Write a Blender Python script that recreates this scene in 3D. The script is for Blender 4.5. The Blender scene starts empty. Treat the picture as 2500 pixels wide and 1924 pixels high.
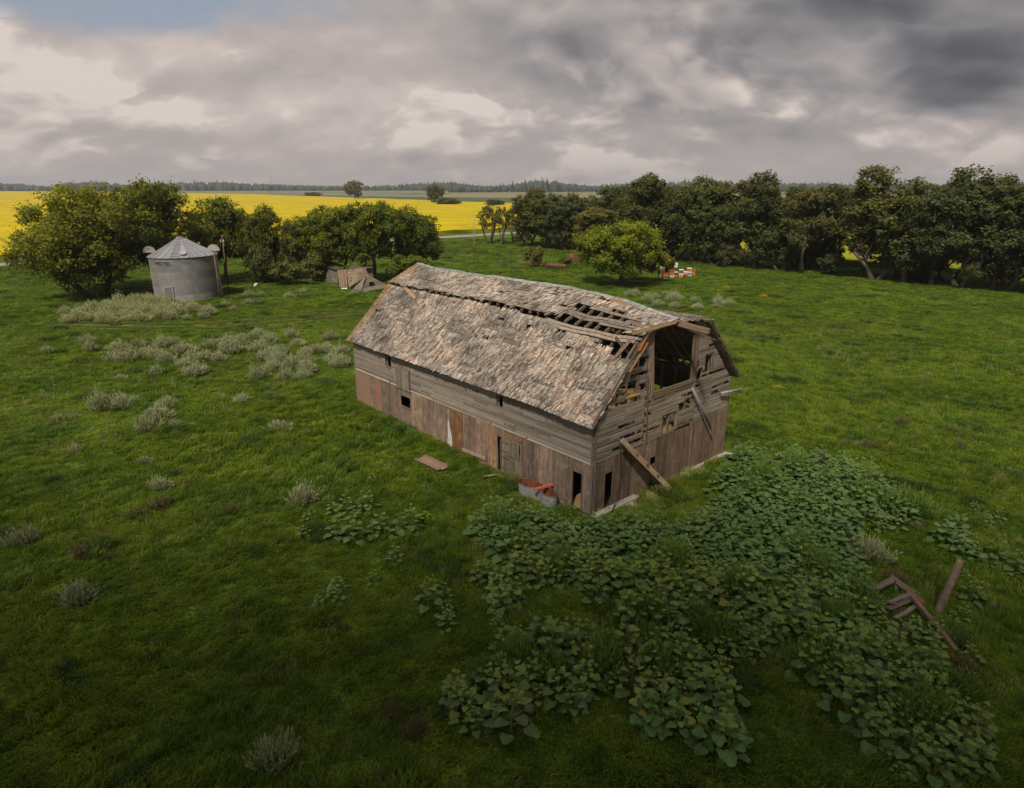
import bpy, math, random
import numpy as np
from mathutils import Vector, Matrix, Euler, Quaternion

R = math.radians
SC = bpy.context.scene
COL = SC.collection
rng = random.Random(7)
npr = np.random.RandomState(11)

# ------------------------------------------------------------------ camera
cam = bpy.data.cameras.new('camera')
camo = bpy.data.objects.new('camera', cam)
COL.objects.link(camo)
camo.location = (0, 0, 14.4)
camo.rotation_euler = (math.pi / 2 - 0.3042, 0, 0)
cam.sensor_width = 36.0
cam.lens = 1574.9 / 2500 * 36.0
cam.shift_y = -13 / 2500
cam.clip_start = 0.1
cam.clip_end = 20000
SC.camera = camo

SC.view_settings.view_transform = 'Standard'
SC.view_settings.look = 'None'
SC.view_settings.exposure = 0.0
SC.view_settings.gamma = 1.0
SC.cycles.use_denoising = True
SC.cycles.max_bounces = 6
SC.cycles.diffuse_bounces = 3
SC.cycles.transparent_max_bounces = 6

SUNV = Vector((-0.22, -0.62, 0.80)).normalized()
SUN_EL = math.asin(SUNV.z)
SUN_ROT = math.atan2(SUNV.x, SUNV.y)


class NT:
    """small helper round a node tree"""
    def __init__(s, tree):
        s.t = tree
        tree.nodes.clear()

    def n(s, typ, **kw):
        nd = s.t.nodes.new(typ)
        ins = kw.pop('ins', {})
        for k, v in kw.items():
            setattr(nd, k, v)
        for k, v in ins.items():
            s.put(nd.inputs[k], v)
        return nd

    def put(s, sock, v):
        if isinstance(v, bpy.types.NodeSocket):
            s.t.links.new(v, sock)
        elif isinstance(v, (tuple, list)) and len(v) == 3 and sock.type == 'RGBA':
            sock.default_value = (*v, 1)
        else:
            sock.default_value = v

    def m(s, op, a, b=0.0, c=0.0, clamp=False):
        nd = s.n('ShaderNodeMath', operation=op, use_clamp=clamp)
        s.put(nd.inputs[0], a)
        s.put(nd.inputs[1], b)
        s.put(nd.inputs[2], c)
        return nd.outputs[0]

    def vm(s, op, a, b=(0, 0, 0), scale=None):
        nd = s.n('ShaderNodeVectorMath', operation=op)
        s.put(nd.inputs[0], a)
        if scale is not None:
            s.put(nd.inputs['Scale'], scale)
        else:
            s.put(nd.inputs[1], b)
        return nd.outputs[0]

    def noise(s, vec, scale, detail=4.0, rough=0.55, dist=0.0, col=False):
        nd = s.n('ShaderNodeTexNoise', ins={'Scale': scale, 'Detail': detail, 'Roughness': rough, 'Distortion': dist})
        if vec is not None:
            s.put(nd.inputs['Vector'], vec)
        return nd.outputs['Color' if col else 'Fac']

    def ss(s, x, lo, hi, a=0.0, b=1.0):
        nd = s.n('ShaderNodeMapRange', interpolation_type='SMOOTHSTEP', clamp=True)
        for k, v in zip(('Value', 'From Min', 'From Max', 'To Min', 'To Max'), (x, lo, hi, a, b)):
            s.put(nd.inputs[k], v)
        return nd.outputs[0]

    def mix(s, f, a, b, mode='MIX'):
        nd = s.n('ShaderNodeMix', data_type='RGBA', blend_type=mode)
        s.put(nd.inputs[0], f)
        s.put(nd.inputs[6], a)
        s.put(nd.inputs[7], b)
        return nd.outputs[2]

    def ramp(s, x, stops):
        nd = s.n('ShaderNodeValToRGB')
        e = nd.color_ramp.elements
        while len(e) < len(stops):
            e.new(0.5)
        for el, (p, c) in zip(e, stops):
            el.position = p
            el.color = (*c, 1)
        s.put(nd.inputs[0], x)
        return nd.outputs[0]


# ------------------------------------------------------------------ world: clear sky seen through broken cloud
world = bpy.data.worlds.new('World')
SC.world = world
world.use_nodes = True
w = NT(world.node_tree)
sky = w.n('ShaderNodeTexSky', sky_type='NISHITA', sun_disc=False)
sky.sun_elevation = SUN_EL
sky.sun_rotation = SUN_ROT
sky.air_density = 1.2
sky.dust_density = 2.5
tc = w.n('ShaderNodeTexCoord')
sep = w.n('ShaderNodeSeparateXYZ', ins={0: tc.outputs['Generated']})
dx, dy, dz = sep.outputs
dzc = w.m('MAXIMUM', dz, 0.0)
inv = w.m('DIVIDE', 1.0, w.m('ADD', dzc, 0.46))
inv = w.m('MULTIPLY', inv, 1.25)
comb = w.n('ShaderNodeCombineXYZ', ins={0: w.m('MULTIPLY', dx, inv), 1: w.m('MULTIPLY', w.m('MULTIPLY', dy, inv), 1.15), 2: 0.0})
OFF = (52.8, 31.0, 0.0)
P = w.vm('ADD', comb.outputs[0], OFF)
warp = w.vm('SCALE', w.vm('SUBTRACT', w.noise(P, 1.3, 4.0, col=True), (0.5, 0.5, 0.5)), scale=0.34)
Pw = w.vm('ADD', P, warp)
Pu = w.vm('ADD', w.vm('ADD', w.vm('SCALE', comb.outputs[0], scale=0.955), OFF), warp)


def dens(vec, det):
    """cloud depth: broad masses plus billowing puffs"""
    puff = w.m('ABSOLUTE', w.m('SUBTRACT', w.noise(vec, 3.1, det - 3.0, 0.52), 0.5))
    return w.m('ADD', w.m('MULTIPLY', w.noise(vec, 1.12, det, 0.50), 0.88), w.m('MULTIPLY', puff, 0.34))


n_here = dens(Pw, 9.0)
n_up = dens(Pu, 5.0)
n_big = w.noise(P, 0.75, 2.0, 0.5)
n_str = w.noise(w.vm('MULTIPLY', P, (0.7, 2.4, 1.0)), 1.0, 5.0, 0.5)
# storm side: thicker cloud to the right of the view, as the photograph's weather front
front = w.m('ADD', w.m('MULTIPLY', dx, 1.0), w.m('MULTIPLY', w.m('SUBTRACT', n_big, 0.5), 1.2))
front = w.ss(front, -0.30, 0.28)
storm = w.m('MULTIPLY', front, w.ss(dz, 0.0, 0.18, 0.22, 1.0))
lit = w.m('SUBTRACT', n_here, n_up)
# far deck: pale cream stratus, greyer under the storm
deck = w.m('SUBTRACT', w.m('ADD', 0.77, w.m('MULTIPLY', w.m('SUBTRACT', n_str, 0.5), 0.60)), w.m('MULTIPLY', storm, 0.30))
deck = w.m('ADD', deck, w.m('MULTIPLY', lit, 1.5))
# near cumulus: crisp heads, soft dark flat bases
mask = w.ss(w.m('ADD', n_here, w.m('MULTIPLY', storm, 0.10)), 0.450, 0.530)
thick = w.ss(w.m('ADD', n_here, w.m('MULTIPLY', storm, 0.10)), 0.48, 0.74)
head = w.m('ADD', 0.92, w.m('MULTIPLY', lit, 4.2))
head = w.m('SUBTRACT', head, w.m('MULTIPLY', thick, w.m('ADD', 0.22, w.m('MULTIPLY', storm, 0.70))))
head = w.m('SUBTRACT', head, w.m('MULTIPLY', storm, 0.26))
base = w.m('ADD', w.m('MULTIPLY', deck, w.m('SUBTRACT', 1.0, mask)), w.m('MULTIPLY', head, mask))
ccol = w.ramp(base, [(0.0, (0.92, 0.95, 1.06)), (0.22, (1.40, 1.39, 1.50)), (0.5, (2.70, 2.50, 2.50)),
                     (0.78, (4.15, 3.62, 3.42)), (1.0, (6.0, 5.25, 4.75))])
cover = w.m('ADD', n_here, w.m('MULTIPLY', dx, 0.62))
cover = w.m('ADD', cover, w.ss(dz, 0.24, 0.10, 0.12, 0.55))
cover = w.ss(cover, 0.32, 0.48, 0.1, 1.0)
skyc = w.mix(0.6, sky.outputs[0], (2.5, 2.7, 3.3))
wcol = w.mix(cover, skyc, ccol)
# thin horizon murk
wcol = w.mix(w.ss(dz, 0.08, 0.0, 0.0, 0.60), wcol, (3.6, 3.15, 3.0))
bg = w.n('ShaderNodeBackground', ins={'Color': wcol, 'Strength': 0.116})
out = w.n('ShaderNodeOutputWorld', ins={0: bg.outputs[0]})

# ------------------------------------------------------------------ sun
sun = bpy.data.lights.new('sun', 'SUN')
sun.energy = 4.3
sun.angle = R(5.0)
sun.color = (1.0, 0.93, 0.82)
suno = bpy.data.objects.new('sun', sun)
COL.objects.link(suno)
suno.rotation_euler = SUNV.to_track_quat('Z', 'Y').to_euler()


# ------------------------------------------------------------------ object helpers
def tag(o, label=None, cat=None, group=None, kind=None):
    if label: o['label'] = label
    if cat: o['category'] = cat
    if group: o['group'] = group
    if kind: o['kind'] = kind
    return o


def link(o, parent=None):
    COL.objects.link(o)
    if parent is not None:
        o.parent = parent
    return o


def empty(name, loc=(0, 0, 0), rot=(0, 0, 0)):
    o = bpy.data.objects.new(name, None)
    o.location = loc
    o.rotation_euler = rot
    o.empty_display_size = 0.2
    return link(o)


def obj(name, me, mat=None, parent=None, M=None, color=None):
    if mat is not None and not me.materials:
        me.materials.append(mat)
    o = bpy.data.objects.new(name, me)
    link(o, parent)
    if M is not None:
        o.matrix_basis = M
    if color is not None:
        o.color = (*color, 1)
    return o


def copy_tree(o, parent=None):
    c = o.copy()
    COL.objects.link(c)
    c.parent = parent
    for ch in o.children:
        copy_tree(ch, c)
    return c


def mesh(name, V, F, smooth=False, tint=None, mats=None, midx=None):
    me = bpy.data.meshes.new(name)
    V = np.asarray(V, dtype=np.float32).reshape(-1, 3)
    if isinstance(F, np.ndarray):
        nf, k = F.shape
        me.vertices.add(len(V))
        me.vertices.foreach_set('co', V.ravel())
        me.loops.add(nf * k)
        me.polygons.add(nf)
        me.loops.foreach_set('vertex_index', F.astype(np.int32).ravel())
        me.polygons.foreach_set('loop_start', np.arange(0, nf * k, k, dtype=np.int32))
        me.polygons.foreach_set('loop_total', np.full(nf, k, dtype=np.int32))
        me.update(calc_edges=True)
    else:
        me.from_pydata([tuple(map(float, v)) for v in V], [], F)
        nf = len(F)
    if smooth:
        me.polygons.foreach_set('use_smooth', np.ones(nf, dtype=bool))
    if tint is not None:
        a = me.attributes.new('tint', 'FLOAT_COLOR', 'FACE')
        t = np.asarray(tint, dtype=np.float32)
        if t.shape[1] == 3:
            t = np.concatenate([t, np.ones((len(t), 1), np.float32)], 1)
        a.data.foreach_set('color', t.ravel())
    if mats:
        for m_ in mats:
            me.materials.append(m_)
        if midx is not None:
            me.polygons.foreach_set('material_index', np.asarray(midx, dtype=np.int32))
    return me


class MB:
    """collects boxes, tubes and sheets; build() gives one mesh"""
    def __init__(s):
        s.v = []
        s.f = []
        s.c = []

    def add(s, V, F, c=(1, 1, 1)):
        o = len(s.v)
        s.v += [tuple(v) for v in V]
        for f in F:
            s.f.append([i + o for i in f])
            s.c.append(c)
        return s

    def box(s, x0, x1, y0, y1, z0, z1, c=(1, 1, 1), M=None):
        V = [(x, y, z) for z in (z0, z1) for y in (y0, y1) for x in (x0, x1)]
        if M is not None:
            V = [tuple(M @ Vector(v)) for v in V]
        return s.add(V, [(0, 2, 3, 1), (4, 5, 7, 6), (0, 1, 5, 4), (2, 6, 7, 3), (0, 4, 6, 2), (1, 3, 7, 5)], c)

    def tube(s, pts, rad, n=6, c=(1, 1, 1), cap=True):
        pts = [Vector(p) for p in pts]
        if not hasattr(rad, '__len__'):
            rad = [rad] * len(pts)
        V = []
        ref = Vector((0.13, 0.27, 0.95)).normalized()
        for i, p in enumerate(pts):
            d = (pts[min(i + 1, len(pts) - 1)] - pts[max(i - 1, 0)])
            d = d.normalized() if d.length > 1e-9 else Vector((0, 0, 1))
            a = d.cross(ref)
            if a.length < 0.15:
                a = d.cross(Vector((1, 0, 0)))
            a.normalize()
            b = d.cross(a)
            for k in range(n):
                t = 2 * math.pi * k / n
                V.append(p + (a * math.cos(t) + b * math.sin(t)) * rad[i])
        F = []
        for i in range(len(pts) - 1):
            for k in range(n):
                k2 = (k + 1) % n
                F.append((i * n + k, i * n + k2, (i + 1) * n + k2, (i + 1) * n + k))
        if cap:
            F.append(tuple(range(n - 1, -1, -1)))
            F.append(tuple((len(pts) - 1) * n + k for k in range(n)))
        return s.add(V, F, c)

    def build(s, name, smooth=False, tint=False):
        return mesh(name, np.array(s.v), s.f, smooth, np.array(s.c) if tint else None)


def axes(X, Y, Z, loc, scale=(1, 1, 1)):
    M = Matrix.Identity(4)
    for i, a in enumerate((X, Y, Z)):
        a = Vector(a).normalized() * scale[i]
        M[0][i], M[1][i], M[2][i] = a
    M[0][3], M[1][3], M[2][3] = loc
    return M


def beam_matrix(p0, p1, wid, thk, upv=(0, 0, 1)):
    """unit board 0..1 cubed -> from p0 to p1, centred on the line"""
    p0, p1 = Vector(p0), Vector(p1)
    X = p1 - p0
    L = X.length
    X.normalize()
    Y = Vector(upv) - X * X.dot(Vector(upv))
    if Y.length < 1e-4:
        Y = Vector((0, 1, 0)) - X * X.y
    Y.normalize()
    Z = X.cross(Y)
    return axes(X, Y, Z, p0 - Y * wid / 2 - Z * thk / 2, (L, wid, thk))


# ------------------------------------------------------------------ materials
def new_mat(name):
    m_ = bpy.data.materials.new(name)
    m_.use_nodes = True
    return m_, NT(m_.node_tree)


def finish(t, color, rough=0.85, bump=None, bump_s=0.3, metal=0.0, spec=0.3, trans=None):
    b = t.n('ShaderNodeBsdfPrincipled', ins={'Base Color': color, 'Roughness': rough, 'Metallic': metal})
    b.inputs['Specular IOR Level'].default_value = spec
    if bump is not None:
        bp = t.n('ShaderNodeBump', ins={'Strength': bump_s, 'Height': bump})
        bp.inputs['Distance'].default_value = 0.03
        t.put(b.inputs['Normal'], bp.outputs[0])
    sh = b.outputs[0]
    if trans is not None:
        tr = t.n('ShaderNodeBsdfTranslucent', ins={'Color': trans[0]})
        mx = t.n('ShaderNodeMixShader', ins={0: trans[1], 1: sh, 2: tr.outputs[0]})
        sh = mx.outputs[0]
    t.n('ShaderNodeOutputMaterial', ins={0: sh})


def wood_mat(name, dark, mid, light, blotch=0.25, stain=0.5, obj_scale=(2.2, 9.0, 1.0)):
    """weathered timber; grain runs along the unit board's x; obj.color tints single boards"""
    m_, t = new_mat(name)
    tcn = t.n('ShaderNodeTexCoord')
    oi = t.n('ShaderNodeObjectInfo')
    off = t.vm('SCALE', (17.3, 9.1, 5.7), scale=oi.outputs['Random'])
    v = t.vm('ADD', t.vm('MULTIPLY', tcn.outputs['Object'], obj_scale), off)
    g1 = t.noise(v, 2.4, 6.0, 0.65, 0.4)
    g2 = t.noise(t.vm('MULTIPLY', v, (0.35, 0.5, 0.5)), 1.6, 3.0, 0.6)
    fine = t.noise(t.vm('MULTIPLY', v, (1.0, 4.0, 1.0)), 6.0, 3.0, 0.7)
    f = t.m('ADD', t.m('MULTIPLY', g1, 0.6), t.m('MULTIPLY', fine, 0.4))
    c = t.ramp(f, [(0.25, dark), (0.5, mid), (0.72, light)])
    c = t.mix(t.ss(g2, 0.35, 0.7, 0.0, stain), c, dark)
    bl = t.noise(t.vm('ADD', t.vm('MULTIPLY', tcn.outputs['Object'], (2.6, 1.3, 1.0)), off), 1.9, 6.0, 0.7, 0.5)
    c = t.mix(t.ss(bl, 0.50, 0.68, 0.0, blotch), c, light)
    c = t.mix(t.ss(bl, 0.46, 0.28, 0.0, blotch * 1.3), c, dark)
    vary = t.m('ADD', 0.72, t.m('MULTIPLY', oi.outputs['Random'], 0.56))
    c = t.mix(1.0, c, t.n('ShaderNodeCombineXYZ', ins={0: vary, 1: vary, 2: vary}).outputs[0], 'MULTIPLY')
    c = t.mix(1.0, c, oi.outputs['Color'], 'MULTIPLY')
    finish(t, c, 0.9, f, 0.5, spec=0.2)
    return m_


M_wood = wood_mat('weathered_boards', (0.11, 0.088, 0.07), (0.25, 0.205, 0.165), (0.42, 0.355, 0.295), 0.35, 0.62)
M_ply = wood_mat('weathered_plywood', (0.085, 0.063, 0.047), (0.212, 0.158, 0.114), (0.36, 0.298, 0.225), blotch=0.5, stain=0.75, obj_scale=(1.2, 7.0, 1.0))
M_beam = wood_mat('old_timber', (0.085, 0.066, 0.05), (0.20, 0.155, 0.115), (0.34, 0.275, 0.21), obj_scale=(3.0, 3.0, 2.0))


def peel_mat(name, paint, wood, amount):
    m_, t = new_mat(name)
    tcn = t.n('ShaderNodeTexCoord')
    oi = t.n('ShaderNodeObjectInfo')
    off = t.vm('SCALE', (7.3, 3.1, 5.7), scale=oi.outputs['Random'])
    v = t.vm('ADD', t.vm('MULTIPLY', tcn.outputs['Object'], (2.0, 5.0, 1.0)), off)
    n1 = t.noise(v, 3.0, 9.0, 0.75, 0.9)
    n2 = t.noise(t.vm('MULTIPLY', v, (1.0, 3.0, 1.0)), 5.0, 4.0, 0.7)
    c = t.mix(t.ss(n1, amount - 0.08, amount + 0.08), wood, paint)
    c = t.mix(t.ss(n2, 0.4, 0.7, 0.0, 0.5), c, (0.10, 0.07, 0.05))
    finish(t, c, 0.85, n2, 0.4, spec=0.2)
    return m_


M_redpeel = peel_mat('peeling_red_paint', (0.31, 0.085, 0.048), (0.24, 0.185, 0.145), 0.50)
M_rustpeel = peel_mat('rusty_orange_patch', (0.33, 0.13, 0.055), (0.215, 0.17, 0.128), 0.515)


def attr_mat(name, rough=0.85, noise_scale=6.0, amt=0.35, spec=0.2, metal=0.0, trans=None):
    """colour from the per-face 'tint' attribute with grain noise"""
    m_, t = new_mat(name)
    a = t.n('ShaderNodeAttribute', attribute_name='tint')
    geo = t.n('ShaderNodeNewGeometry')
    n = t.noise(geo.outputs['Position'], noise_scale, 5.0, 0.65)
    k = t.m('ADD', 1.0 - amt, t.m('MULTIPLY', n, 2 * amt))
    c = t.mix(1.0, a.outputs['Color'], t.n('ShaderNodeCombineXYZ', ins={0: k, 1: k, 2: k}).outputs[0], 'MULTIPLY')
    finish(t, c, rough, n, 0.3, spec=spec, metal=metal)
    return m_


M_tint = attr_mat('painted_and_worn')
M_shingle = attr_mat('split_cedar_shingles', 0.9, 22.0, 0.42)


def plain_mat(name, c1, c2, scale=3.0, rough=0.8, metal=0.0, spec=0.3, use_obj=True, stretch=(1, 1, 1)):
    m_, t = new_mat(name)
    tcn = t.n('ShaderNodeTexCoord')
    n = t.noise(t.vm('MULTIPLY', tcn.outputs['Object'], stretch), scale, 6.0, 0.65)
    c = t.mix(t.ss(n, 0.35, 0.65), c1, c2)
    oi = t.n('ShaderNodeObjectInfo')
    vary = t.m('ADD', 0.85, t.m('MULTIPLY', oi.outputs['Random'], 0.3))
    c = t.mix(1.0, c, t.n('ShaderNodeCombineXYZ', ins={0: vary, 1: vary, 2: vary}).outputs[0], 'MULTIPLY')
    if use_obj:
        c = t.mix(1.0, c, oi.outputs['Color'], 'MULTIPLY')
    finish(t, c, rough, n, 0.25, metal=metal, spec=spec)
    return m_


M_galv = plain_mat('galvanised_steel', (0.24, 0.233, 0.222), (0.29, 0.281, 0.268), 1.2, 0.55, 0.25, 0.35)
M_roofsteel = plain_mat('bin_roof_steel', (0.24, 0.235, 0.25), (0.30, 0.295, 0.305), 1.0, 0.6, 0.25, 0.35)
M_rust = plain_mat('rusted_iron', (0.10, 0.04, 0.022), (0.19, 0.085, 0.045), 5.0, 0.85)
M_concrete = plain_mat('old_concrete', (0.30, 0.26, 0.205), (0.43, 0.38, 0.30), 2.5, 0.9)
M_cloth = plain_mat('white_cloth', (0.40, 0.37, 0.33), (0.54, 0.51, 0.47), 4.0, 0.95)
M_bark = plain_mat('bark', (0.05, 0.038, 0.028), (0.125, 0.095, 0.07), 3.0, 0.95, stretch=(3, 3, 0.6))
M_hay = plain_mat('old_hay', (0.20, 0.13, 0.06), (0.36, 0.25, 0.12), 9.0, 0.95)
M_dark = plain_mat('dark_floor', (0.05, 0.038, 0.028), (0.10, 0.075, 0.055), 2.0, 0.95)
M_cap = plain_mat('verdigris_ridge_metal', (0.17, 0.18, 0.155), (0.30, 0.305, 0.27), 2.2, 0.8)
M_hose = plain_mat('black_hose', (0.03, 0.028, 0.025), (0.06, 0.055, 0.05), 3.0, 0.6)
M_white = plain_mat('white_paint', (0.7, 0.7, 0.68), (0.8, 0.8, 0.78), 2.0, 0.6)
M_pipe = plain_mat('grey_pipe', (0.23, 0.25, 0.25), (0.33, 0.35, 0.345), 3.0, 0.6, 0.3)
M_gravel = plain_mat('gravel_road', (0.26, 0.24, 0.20), (0.36, 0.335, 0.29), 3.0, 0.95)


def leaf_mat(name, c_lo, c_hi, trans=0.35, rough=0.6, posn=0.0, spec=0.25):
    """foliage: per-leaf tint attribute (grey) picks between two greens, object random shifts whole plants"""
    m_, t = new_mat(name)
    a = t.n('ShaderNodeAttribute', attribute_name='tint')
    oi = t.n('ShaderNodeObjectInfo')
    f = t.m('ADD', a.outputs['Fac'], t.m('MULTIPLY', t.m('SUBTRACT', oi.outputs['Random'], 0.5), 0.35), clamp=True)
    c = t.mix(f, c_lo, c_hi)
    c = t.mix(1.0, c, oi.outputs['Color'], 'MULTIPLY')
    c2 = t.mix(1.0, c, (1.25, 1.2, 0.6), 'MULTIPLY')
    finish(t, c, rough, spec=spec, trans=(c2, trans))
    return m_


M_leaf = leaf_mat('tree_leaves', (0.062, 0.080, 0.010), (0.275, 0.295, 0.022), 0.48)
M_leafdark = leaf_mat('dark_tree_leaves', (0.048, 0.060, 0.017), (0.165, 0.175, 0.044), 0.42)
M_weed = leaf_mat('broad_weed_leaves', (0.056, 0.116, 0.030), (0.148, 0.218, 0.062), 0.22, 0.55)
M_bright = leaf_mat('bright_rhubarb_leaves', (0.10, 0.20, 0.012), (0.17, 0.27, 0.02), 0.3)
M_sage = leaf_mat('wormwood_leaves', (0.17, 0.195, 0.08), (0.43, 0.44, 0.26), 0.2, 0.8)
M_dry = leaf_mat('dry_seed_heads', (0.075, 0.070, 0.025), (0.19, 0.145, 0.08), 0.2, 0.8)
M_gold = leaf_mat('yellow_flower_heads', (0.30, 0.24, 0.01), (0.5, 0.4, 0.02), 0.2, 0.8)


def pasture_color(t, per_inst=None):
    """meadow greens from the world position, shared by the soil sheet and the blades"""
    geo = t.n('ShaderNodeNewGeometry')
    p = geo.outputs['Position']
    p = t.vm('MULTIPLY', p, (1, 1, 0))
    a = t.noise(p, 0.045, 3.0, 0.5)
    b = t.noise(p, 0.22, 4.0, 0.6, 0.6)
    c_ = t.noise(p, 1.1, 4.0, 0.65)
    bright = (0.178, 0.246, 0.017)
    mid = (0.115, 0.190, 0.017)
    dark = (0.070, 0.124, 0.018)
    olive = (0.10, 0.095, 0.018)
    c = t.mix(t.ss(b, 0.40, 0.62), bright, mid)
    c = t.mix(t.ss(c_, 0.52, 0.72, 0.0, 0.7), c, dark)
    c = t.mix(t.ss(a, 0.55, 0.75, 0.0, 0.55), c, olive)
    return c, p


def grass_mats():
    m1, t = new_mat('meadow_soil_and_sward')
    c, p = pasture_color(t)
    n = t.noise(p, 7.0, 5.0, 0.7)
    c = t.mix(t.ss(n, 0.30, 0.62, 0.0, 0.85), c, (0.020, 0.032, 0.006))
    # arable brown-green far away is covered by separate sheets
    finish(t, c, 0.95, n, 0.6, spec=0.1)
    m2, t = new_mat('grass_blades')
    c, p = pasture_color(t)
    oi = t.n('ShaderNodeObjectInfo')
    a = t.n('ShaderNodeAttribute', attribute_name='tint')
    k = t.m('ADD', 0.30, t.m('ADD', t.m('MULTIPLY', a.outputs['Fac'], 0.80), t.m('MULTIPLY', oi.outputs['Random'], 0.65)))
    hue = t.noise(oi.outputs['Location'], 0.9, 2.0, 0.6)
    c = t.mix(t.ss(hue, 0.50, 0.72, 0.0, 0.55), c, (0.155, 0.165, 0.030))
    c = t.mix(t.ss(hue, 0.48, 0.30, 0.0, 0.40), c, (0.046, 0.092, 0.020))
    c = t.mix(1.0, c, t.n('ShaderNodeCombineXYZ', ins={0: k, 1: k, 2: k}).outputs[0], 'MULTIPLY')
    finish(t, c, 0.7, spec=0.15, trans=(c, 0.45))
    m3, t = new_mat('dark_tussock_blades')
    oi = t.n('ShaderNodeObjectInfo')
    a = t.n('ShaderNodeAttribute', attribute_name='tint')
    c = t.mix(t.m('ADD', t.m('MULTIPLY', a.outputs['Fac'], 0.6), t.m('MULTIPLY', oi.outputs['Random'], 0.4)), (0.034, 0.066, 0.012), (0.082, 0.128, 0.026))
    finish(t, c, 0.7, spec=0.15, trans=(c, 0.3))
    return m1, m2, m3


M_ground, M_blade, M_tussock = grass_mats()


def field_mat(name, c1, c2, scale, streak=(1, 1, 1), bump=0.4, tram=False):
    m_, t = new_mat(name)
    geo = t.n('ShaderNodeNewGeometry')
    p = t.vm('MULTIPLY', geo.outputs['Position'], streak)
    n = t.noise(p, scale, 6.0, 0.65)
    n2 = t.noise(p, scale * 0.06, 3.0, 0.5)
    f = t.m('ADD', t.m('MULTIPLY', n, 0.6), t.m('MULTIPLY', n2, 0.4))
    c = t.mix(t.ss(f, 0.36, 0.62), c1, c2)
    if tram:      # sprayer wheelings across the field and thinner patches
        d = t.n('ShaderNodeVectorMath', operation='DOT_PRODUCT', ins={0: geo.outputs['Position'], 1: (0.746, 0.666, 0.0)}).outputs['Value']
        ph = t.m('ABSOLUTE', t.m('SUBTRACT', t.m('FRACT', t.m('MULTIPLY', d, 1 / 31.0)), 0.5))
        c = t.mix(t.ss(ph, 0.030, 0.012, 0.0, 0.55), c, (0.10, 0.12, 0.01))
        n3 = t.noise(geo.outputs['Position'], 0.012, 4.0, 0.6)
        c = t.mix(t.ss(n3, 0.45, 0.70, 0.0, 0.6), c, (0.36, 0.30, 0.004))
    finish(t, c, 0.9, n, bump, spec=0.1)
    return m_


M_canola = field_mat('canola_in_bloom', (0.33, 0.255, 0.003), (0.58, 0.42, 0.002), 0.8, tram=True)
M_canolastem = field_mat('canola_stems', (0.10, 0.14, 0.01), (0.26, 0.24, 0.01), 2.0)
M_fgreen = field_mat('far_green_crop', (0.055, 0.085, 0.03), (0.085, 0.115, 0.045), 0.05)
M_ftan = field_mat('far_stubble', (0.17, 0.145, 0.075), (0.25, 0.21, 0.115), 0.03, (0.3, 1, 1))
M_fpale = field_mat('far_hay_meadow', (0.14, 0.155, 0.06), (0.20, 0.20, 0.09), 0.03, (0.3, 1, 1))
M_trod = field_mat('trodden_grass', (0.034, 0.042, 0.012), (0.075, 0.072, 0.022), 1.5)
M_canola_dimmed = field_mat('canola_dimmed_in_colour', (0.16, 0.18, 0.012), (0.30, 0.27, 0.012), 0.6)  # greener, dimmer canola: the weaker light there is put into the colour
M_wood_far = leaf_mat('far_woodland_leaves', (0.026, 0.036, 0.026), (0.060, 0.072, 0.045), 0.1, 0.8)
mw, t_ = new_mat('pond_water')
finish(t_, (0.05, 0.06, 0.065), 0.08, spec=0.6)
M_water = mw

# ------------------------------------------------------------------ ground
ROAD_D = Vector((0.746, 0.666))      # road, barn gable and headlands share this direction
ROAD_N = Vector((-0.666, 0.746))
ROAD_P = Vector((-20.0, 195.7))


def hgt(x, y):
    x = np.asarray(x, float)
    y = np.asarray(y, float)
    near = np.clip((170 - np.hypot(x, y - 20)) / 80, 0, 1)
    b = np.clip((np.hypot(x - 7, y - 36) - 13) / 12, 0, 1)
    h = (0.16 * np.sin(x * 0.11 + 1.3) * np.sin(y * 0.13 + 0.4) * b
         + 0.055 * np.sin(x * 0.63 + y * 0.31) * np.sin(y * 0.71 - x * 0.22)
         + 0.035 * np.sin(x * 1.7 + 2 * np.sin(y * 0.6)) * np.sin(y * 1.9 + 1.5 * np.sin(x * 0.5)))
    return h * near


def gz(x, y):
    return float(hgt(x, y))


def spaced(lo, hi, c0, c1, fine, grow=1.12):
    a = list(np.arange(c0, c1 + 1e-6, fine))
    s_ = fine
    while a[-1] < hi:
        s_ *= grow
        a.append(min(hi, a[-1] + s_))
    s_ = fine
    b = [c0]
    while b[-1] > lo:
        s_ *= grow
        b.append(max(lo, b[-1] - s_))
    return np.array(b[:0:-1] + a)


xs = spaced(-5000, 5000, -62, 62, 0.6)
ys = spaced(-400, 6000, 8, 100, 0.6)
GX, GY = np.meshgrid(xs, ys)
GZ = hgt(GX, GY)
nx, ny = len(xs), len(ys)
ii = np.arange(nx * ny).reshape(ny, nx)
F = np.stack([ii[:-1, :-1], ii[:-1, 1:], ii[1:, 1:], ii[1:, :-1]], -1).reshape(-1, 4)
go = obj('ground', mesh('ground', np.stack([GX, GY, GZ], -1).reshape(-1, 3), F, True), M_ground)
tag(go, 'rough green pasture reaching out to the horizon', kind='structure')


def sheet(name, poly, z, mat, label, thick=None):
    V = [(p[0], p[1], z) for p in poly]
    n = len(V)
    fs = [tuple(range(n))]
    if thick:
        V += [(p[0], p[1], z - thick) for p in poly]
        fs += [(i, i + n, (i + 1) % n + n, (i + 1) % n) for i in range(n)]
    o = obj(name, mesh(name, V, fs), mat)
    return tag(o, label, kind='structure')


def rp(s_, q):
    """point from distance along the road and distance beyond it"""
    p = ROAD_P + ROAD_D * s_ + ROAD_N * q
    return (p.x, p.y)


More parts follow.
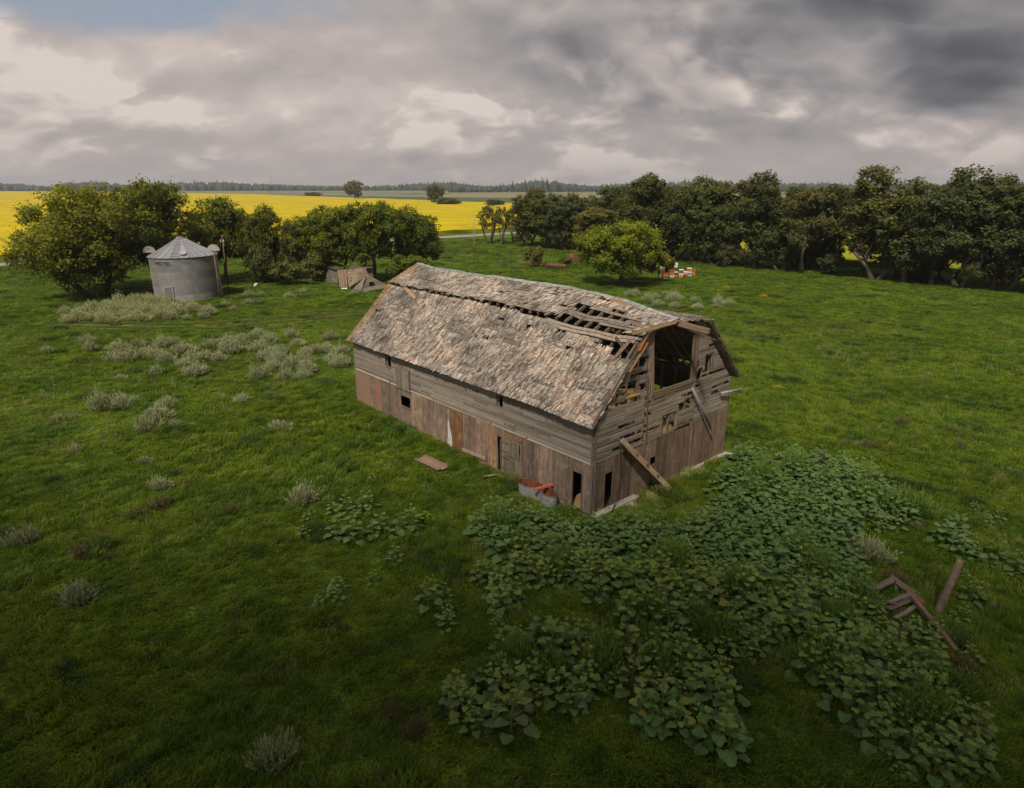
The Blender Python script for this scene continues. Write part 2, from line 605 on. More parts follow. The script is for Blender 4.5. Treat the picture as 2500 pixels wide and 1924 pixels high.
# gravel road with soft shoulders
V, F = [], []
ss_ = np.arange(-700, 900, 6.0)
for s_ in ss_:
    for q in (-3.0, -1.9, 0.0, 1.9, 3.0):
        j = 0.35 * math.sin(s_ * 0.21 + q) if abs(q) > 2.5 else 0
        x, y = rp(s_, q + j)
        V.append((x, y, gz(x, y) + (0.02 if abs(q) > 2.5 else 0.12 if abs(q) > 1 else 0.15)))
for i in range(len(ss_) - 1):
    for k in range(4):
        a = i * 5 + k
        F.append((a, a + 1, a + 6, a + 5))
tag(obj('road', mesh('road', V, F, True), M_gravel), 'pale gravel road running behind the farmyard', kind='structure')


def canola(name, corners, label, top, du_=7.0, dv_=7.0):
    """field as a knee-to-chest-high crop: uneven top sheet and cut sides"""
    a, b, c, d = [Vector(p) for p in corners]
    nu = max(4, min(150, int((b - a).length / du_)))
    nv = max(4, min(150, int((d - a).length / dv_)))
    V, F, mi = [], [], []
    for j in range(nv + 1):
        for i in range(nu + 1):
            fu, fv = i / nu, (j / nv) ** 1.8
            p = (a * (1 - fu) + b * fu) * (1 - fv) + (d * (1 - fu) + c * fu) * fv
            V.append((p.x, p.y, 1.05 + 0.12 * math.sin(p.x * 0.31 + p.y * 0.12) + 0.14 * rng.random()))
    for j in range(nv):
        for i in range(nu):
            k = j * (nu + 1) + i
            F.append((k, k + 1, k + nu + 2, k + nu + 1))
            mi.append(0)
    rim = [i for i in range(nu + 1)] + [j * (nu + 1) + nu for j in range(1, nv + 1)] + \
          [nv * (nu + 1) + i for i in range(nu - 1, -1, -1)] + [j * (nu + 1) for j in range(nv - 1, 0, -1)]
    o0 = len(V)
    for r_ in rim:
        V.append((V[r_][0] + rng.uniform(-.2, .2), V[r_][1] + rng.uniform(-.2, .2), 0.0))
    n = len(rim)
    for k in range(n):
        F.append((rim[k], o0 + k, o0 + (k + 1) % n, rim[(k + 1) % n]))
        mi.append(1)
    o = obj(name, mesh(name, V, F, False, mats=[top, M_canolastem], midx=mi))
    return tag(o, label, kind='structure')


canola('field', [rp(-640, 9), rp(228, 9), (-480, 1215), (-1700, 2090)], 'wide yellow canola field in bloom beyond the road', M_canola)
canola('field', [(14, 174), (150, 32), (420, 190), (190, 330)], 'yellow canola field glimpsed through the windbreak trunks', M_canola_dimmed)
sheet('field', [(-32, 545), (-160, 735), (-470, 1205), (-300, 1080), (60, 820), (420, 900), (900, 760), (500, 470), (165, 250)], 0.12, M_fgreen, 'dark green crop strip behind the canola')
sheet('field', [(-3500, 2400), (-1700, 2095), (-480, 1222), (-250, 1000), (100, 830), (900, 770), (3500, 1200), (3500, 3200), (-3500, 3200)], 0.06, M_ftan, 'tan stubble land in front of the far woods')
sheet('field', [(-900, 1750), (-200, 1450), (500, 1500), (1500, 1700), (1500, 2100), (-900, 2300)], 0.22, M_fpale, 'pale hay meadow beyond the pond')
sheet('pond', [(-560, 1330), (-500, 1230), (-400, 1150), (-300, 1120), (-180, 1190), (-120, 1290), (-150, 1400), (-300, 1440), (-450, 1410)], 0.32, M_water, 'long narrow pond shining in the far fields')

# wheel tracks: two trodden strips pressed into the pasture
TRACKS = []
for k, pts in enumerate([[(-52, 70.6), (-40.5, 69.3), (-33.1, 69.8), (-26.4, 73.0), (-17.6, 76.7), (-6, 81)],
                         [(-50, 68.8), (-40, 67.4), (-32.0, 67.6), (-25.5, 70.6), (-17.1, 74.6), (-6, 78.8)]]):
    V, F = [], []
    TRACKS += list(zip(pts[:-1], pts[1:]))
    pts = [Vector(p) for p in pts]
    fine = []
    for a, b in zip(pts[:-1], pts[1:]):
        for i in range(10):
            fine.append(a.lerp(b, i / 10))
    for i, p in enumerate(fine):
        d = fine[min(i + 1, len(fine) - 1)] - fine[max(i - 1, 0)]
        nrm = Vector((-d.y, d.x)).normalized()
        for sgn in (-1, 1):
            q = p + nrm * sgn * (0.34 + 0.06 * math.sin(i * 1.3))
            V.append((q.x, q.y, gz(q.x, q.y) + 0.07))
    for i in range(len(fine) - 1):
        F.append((2 * i, 2 * i + 1, 2 * i + 3, 2 * i + 2))
    tag(obj('path', mesh('wheel_track', V, F, True), M_trod), 'trodden wheel track across the pasture below the bin', kind='structure')

# ------------------------------------------------------------------ added clouds, out of view behind the camera, placed to shade the meadow
def cloud(name, c, size, seed, label):
    r = np.random.RandomState(seed)
    n, m_ = 48, 24
    V, F = [], []
    ph = r.uniform(0, 6.28, 8)
    for j in range(m_ + 1):
        th = math.pi * j / m_
        for i in range(n):
            a = 2 * math.pi * i / n
            d = Vector((math.sin(th) * math.cos(a), math.sin(th) * math.sin(a), math.cos(th)))
            k = 1 + 0.22 * math.sin(3 * a + ph[0]) * math.sin(2 * th + ph[1]) + 0.13 * math.sin(7 * a + ph[2]) * math.sin(5 * th + ph[3]) \
                + 0.07 * math.sin(13 * a + ph[4]) * math.sin(11 * th + ph[5])
            V.append((c[0] + d.x * size[0] * k, c[1] + d.y * size[1] * k, c[2] + d.z * size[2] * (k if d.z > 0 else 0.35)))
    for j in range(m_):
        for i in range(n):
            F.append((j * n + i, j * n + (i + 1) % n, (j + 1) * n + (i + 1) % n, (j + 1) * n + i))
    o = obj(name, mesh(name, V, F, True), M_shade_cloud)
    return tag(o, label, kind='structure')


m_, t_ = new_mat('shade_cloud_skin')
finish(t_, (0.8, 0.8, 0.82), 1.0, spec=0.0, trans=((0.8, 0.8, 0.82), 0.5))
M_shade_cloud = m_


def shade_from(x, y, dist):
    return Vector((x, y, 0)) + SUNV * dist


SHADE_CLOUDS = [((-2, 6), 190, (34, 17, 7), 3), ((-46, 12), 200, (27, 21, 7), 5), ((49, 11), 200, (29, 17, 7), 8), ((118, 84), 230, (36, 40, 8), 12)]
for k, (xy, dist, size, sd) in enumerate(SHADE_CLOUDS):
    cloud('added_shade_cloud', shade_from(xy[0], xy[1], dist), size, sd, 'added unseen cloud behind the viewpoint, placed to cast shade')


# ------------------------------------------------------------------ trees
def leaf_cloud(r, centers, radii, n, size, squash=0.8, sub=26, flat=0.35):
    """leaf quads gathered into clumps on the shells of several lobes"""
    centers = np.asarray(centers, float)
    radii = np.asarray(radii, float)
    wgt = radii ** 2 / (radii ** 2).sum()
    li = r.choice(len(centers), n, p=wgt)
    # clump directions per lobe
    dirs = r.normal(size=(len(centers), sub, 3))
    dirs[:, :, 2] = dirs[:, :, 2] * 0.9 + 0.25
    dirs /= np.linalg.norm(dirs, axis=2, keepdims=True)
    crad = 0.80 + 0.28 * r.rand(len(centers), sub)
    ctint = r.rand(len(centers), sub)
    ci = r.randint(0, sub, n)
    d = dirs[li, ci]
    loose = r.normal(size=(n, 3))
    p0 = d * crad[li, ci][:, None] + loose * 0.17
    inner = r.rand(n) < 0.15
    p0[inner] *= r.uniform(0.45, 0.9, (inner.sum(), 1))
    p = centers[li] + p0 * radii[li][:, None] * np.array([1, 1, squash])
    nrm = d * 0.8 + r.normal(size=(n, 3)) * 0.55 + np.array([0, 0, 0.35])
    nrm /= np.linalg.norm(nrm, axis=1, keepdims=True)
    t1 = np.cross(nrm, r.normal(size=(n, 3)))
    t1 /= np.linalg.norm(t1, axis=1, keepdims=True) + 1e-9
    t2 = np.cross(nrm, t1)
    s = size * (0.6 + 0.8 * r.rand(n))[:, None]
    V = np.stack([p - t1 * s * 0.62, p - t2 * s * 0.36 + nrm * s * 0.10, p + t1 * s * 0.62, p + t2 * s * 0.36 + nrm * s * 0.06], 1).reshape(-1, 3)
    Fq = np.arange(4 * n).reshape(n, 4)
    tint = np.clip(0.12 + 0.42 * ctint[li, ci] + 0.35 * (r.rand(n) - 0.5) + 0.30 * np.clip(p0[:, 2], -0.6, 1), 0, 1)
    return V, Fq, np.repeat(tint[:, None], 3, 1)


def make_tree(seed, H, RX, base=0.22, lobes=14, leaves=14000, lsize=0.36, trunk_r=0.32, stems=1, squash=0.8, spread=0.62, lob=(0.30, 0.44), open_=0.0, lean=0.0, twigs=0, zbias=0.3):
    """returns (trunk mesh, crown mesh); origin at the foot"""
    r = np.random.RandomState(seed)
    rr = random.Random(seed)
    cz0, cz1 = H * base, H
    zc = (cz0 + cz1) / 2
    hz = (cz1 - cz0) / 2
    cen, rad = [], []
    for k in range(lobes):
        for _ in range(30):
            d = r.normal(size=3)
            d /= np.linalg.norm(d)
            q = r.uniform(0.25, 1.0) ** 0.5
            c = np.array([d[0] * RX * spread * q, d[1] * RX * spread * q, d[2] * hz * spread * q * 1.05 + zbias * 0.2 * hz])
            if all(np.linalg.norm((c - c2) / np.array([RX, RX, hz])) > 0.27 for c2 in cen):
                break
        cen.append(c)
        rad.append(RX * r.uniform(*lob))
    cen = np.array(cen) + np.array([lean, 0, zc])
    rad = np.minimum(np.array(rad), cz1 * 1.02 - cen[:, 2])
    rad = np.maximum(rad, RX * 0.16)
    V, Fq, T = leaf_cloud(r, cen, rad, leaves, lsize, squash)
    if open_ > 0:
        pos = V.reshape(-1, 4, 3).mean(1)
        g = np.sin(pos[:, 0] * 1.9 + seed) * np.sin(pos[:, 1] * 1.7) + np.sin(pos[:, 2] * 1.8 + pos[:, 0])
        keep = g > (open_ * 2 - 1.4)
        V = V.reshape(-1, 4, 3)[keep].reshape(-1, 3)
        Fq = np.arange(len(V)).reshape(-1, 4)
        T = T[keep]
    crown = mesh('crown', V, Fq, False, T)
    mb = MB()
    fork = []
    for s_ in range(stems):
        a = 2 * math.pi * s_ / max(1, stems) + rr.random()
        off = 0.0 if stems == 1 else trunk_r * 1.2
        b0 = Vector((off * math.cos(a), off * math.sin(a), -0.15))
        out_ = 0.06 * H if stems == 1 else 0.16 * H
        top = Vector((b0.x + math.cos(a) * out_ + lean * 0.4, b0.y + math.sin(a) * out_, H * (base + 0.22)))
        mid = b0.lerp(top, 0.45) + Vector((rr.uniform(-.3, .3), rr.uniform(-.3, .3), 0)) * (H / 14)
        mb.tube([b0, b0.lerp(mid, 0.3), mid, top], [trunk_r * 1.45, trunk_r * 1.05, trunk_r * 0.85, trunk_r * 0.6], 8)
        fork.append((mid, top))
    for k in range(lobes):
        mid, top = fork[k % len(fork)]
        st = mid.lerp(top, rr.uniform(0.25, 1.0))
        en = Vector(cen[k])
        m1 = st.lerp(en, 0.5) + Vector((rr.uniform(-.5, .5), rr.uniform(-.5, .5), rr.uniform(0, .5))) * (H / 14)
        mb.tube([st, m1, en], [trunk_r * 0.42, trunk_r * 0.26, trunk_r * 0.1], 5, cap=False)
        for q in range(2 + twigs):
            d = Vector(r.normal(size=3)).normalized()
            p0_ = m1.lerp(en, rr.random())
            e2 = en + d * rad[k] * rr.uniform(0.7, 1.15)
            mb.tube([p0_, p0_.lerp(e2, 0.5) + Vector(r.normal(size=3)) * 0.15, e2], [trunk_r * 0.16, trunk_r * 0.1, 0.015], 4, cap=False)
    return mb.build('trunk', True), crown


def place_tree(name, proto, loc, rz, sc, label, group, mat, tint=(1, 1, 1)):
    root = empty(name, (loc[0], loc[1], gz(loc[0], loc[1])), (0, 0, rz))
    root.scale = sc if hasattr(sc, '__len__') else (sc, sc, sc)
    tm, cm = proto
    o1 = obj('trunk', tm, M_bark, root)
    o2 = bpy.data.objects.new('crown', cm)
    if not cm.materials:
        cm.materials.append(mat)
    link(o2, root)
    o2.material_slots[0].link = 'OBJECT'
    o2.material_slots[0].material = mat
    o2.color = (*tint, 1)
    return tag(root, label, 'tree', group)


T_mapleA = make_tree(3, 15.2, 9.4, base=0.0, lobes=28, leaves=46000, lsize=0.31, trunk_r=0.55, stems=2, spread=0.72, lob=(0.26, 0.36), open_=0.20)
T_mapleB = make_tree(9, 15.5, 8.2, base=0.08, lobes=20, leaves=32000, lsize=0.31, trunk_r=0.5, stems=2, spread=0.70, lob=(0.27, 0.37), open_=0.20)
T_round = make_tree(21, 12.0, 6.2, base=0.10, lobes=16, leaves=24000, lsize=0.30, trunk_r=0.32, spread=0.70, lob=(0.28, 0.40), open_=0.20)
T_round2 = make_tree(22, 12.0, 6.0, base=0.06, lobes=18, leaves=24000, lsize=0.29, trunk_r=0.30, stems=2, spread=0.72, lob=(0.26, 0.38), open_=0.20)
T_yard = make_tree(31, 9.4, 6.9, base=0.10, lobes=22, leaves=32000, lsize=0.27, trunk_r=0.36, spread=0.74, lob=(0.26, 0.36), open_=0.20)
T_yard2 = make_tree(35, 5.6, 2.6, base=0.12, lobes=9, leaves=5000, lsize=0.30, trunk_r=0.10, spread=0.7, twigs=2)
T_wind1 = make_tree(41, 16.0, 5.0, base=0.10, lobes=17, leaves=19000, lsize=0.31, trunk_r=0.30, spread=0.78, lob=(0.28, 0.42), squash=1.0, open_=0.12)
T_wind2 = make_tree(42, 16.0, 5.2, base=0.04, lobes=18, leaves=20000, lsize=0.31, trunk_r=0.28, stems=2, spread=0.80, lob=(0.26, 0.40), squash=1.0, open_=0.10)
T_wind3 = make_tree(43, 16.0, 4.4, base=0.20, lobes=15, leaves=15000, lsize=0.30, trunk_r=0.24, stems=2, spread=0.82, lob=(0.28, 0.42), squash=1.0, open_=0.18, twigs=2)
T_wind4 = make_tree(44, 16.0, 4.6, base=0.04, lobes=17, leaves=19000, lsize=0.31, trunk_r=0.24, stems=2, spread=0.80, lob=(0.26, 0.40), squash=1.1, open_=0.08)
T_open = make_tree(51, 10.2, 3.6, base=0.26, lobes=12, leaves=4200, lsize=0.30, trunk_r=0.26, stems=3, spread=0.80, lob=(0.24, 0.34), open_=0.38, twigs=3)
T_over = make_tree(63, 11.5, 5.6, base=0.24, lobes=17, leaves=22000, lsize=0.30, trunk_r=0.26, stems=2, spread=0.74, lob=(0.26, 0.38), open_=0.2)
T_bush = make_tree(61, 5.0, 4.2, base=0.0, lobes=14, leaves=9000, lsize=0.32, trunk_r=0.10, stems=3, spread=0.74, lob=(0.26, 0.38))
T_low = make_tree(62, 4.0, 2.6, base=0.0, lobes=9, leaves=5000, lsize=0.28, trunk_r=0.07, stems=3, spread=0.70, lob=(0.28, 0.4))
T_far = make_tree(71, 22.0, 11.5, base=0.08, lobes=16, leaves=5200, lsize=1.15, trunk_r=0.5, spread=0.66, lob=(0.30, 0.44))

g_left = 'leafy trees behind the grain bin'
place_tree('maple_tree', T_mapleA, (-57.5, 88.5), 0.4, (1.0, 1.0, 0.98), 'huge spreading maple with low boughs left of the grain bin', g_left, M_leaf, (1.05, 1.0, 1.0))
place_tree('maple_tree', T_mapleB, (-50.4, 92.5), 2.0, (0.92, 0.92, 1.0), 'tall maple rising directly behind the left side of the grain bin', g_left, M_leaf, (0.95, 0.95, 1.0))
place_tree('broadleaf_tree', T_round, (-46.0, 104.0), 1.0, (0.92, 0.92, 1.10), 'round dark tree standing behind the grain bin roof', g_left, M_leaf, (0.85, 0.9, 1.0))
place_tree('broadleaf_tree', T_round2, (-40.0, 106.0), 2.2, (0.82, 0.82, 1.0), 'yellowish open tree right of the grain bin', g_left, M_leaf, (1.0, 0.95, 1.0))
place_tree('weeping_bush', T_bush, (-39.0, 101.0), 0.6, (0.62, 0.62, 1.2), 'dark drooping bush just right of the grain bin', g_left, M_leafdark)
place_tree('slim_tree', T_wind3, (-35.2, 105.0), 0.2, (0.42, 0.42, 0.62), 'slim dark tree between the bin trees and the collapsed shed', g_left, M_leafdark, (1.2, 1.1, 1))
place_tree('broadleaf_tree', T_round, (-32.5, 108.0), 3.5, (0.85, 0.85, 0.86), 'low rounded tree left of the collapsed shed', g_left, M_leaf, (0.9, 0.95, 1.0))
place_tree('broadleaf_tree', T_over, (-27.6, 103.8), 0.1, (0.95, 0.95, 1.0), 'green tree leaning over the collapsed shed', g_left, M_leaf, (0.95, 1.0, 1.0))
place_tree('broadleaf_tree', T_over, (-21.8, 102.6), 4.4, (1.0, 1.0, 1.06), 'tall dense tree right behind the collapsed shed', g_left, M_leaf, (0.88, 0.95, 1.0))
place_tree('broadleaf_tree', T_round2, (-16.2, 108.0), 5.2, (0.95, 0.95, 0.98), 'broad tree whose boughs hang right of the collapsed shed', g_left, M_leaf, (0.88, 0.95, 1.0))
place_tree('leafy_bush', T_bush, (-15.4, 100.5), 1.3, (1.0, 1.0, 0.88), 'bright leafy bush beside the fallen shed gable', g_left, M_leaf, (1.05, 1.1, 1.0))
place_tree('leafy_bush', T_low, (-34.5, 99.0), 2.3, (1.0, 1.0, 0.9), 'low thicket bush between bin and collapsed shed', g_left, M_leafdark, (1.2, 1.2, 1))
place_tree('leafy_bush', T_low, (-31.0, 103.5), 0.3, (1.1, 1.1, 1.15), 'shady bush against the left end of the collapsed shed', g_left, M_leafdark, (1.3, 1.2, 1))

place_tree('field_tree', T_far, (-173.4, 740.7), 0.5, 1.0, 'lone round tree standing in the far fields near the pond', 'lone trees in the far fields', M_leafdark, (1.2, 1.1, 1.0))
place_tree('field_tree', T_far, (-67.2, 582.6), 2.6, (0.78, 0.78, 0.80), 'lone tree at the canola edge in the far fields', 'lone trees in the far fields', M_leafdark, (1.2, 1.15, 1.0))

g_trio = 'thin open trees by the road'
place_tree('open_tree', T_open, (-6.0, 174.2), 0.3, (1.05, 1.05, 1.0), 'thin forked tree nearest the utility pole by the road', g_trio, M_leafdark, (1.4, 1.2, 1))
place_tree('open_tree', T_open, (-2.6, 170.4), 2.0, (0.75, 0.75, 0.98), 'middle one of the three thin forked roadside trees', g_trio, M_leafdark, (1.3, 1.2, 1))
place_tree('open_tree', T_open, (0.6, 176.8), 4.0, (0.95, 0.95, 1.06), 'thin forked roadside tree touching the windbreak end', g_trio, M_leafdark, (1.3, 1.1, 1))

g_wind = 'trees of the windbreak right of the barn'
WIND = [  # x, y, proto, rot, (sx, sz), tint, dark?, label
    (4.4, 164.5, T_wind2, 0.3, (1.0, 0.84), (1.3, 1.15, 1.0), 1, 'thick-trunked first windbreak tree at the road end'),
    (9.0, 160.0, T_wind4, 1.3, (1.0, 0.80), (1.1, 1.05, 1.0), 1, 'dense windbreak tree with low boughs near the machinery'),
    (13.2, 155.0, T_wind4, 2.9, (0.95, 0.79), (0.95, 1.0, 1.1), 1, 'dark dome-shaped windbreak tree behind the rusty machinery'),
    (18.8, 148.0, T_wind1, 0.8, (1.0, 0.66), (1.5, 1.25, 0.9), 1, 'shorter olive windbreak tree with dead twigs behind the yard tree'),
    (22.5, 153.5, T_wind2, 4.0, (1.05, 0.88), (1.0, 1.0, 1.0), 1, 'tall windbreak tree directly above the yard tree'),
    (26.6, 141.0, T_wind1, 2.1, (0.95, 0.96), (0.95, 1.0, 1.0), 1, 'windbreak tree with rounded top beside the twin-headed one'),
    (25.6, 130.5, T_wind3, 5.0, (1.05, 1.09), (1.1, 1.1, 1.0), 1, 'twin-headed tallest windbreak tree standing above the far woods'),
    (30.2, 129.0, T_wind4, 0.1, (0.85, 0.96), (1.0, 1.0, 1.0), 1, 'narrow windbreak tree behind the white beehives'),
    (35.4, 129.5, T_wind1, 1.7, (0.95, 1.05), (0.95, 1.0, 1.0), 1, 'windbreak tree with full round head behind the beehives'),
    (38.6, 124.5, T_wind4, 2.2, (0.75, 0.78), (0.9, 0.95, 1.0), 1, 'low branched windbreak tree right of the beehives'),
    (42.0, 127.0, T_wind3, 3.1, (1.05, 1.0), (1.2, 1.0, 1.0), 1, 'airy brownish windbreak tree with gaps of yellow behind it'),
    (44.6, 119.6, T_wind2, 0.9, (0.95, 1.02), (1.0, 1.0, 1.0), 1, 'windbreak tree with pale forked trunk left of the yellow gap'),
    (47.6, 116.0, T_wind4, 5.1, (0.70, 0.72), (0.9, 1.0, 1.0), 1, 'short bushy windbreak tree filling in below its neighbours'),
    (50.4, 113.0, T_wind3, 4.2, (0.90, 0.93), (1.15, 1.0, 1.0), 1, 'leaning split-trunk windbreak tree beside the widest yellow gap'),
    (56.0, 114.5, T_wind3, 1.1, (0.85, 0.96), (1.1, 1.0, 1.0), 1, 'nearly bare windbreak tree standing in the widest yellow gap'),
    (58.4, 104.4, T_wind2, 2.6, (1.15, 1.05), (1.15, 1.1, 0.9), 1, 'massive windbreak tree with yellowish crown right of the gap'),
    (61.2, 101.4, T_wind4, 3.6, (0.95, 0.95), (0.85, 0.9, 1.0), 1, 'very dark windbreak tree right of the massive one'),
    (63.6, 98.4, T_wind1, 0.5, (0.90, 0.95), (0.85, 0.9, 1.0), 1, 'dark windbreak tree with reddish forked trunk'),
    (66.4, 96.0, T_wind2, 1.4, (1.0, 1.03), (0.85, 0.9, 1.0), 1, 'second windbreak tree from the right edge of the view'),
    (70.2, 94.4, T_wind1, 4.7, (1.0, 1.04), (0.80, 0.85, 1.0), 1, 'rightmost windbreak tree cut by the edge of the view'),
    (74.5, 88.0, T_wind4, 0.2, (1.0, 1.0), (0.85, 0.9, 1.0), 1, 'windbreak tree just beyond the right edge'),
]
for x, y, pr, rz, (sx, sz), tint, dk, lab in WIND:
    place_tree('windbreak_tree', pr, (x, y), rz, (sx * 1.28, sx * 1.28, sz), lab, g_wind, M_leafdark, tint)
REAR = [(12.5, 166.0, T_wind4, 0.4, 'rear windbreak tree filling behind the first trunk'), (27.5, 152.0, T_wind2, 1.9, 'rear windbreak tree behind the twin-headed tallest one'), (34.5, 137.0, T_wind2, 2.5, 'rear windbreak tree closing the row behind the beehives'), (40.0, 133.0, T_wind4, 3.3, 'rear windbreak tree behind the airy brownish one'),
        (46.5, 124.0, T_wind1, 4.1, 'rear windbreak tree behind the pale forked trunk'), (63.8, 107.5, T_wind4, 0.8, 'rear windbreak tree behind the massive one'), (68.5, 102.0, T_wind2, 5.5, 'rear windbreak tree behind the dark right-hand ones'), (74.0, 97.5, T_wind4, 2.2, 'rear windbreak tree at the right edge')]
REAR += [(52.5, 121.0, T_wind2, 1.2, 'rear windbreak tree seen through the widest gap'), (60.5, 112.0, T_wind1, 3.9, 'rear windbreak tree right of the widest gap'), (71.5, 93.0, T_wind4, 0.9, 'low-branched windbreak tree second from the far right'), (36.5, 131.5, T_wind4, 4.4, 'low-branched rear tree behind the blue striped hive'), (17.0, 158.0, T_wind4, 5.9, 'low-branched rear tree left of the yard tree')]
for x, y, pr, rz, lab in REAR:
    place_tree('windbreak_tree', pr, (x, y), rz, (1.25, 1.25, 0.88), lab, g_wind, M_leafdark, (0.9, 0.92, 1.0))
place_tree('windbreak_bush', T_low, (53.5, 110.0), 0.2, (0.9, 0.9, 0.9), 'low dark bush at the foot of the split-trunk tree', g_wind, M_leafdark)
place_tree('windbreak_bush', T_bush, (40.5, 121.5), 1.2, (0.7, 0.7, 0.9), 'dark rounded bush at the foot of the windbreak right of the hives', g_wind, M_leafdark)
place_tree('windbreak_bush', T_bush, (64.5, 101.5), 2.2, (0.8, 0.8, 1.0), 'black-green bush among the right windbreak trunks', g_wind, M_leafdark, (.8, .85, 1))
place_tree('windbreak_bush', T_bush, (55.0, 117.5), 3.2, (0.9, 0.9, 1.1), 'dark bush filling the foot of the widest yellow gap', g_wind, M_leafdark, (.9, .9, 1))
place_tree('windbreak_bush', T_bush, (20.5, 150.0), 4.2, (0.8, 0.8, 0.9), 'dark bush under the windbreak behind the yard tree', g_wind, M_leafdark, (.9, .9, 1))

place_tree('yard_tree', T_yard, (16.5, 98.5), 0.7, (1.08, 1.08, 1.0), 'lone bright round-crowned tree on short trunk behind the barn', 'trees standing in the yard behind the barn', M_leaf, (1.20, 1.26, 1.0))
place_tree('yard_tree', T_yard2, (22.9, 102.0), 0.2, (0.85, 0.85, 1.05), 'small yellow-green tree between the lone yard tree and the hives', 'trees standing in the yard behind the barn', M_leaf, (1.15, 1.05, 1.0))
place_tree('leafy_bush', T_low, (4.2, 121.5), 0.9, (0.72, 0.72, 1.0), 'small bush growing through the rusty machinery', None, M_leafdark, (1.6, 1.4, 1))
place_tree('leafy_bush', T_low, (10.4, 126.5), 0.9, (0.55, 0.55, 0.35), 'flat weedy bush beside the rusty drum', None, M_leafdark, (1.5, 1.5, 1))
place_tree('hedge_bush', T_bush, (-50.5, 520.0), 0.9, (3.2, 2.0, 1.2), 'dark hedge clump at the far canola edge under the lone tree', None, M_leafdark, (1.1, 1.1, 1))
place_tree('hedge_bush', T_bush, (-14.0, 505.0), 1.9, (3.4, 2.0, 1.0), 'dark hedge clump at the far canola edge right of the lone tree', None, M_leafdark, (1.0, 1.1, 1))
place_tree('hedge_bush', T_bush, (-283.0, 960.0), 2.9, (4.4, 2.0, 1.3), 'dark willow clump on the near bank of the pond', None, M_leafdark, (1.0, 1.0, 1))


# ------------------------------------------------------------------ far woodland: spruce and poplar crowns reading as one band
def woodland():
    r = np.random.RandomState(5)
    Vs, Fs, Ts = [], [], []
    off = 0
    for k in range(4600):
        x = r.uniform(-3400, 3400)
        bow = 2150 + 260 * math.sin(x * 0.0011 + 0.5) + abs(x) * 0.10
        if -150 < x < 1500 and r.rand() < 0.45:
            bow = 1660 + 120 * math.sin(x * 0.004)
        y = bow + r.uniform(0, 150)
        spruce = r.rand() < (0.34 if x > -750 else 0.08)
        if spruce:
            h = r.uniform(20, 33)
            rad = h * r.uniform(0.12, 0.18)
            prof = [(rad, 0.0), (rad * 1.0, h * 0.18), (rad * 0.62, h * 0.30), (rad * 0.78, h * 0.33), (rad * 0.42, h * 0.58), (rad * 0.52, h * 0.61), (rad * 0.18, h * 0.85), (0.02, h)]
        else:
            h = r.uniform(17, 25)
            rad = h * r.uniform(0.32, 0.55)
            prof = [(rad * 0.8, 0.0), (rad, h * 0.35), (rad * 0.93, h * 0.62), (rad * 0.6, h * 0.87), (0.05, h)]
        h_ = 0.62 + 0.55 * (0.5 + 0.5 * math.sin(x * 0.013 + 1.7 * math.sin(x * 0.0047)))
        prof = [(a_ * (0.8 + 0.2 * h_), b_ * h_) for a_, b_ in prof]
        n = 7
        V = []
        ph = r.uniform(0, 6.28)
        for (pr_, pz) in prof:
            for i in range(n):
                a = ph + 2 * math.pi * i / n
                j = 1 + r.uniform(-0.22, 0.22)
                V.append((x + pr_ * j * math.cos(a), y + pr_ * j * math.sin(a), pz * (1 + r.uniform(-0.03, 0.03)) - 0.3))
        F = [(q * n + i, q * n + (i + 1) % n, (q + 1) * n + (i + 1) % n, (q + 1) * n + i) for q in range(len(prof) - 1) for i in range(n)]
        Vs.append(np.array(V))
        Fs.append(np.array(F) + off)
        tv = r.uniform(0, 0.5) if spruce else r.uniform(0.2, 1)
        Ts.append(np.full((len(F), 3), tv))
        off += len(V)
    return mesh('woodland', np.concatenate(Vs), np.concatenate(Fs), False, np.concatenate(Ts))


tag(obj('woodland', woodland(), M_wood_far), 'long dark band of spruce and poplar woods along the horizon', 'woodland', kind='stuff')

# ------------------------------------------------------------------ the barn
# local frame: x across the gable, y along the length, z up; origin at the near corner
BARN = empty('barn', (3.628, 26.366, 0.0), (0, 0, math.atan2(0.666, 0.746)))
tag(BARN, 'big weathered grey gambrel barn with sagging holed shingle roof', 'barn')
BW, BL = 11.10, 21.46


def unit_board(seed, n=4, rag=0.06, endrag=0.012):
    r = random.Random(seed)
    V, F = [], []
    for i in range(n + 1):
        x = i / n
        lo, hi = r.uniform(0, rag), 1 - r.uniform(0, rag)
        e0 = r.uniform(-endrag, endrag) if i in (0, n) else 0
        e1 = r.uniform(-endrag, endrag) if i in (0, n) else 0
        z1 = 1 + (r.uniform(-0.35, 0.35) if i not in (0,) else 0)
        for (yy, zz, ee) in ((lo, z1 - 1, e0), (hi, z1 - 1, e1), (hi, z1, e1), (lo, z1, e0)):
            V.append((x + ee, yy, zz))
    for i in range(n):
        for k in range(4):
            k2 = (k + 1) % 4
            F.append((i * 4 + k, i * 4 + k2, i * 4 + 4 + k2, i * 4 + 4 + k))
    F += [(0, 3, 2, 1), (n * 4, n * 4 + 1, n * 4 + 2, n * 4 + 3)]
    return mesh('board', V, F)


UB = [unit_board(100 + k) for k in range(8)]
UBR = [unit_board(200 + k, 5, 0.16, 0.03) for k in range(6)]     # split, ragged boards
UBEAM = [unit_board(300 + k, 3, 0.03, 0.003) for k in range(4)]
for me_ in UB + UBR:
    me_.materials.append(M_wood)
for me_ in UBEAM:
    me_.materials.append(M_beam)
UPLY = unit_board(400, 3, 0.006, 0.003)
UPLY.materials.append(M_ply)


def board(name, M, parent=BARN, color=(1, 1, 1), rag=False, me=None):
    if me is None:
        me = rng.choice(UBR if rag else UB)
    return obj(name, me, None, parent, M, color)


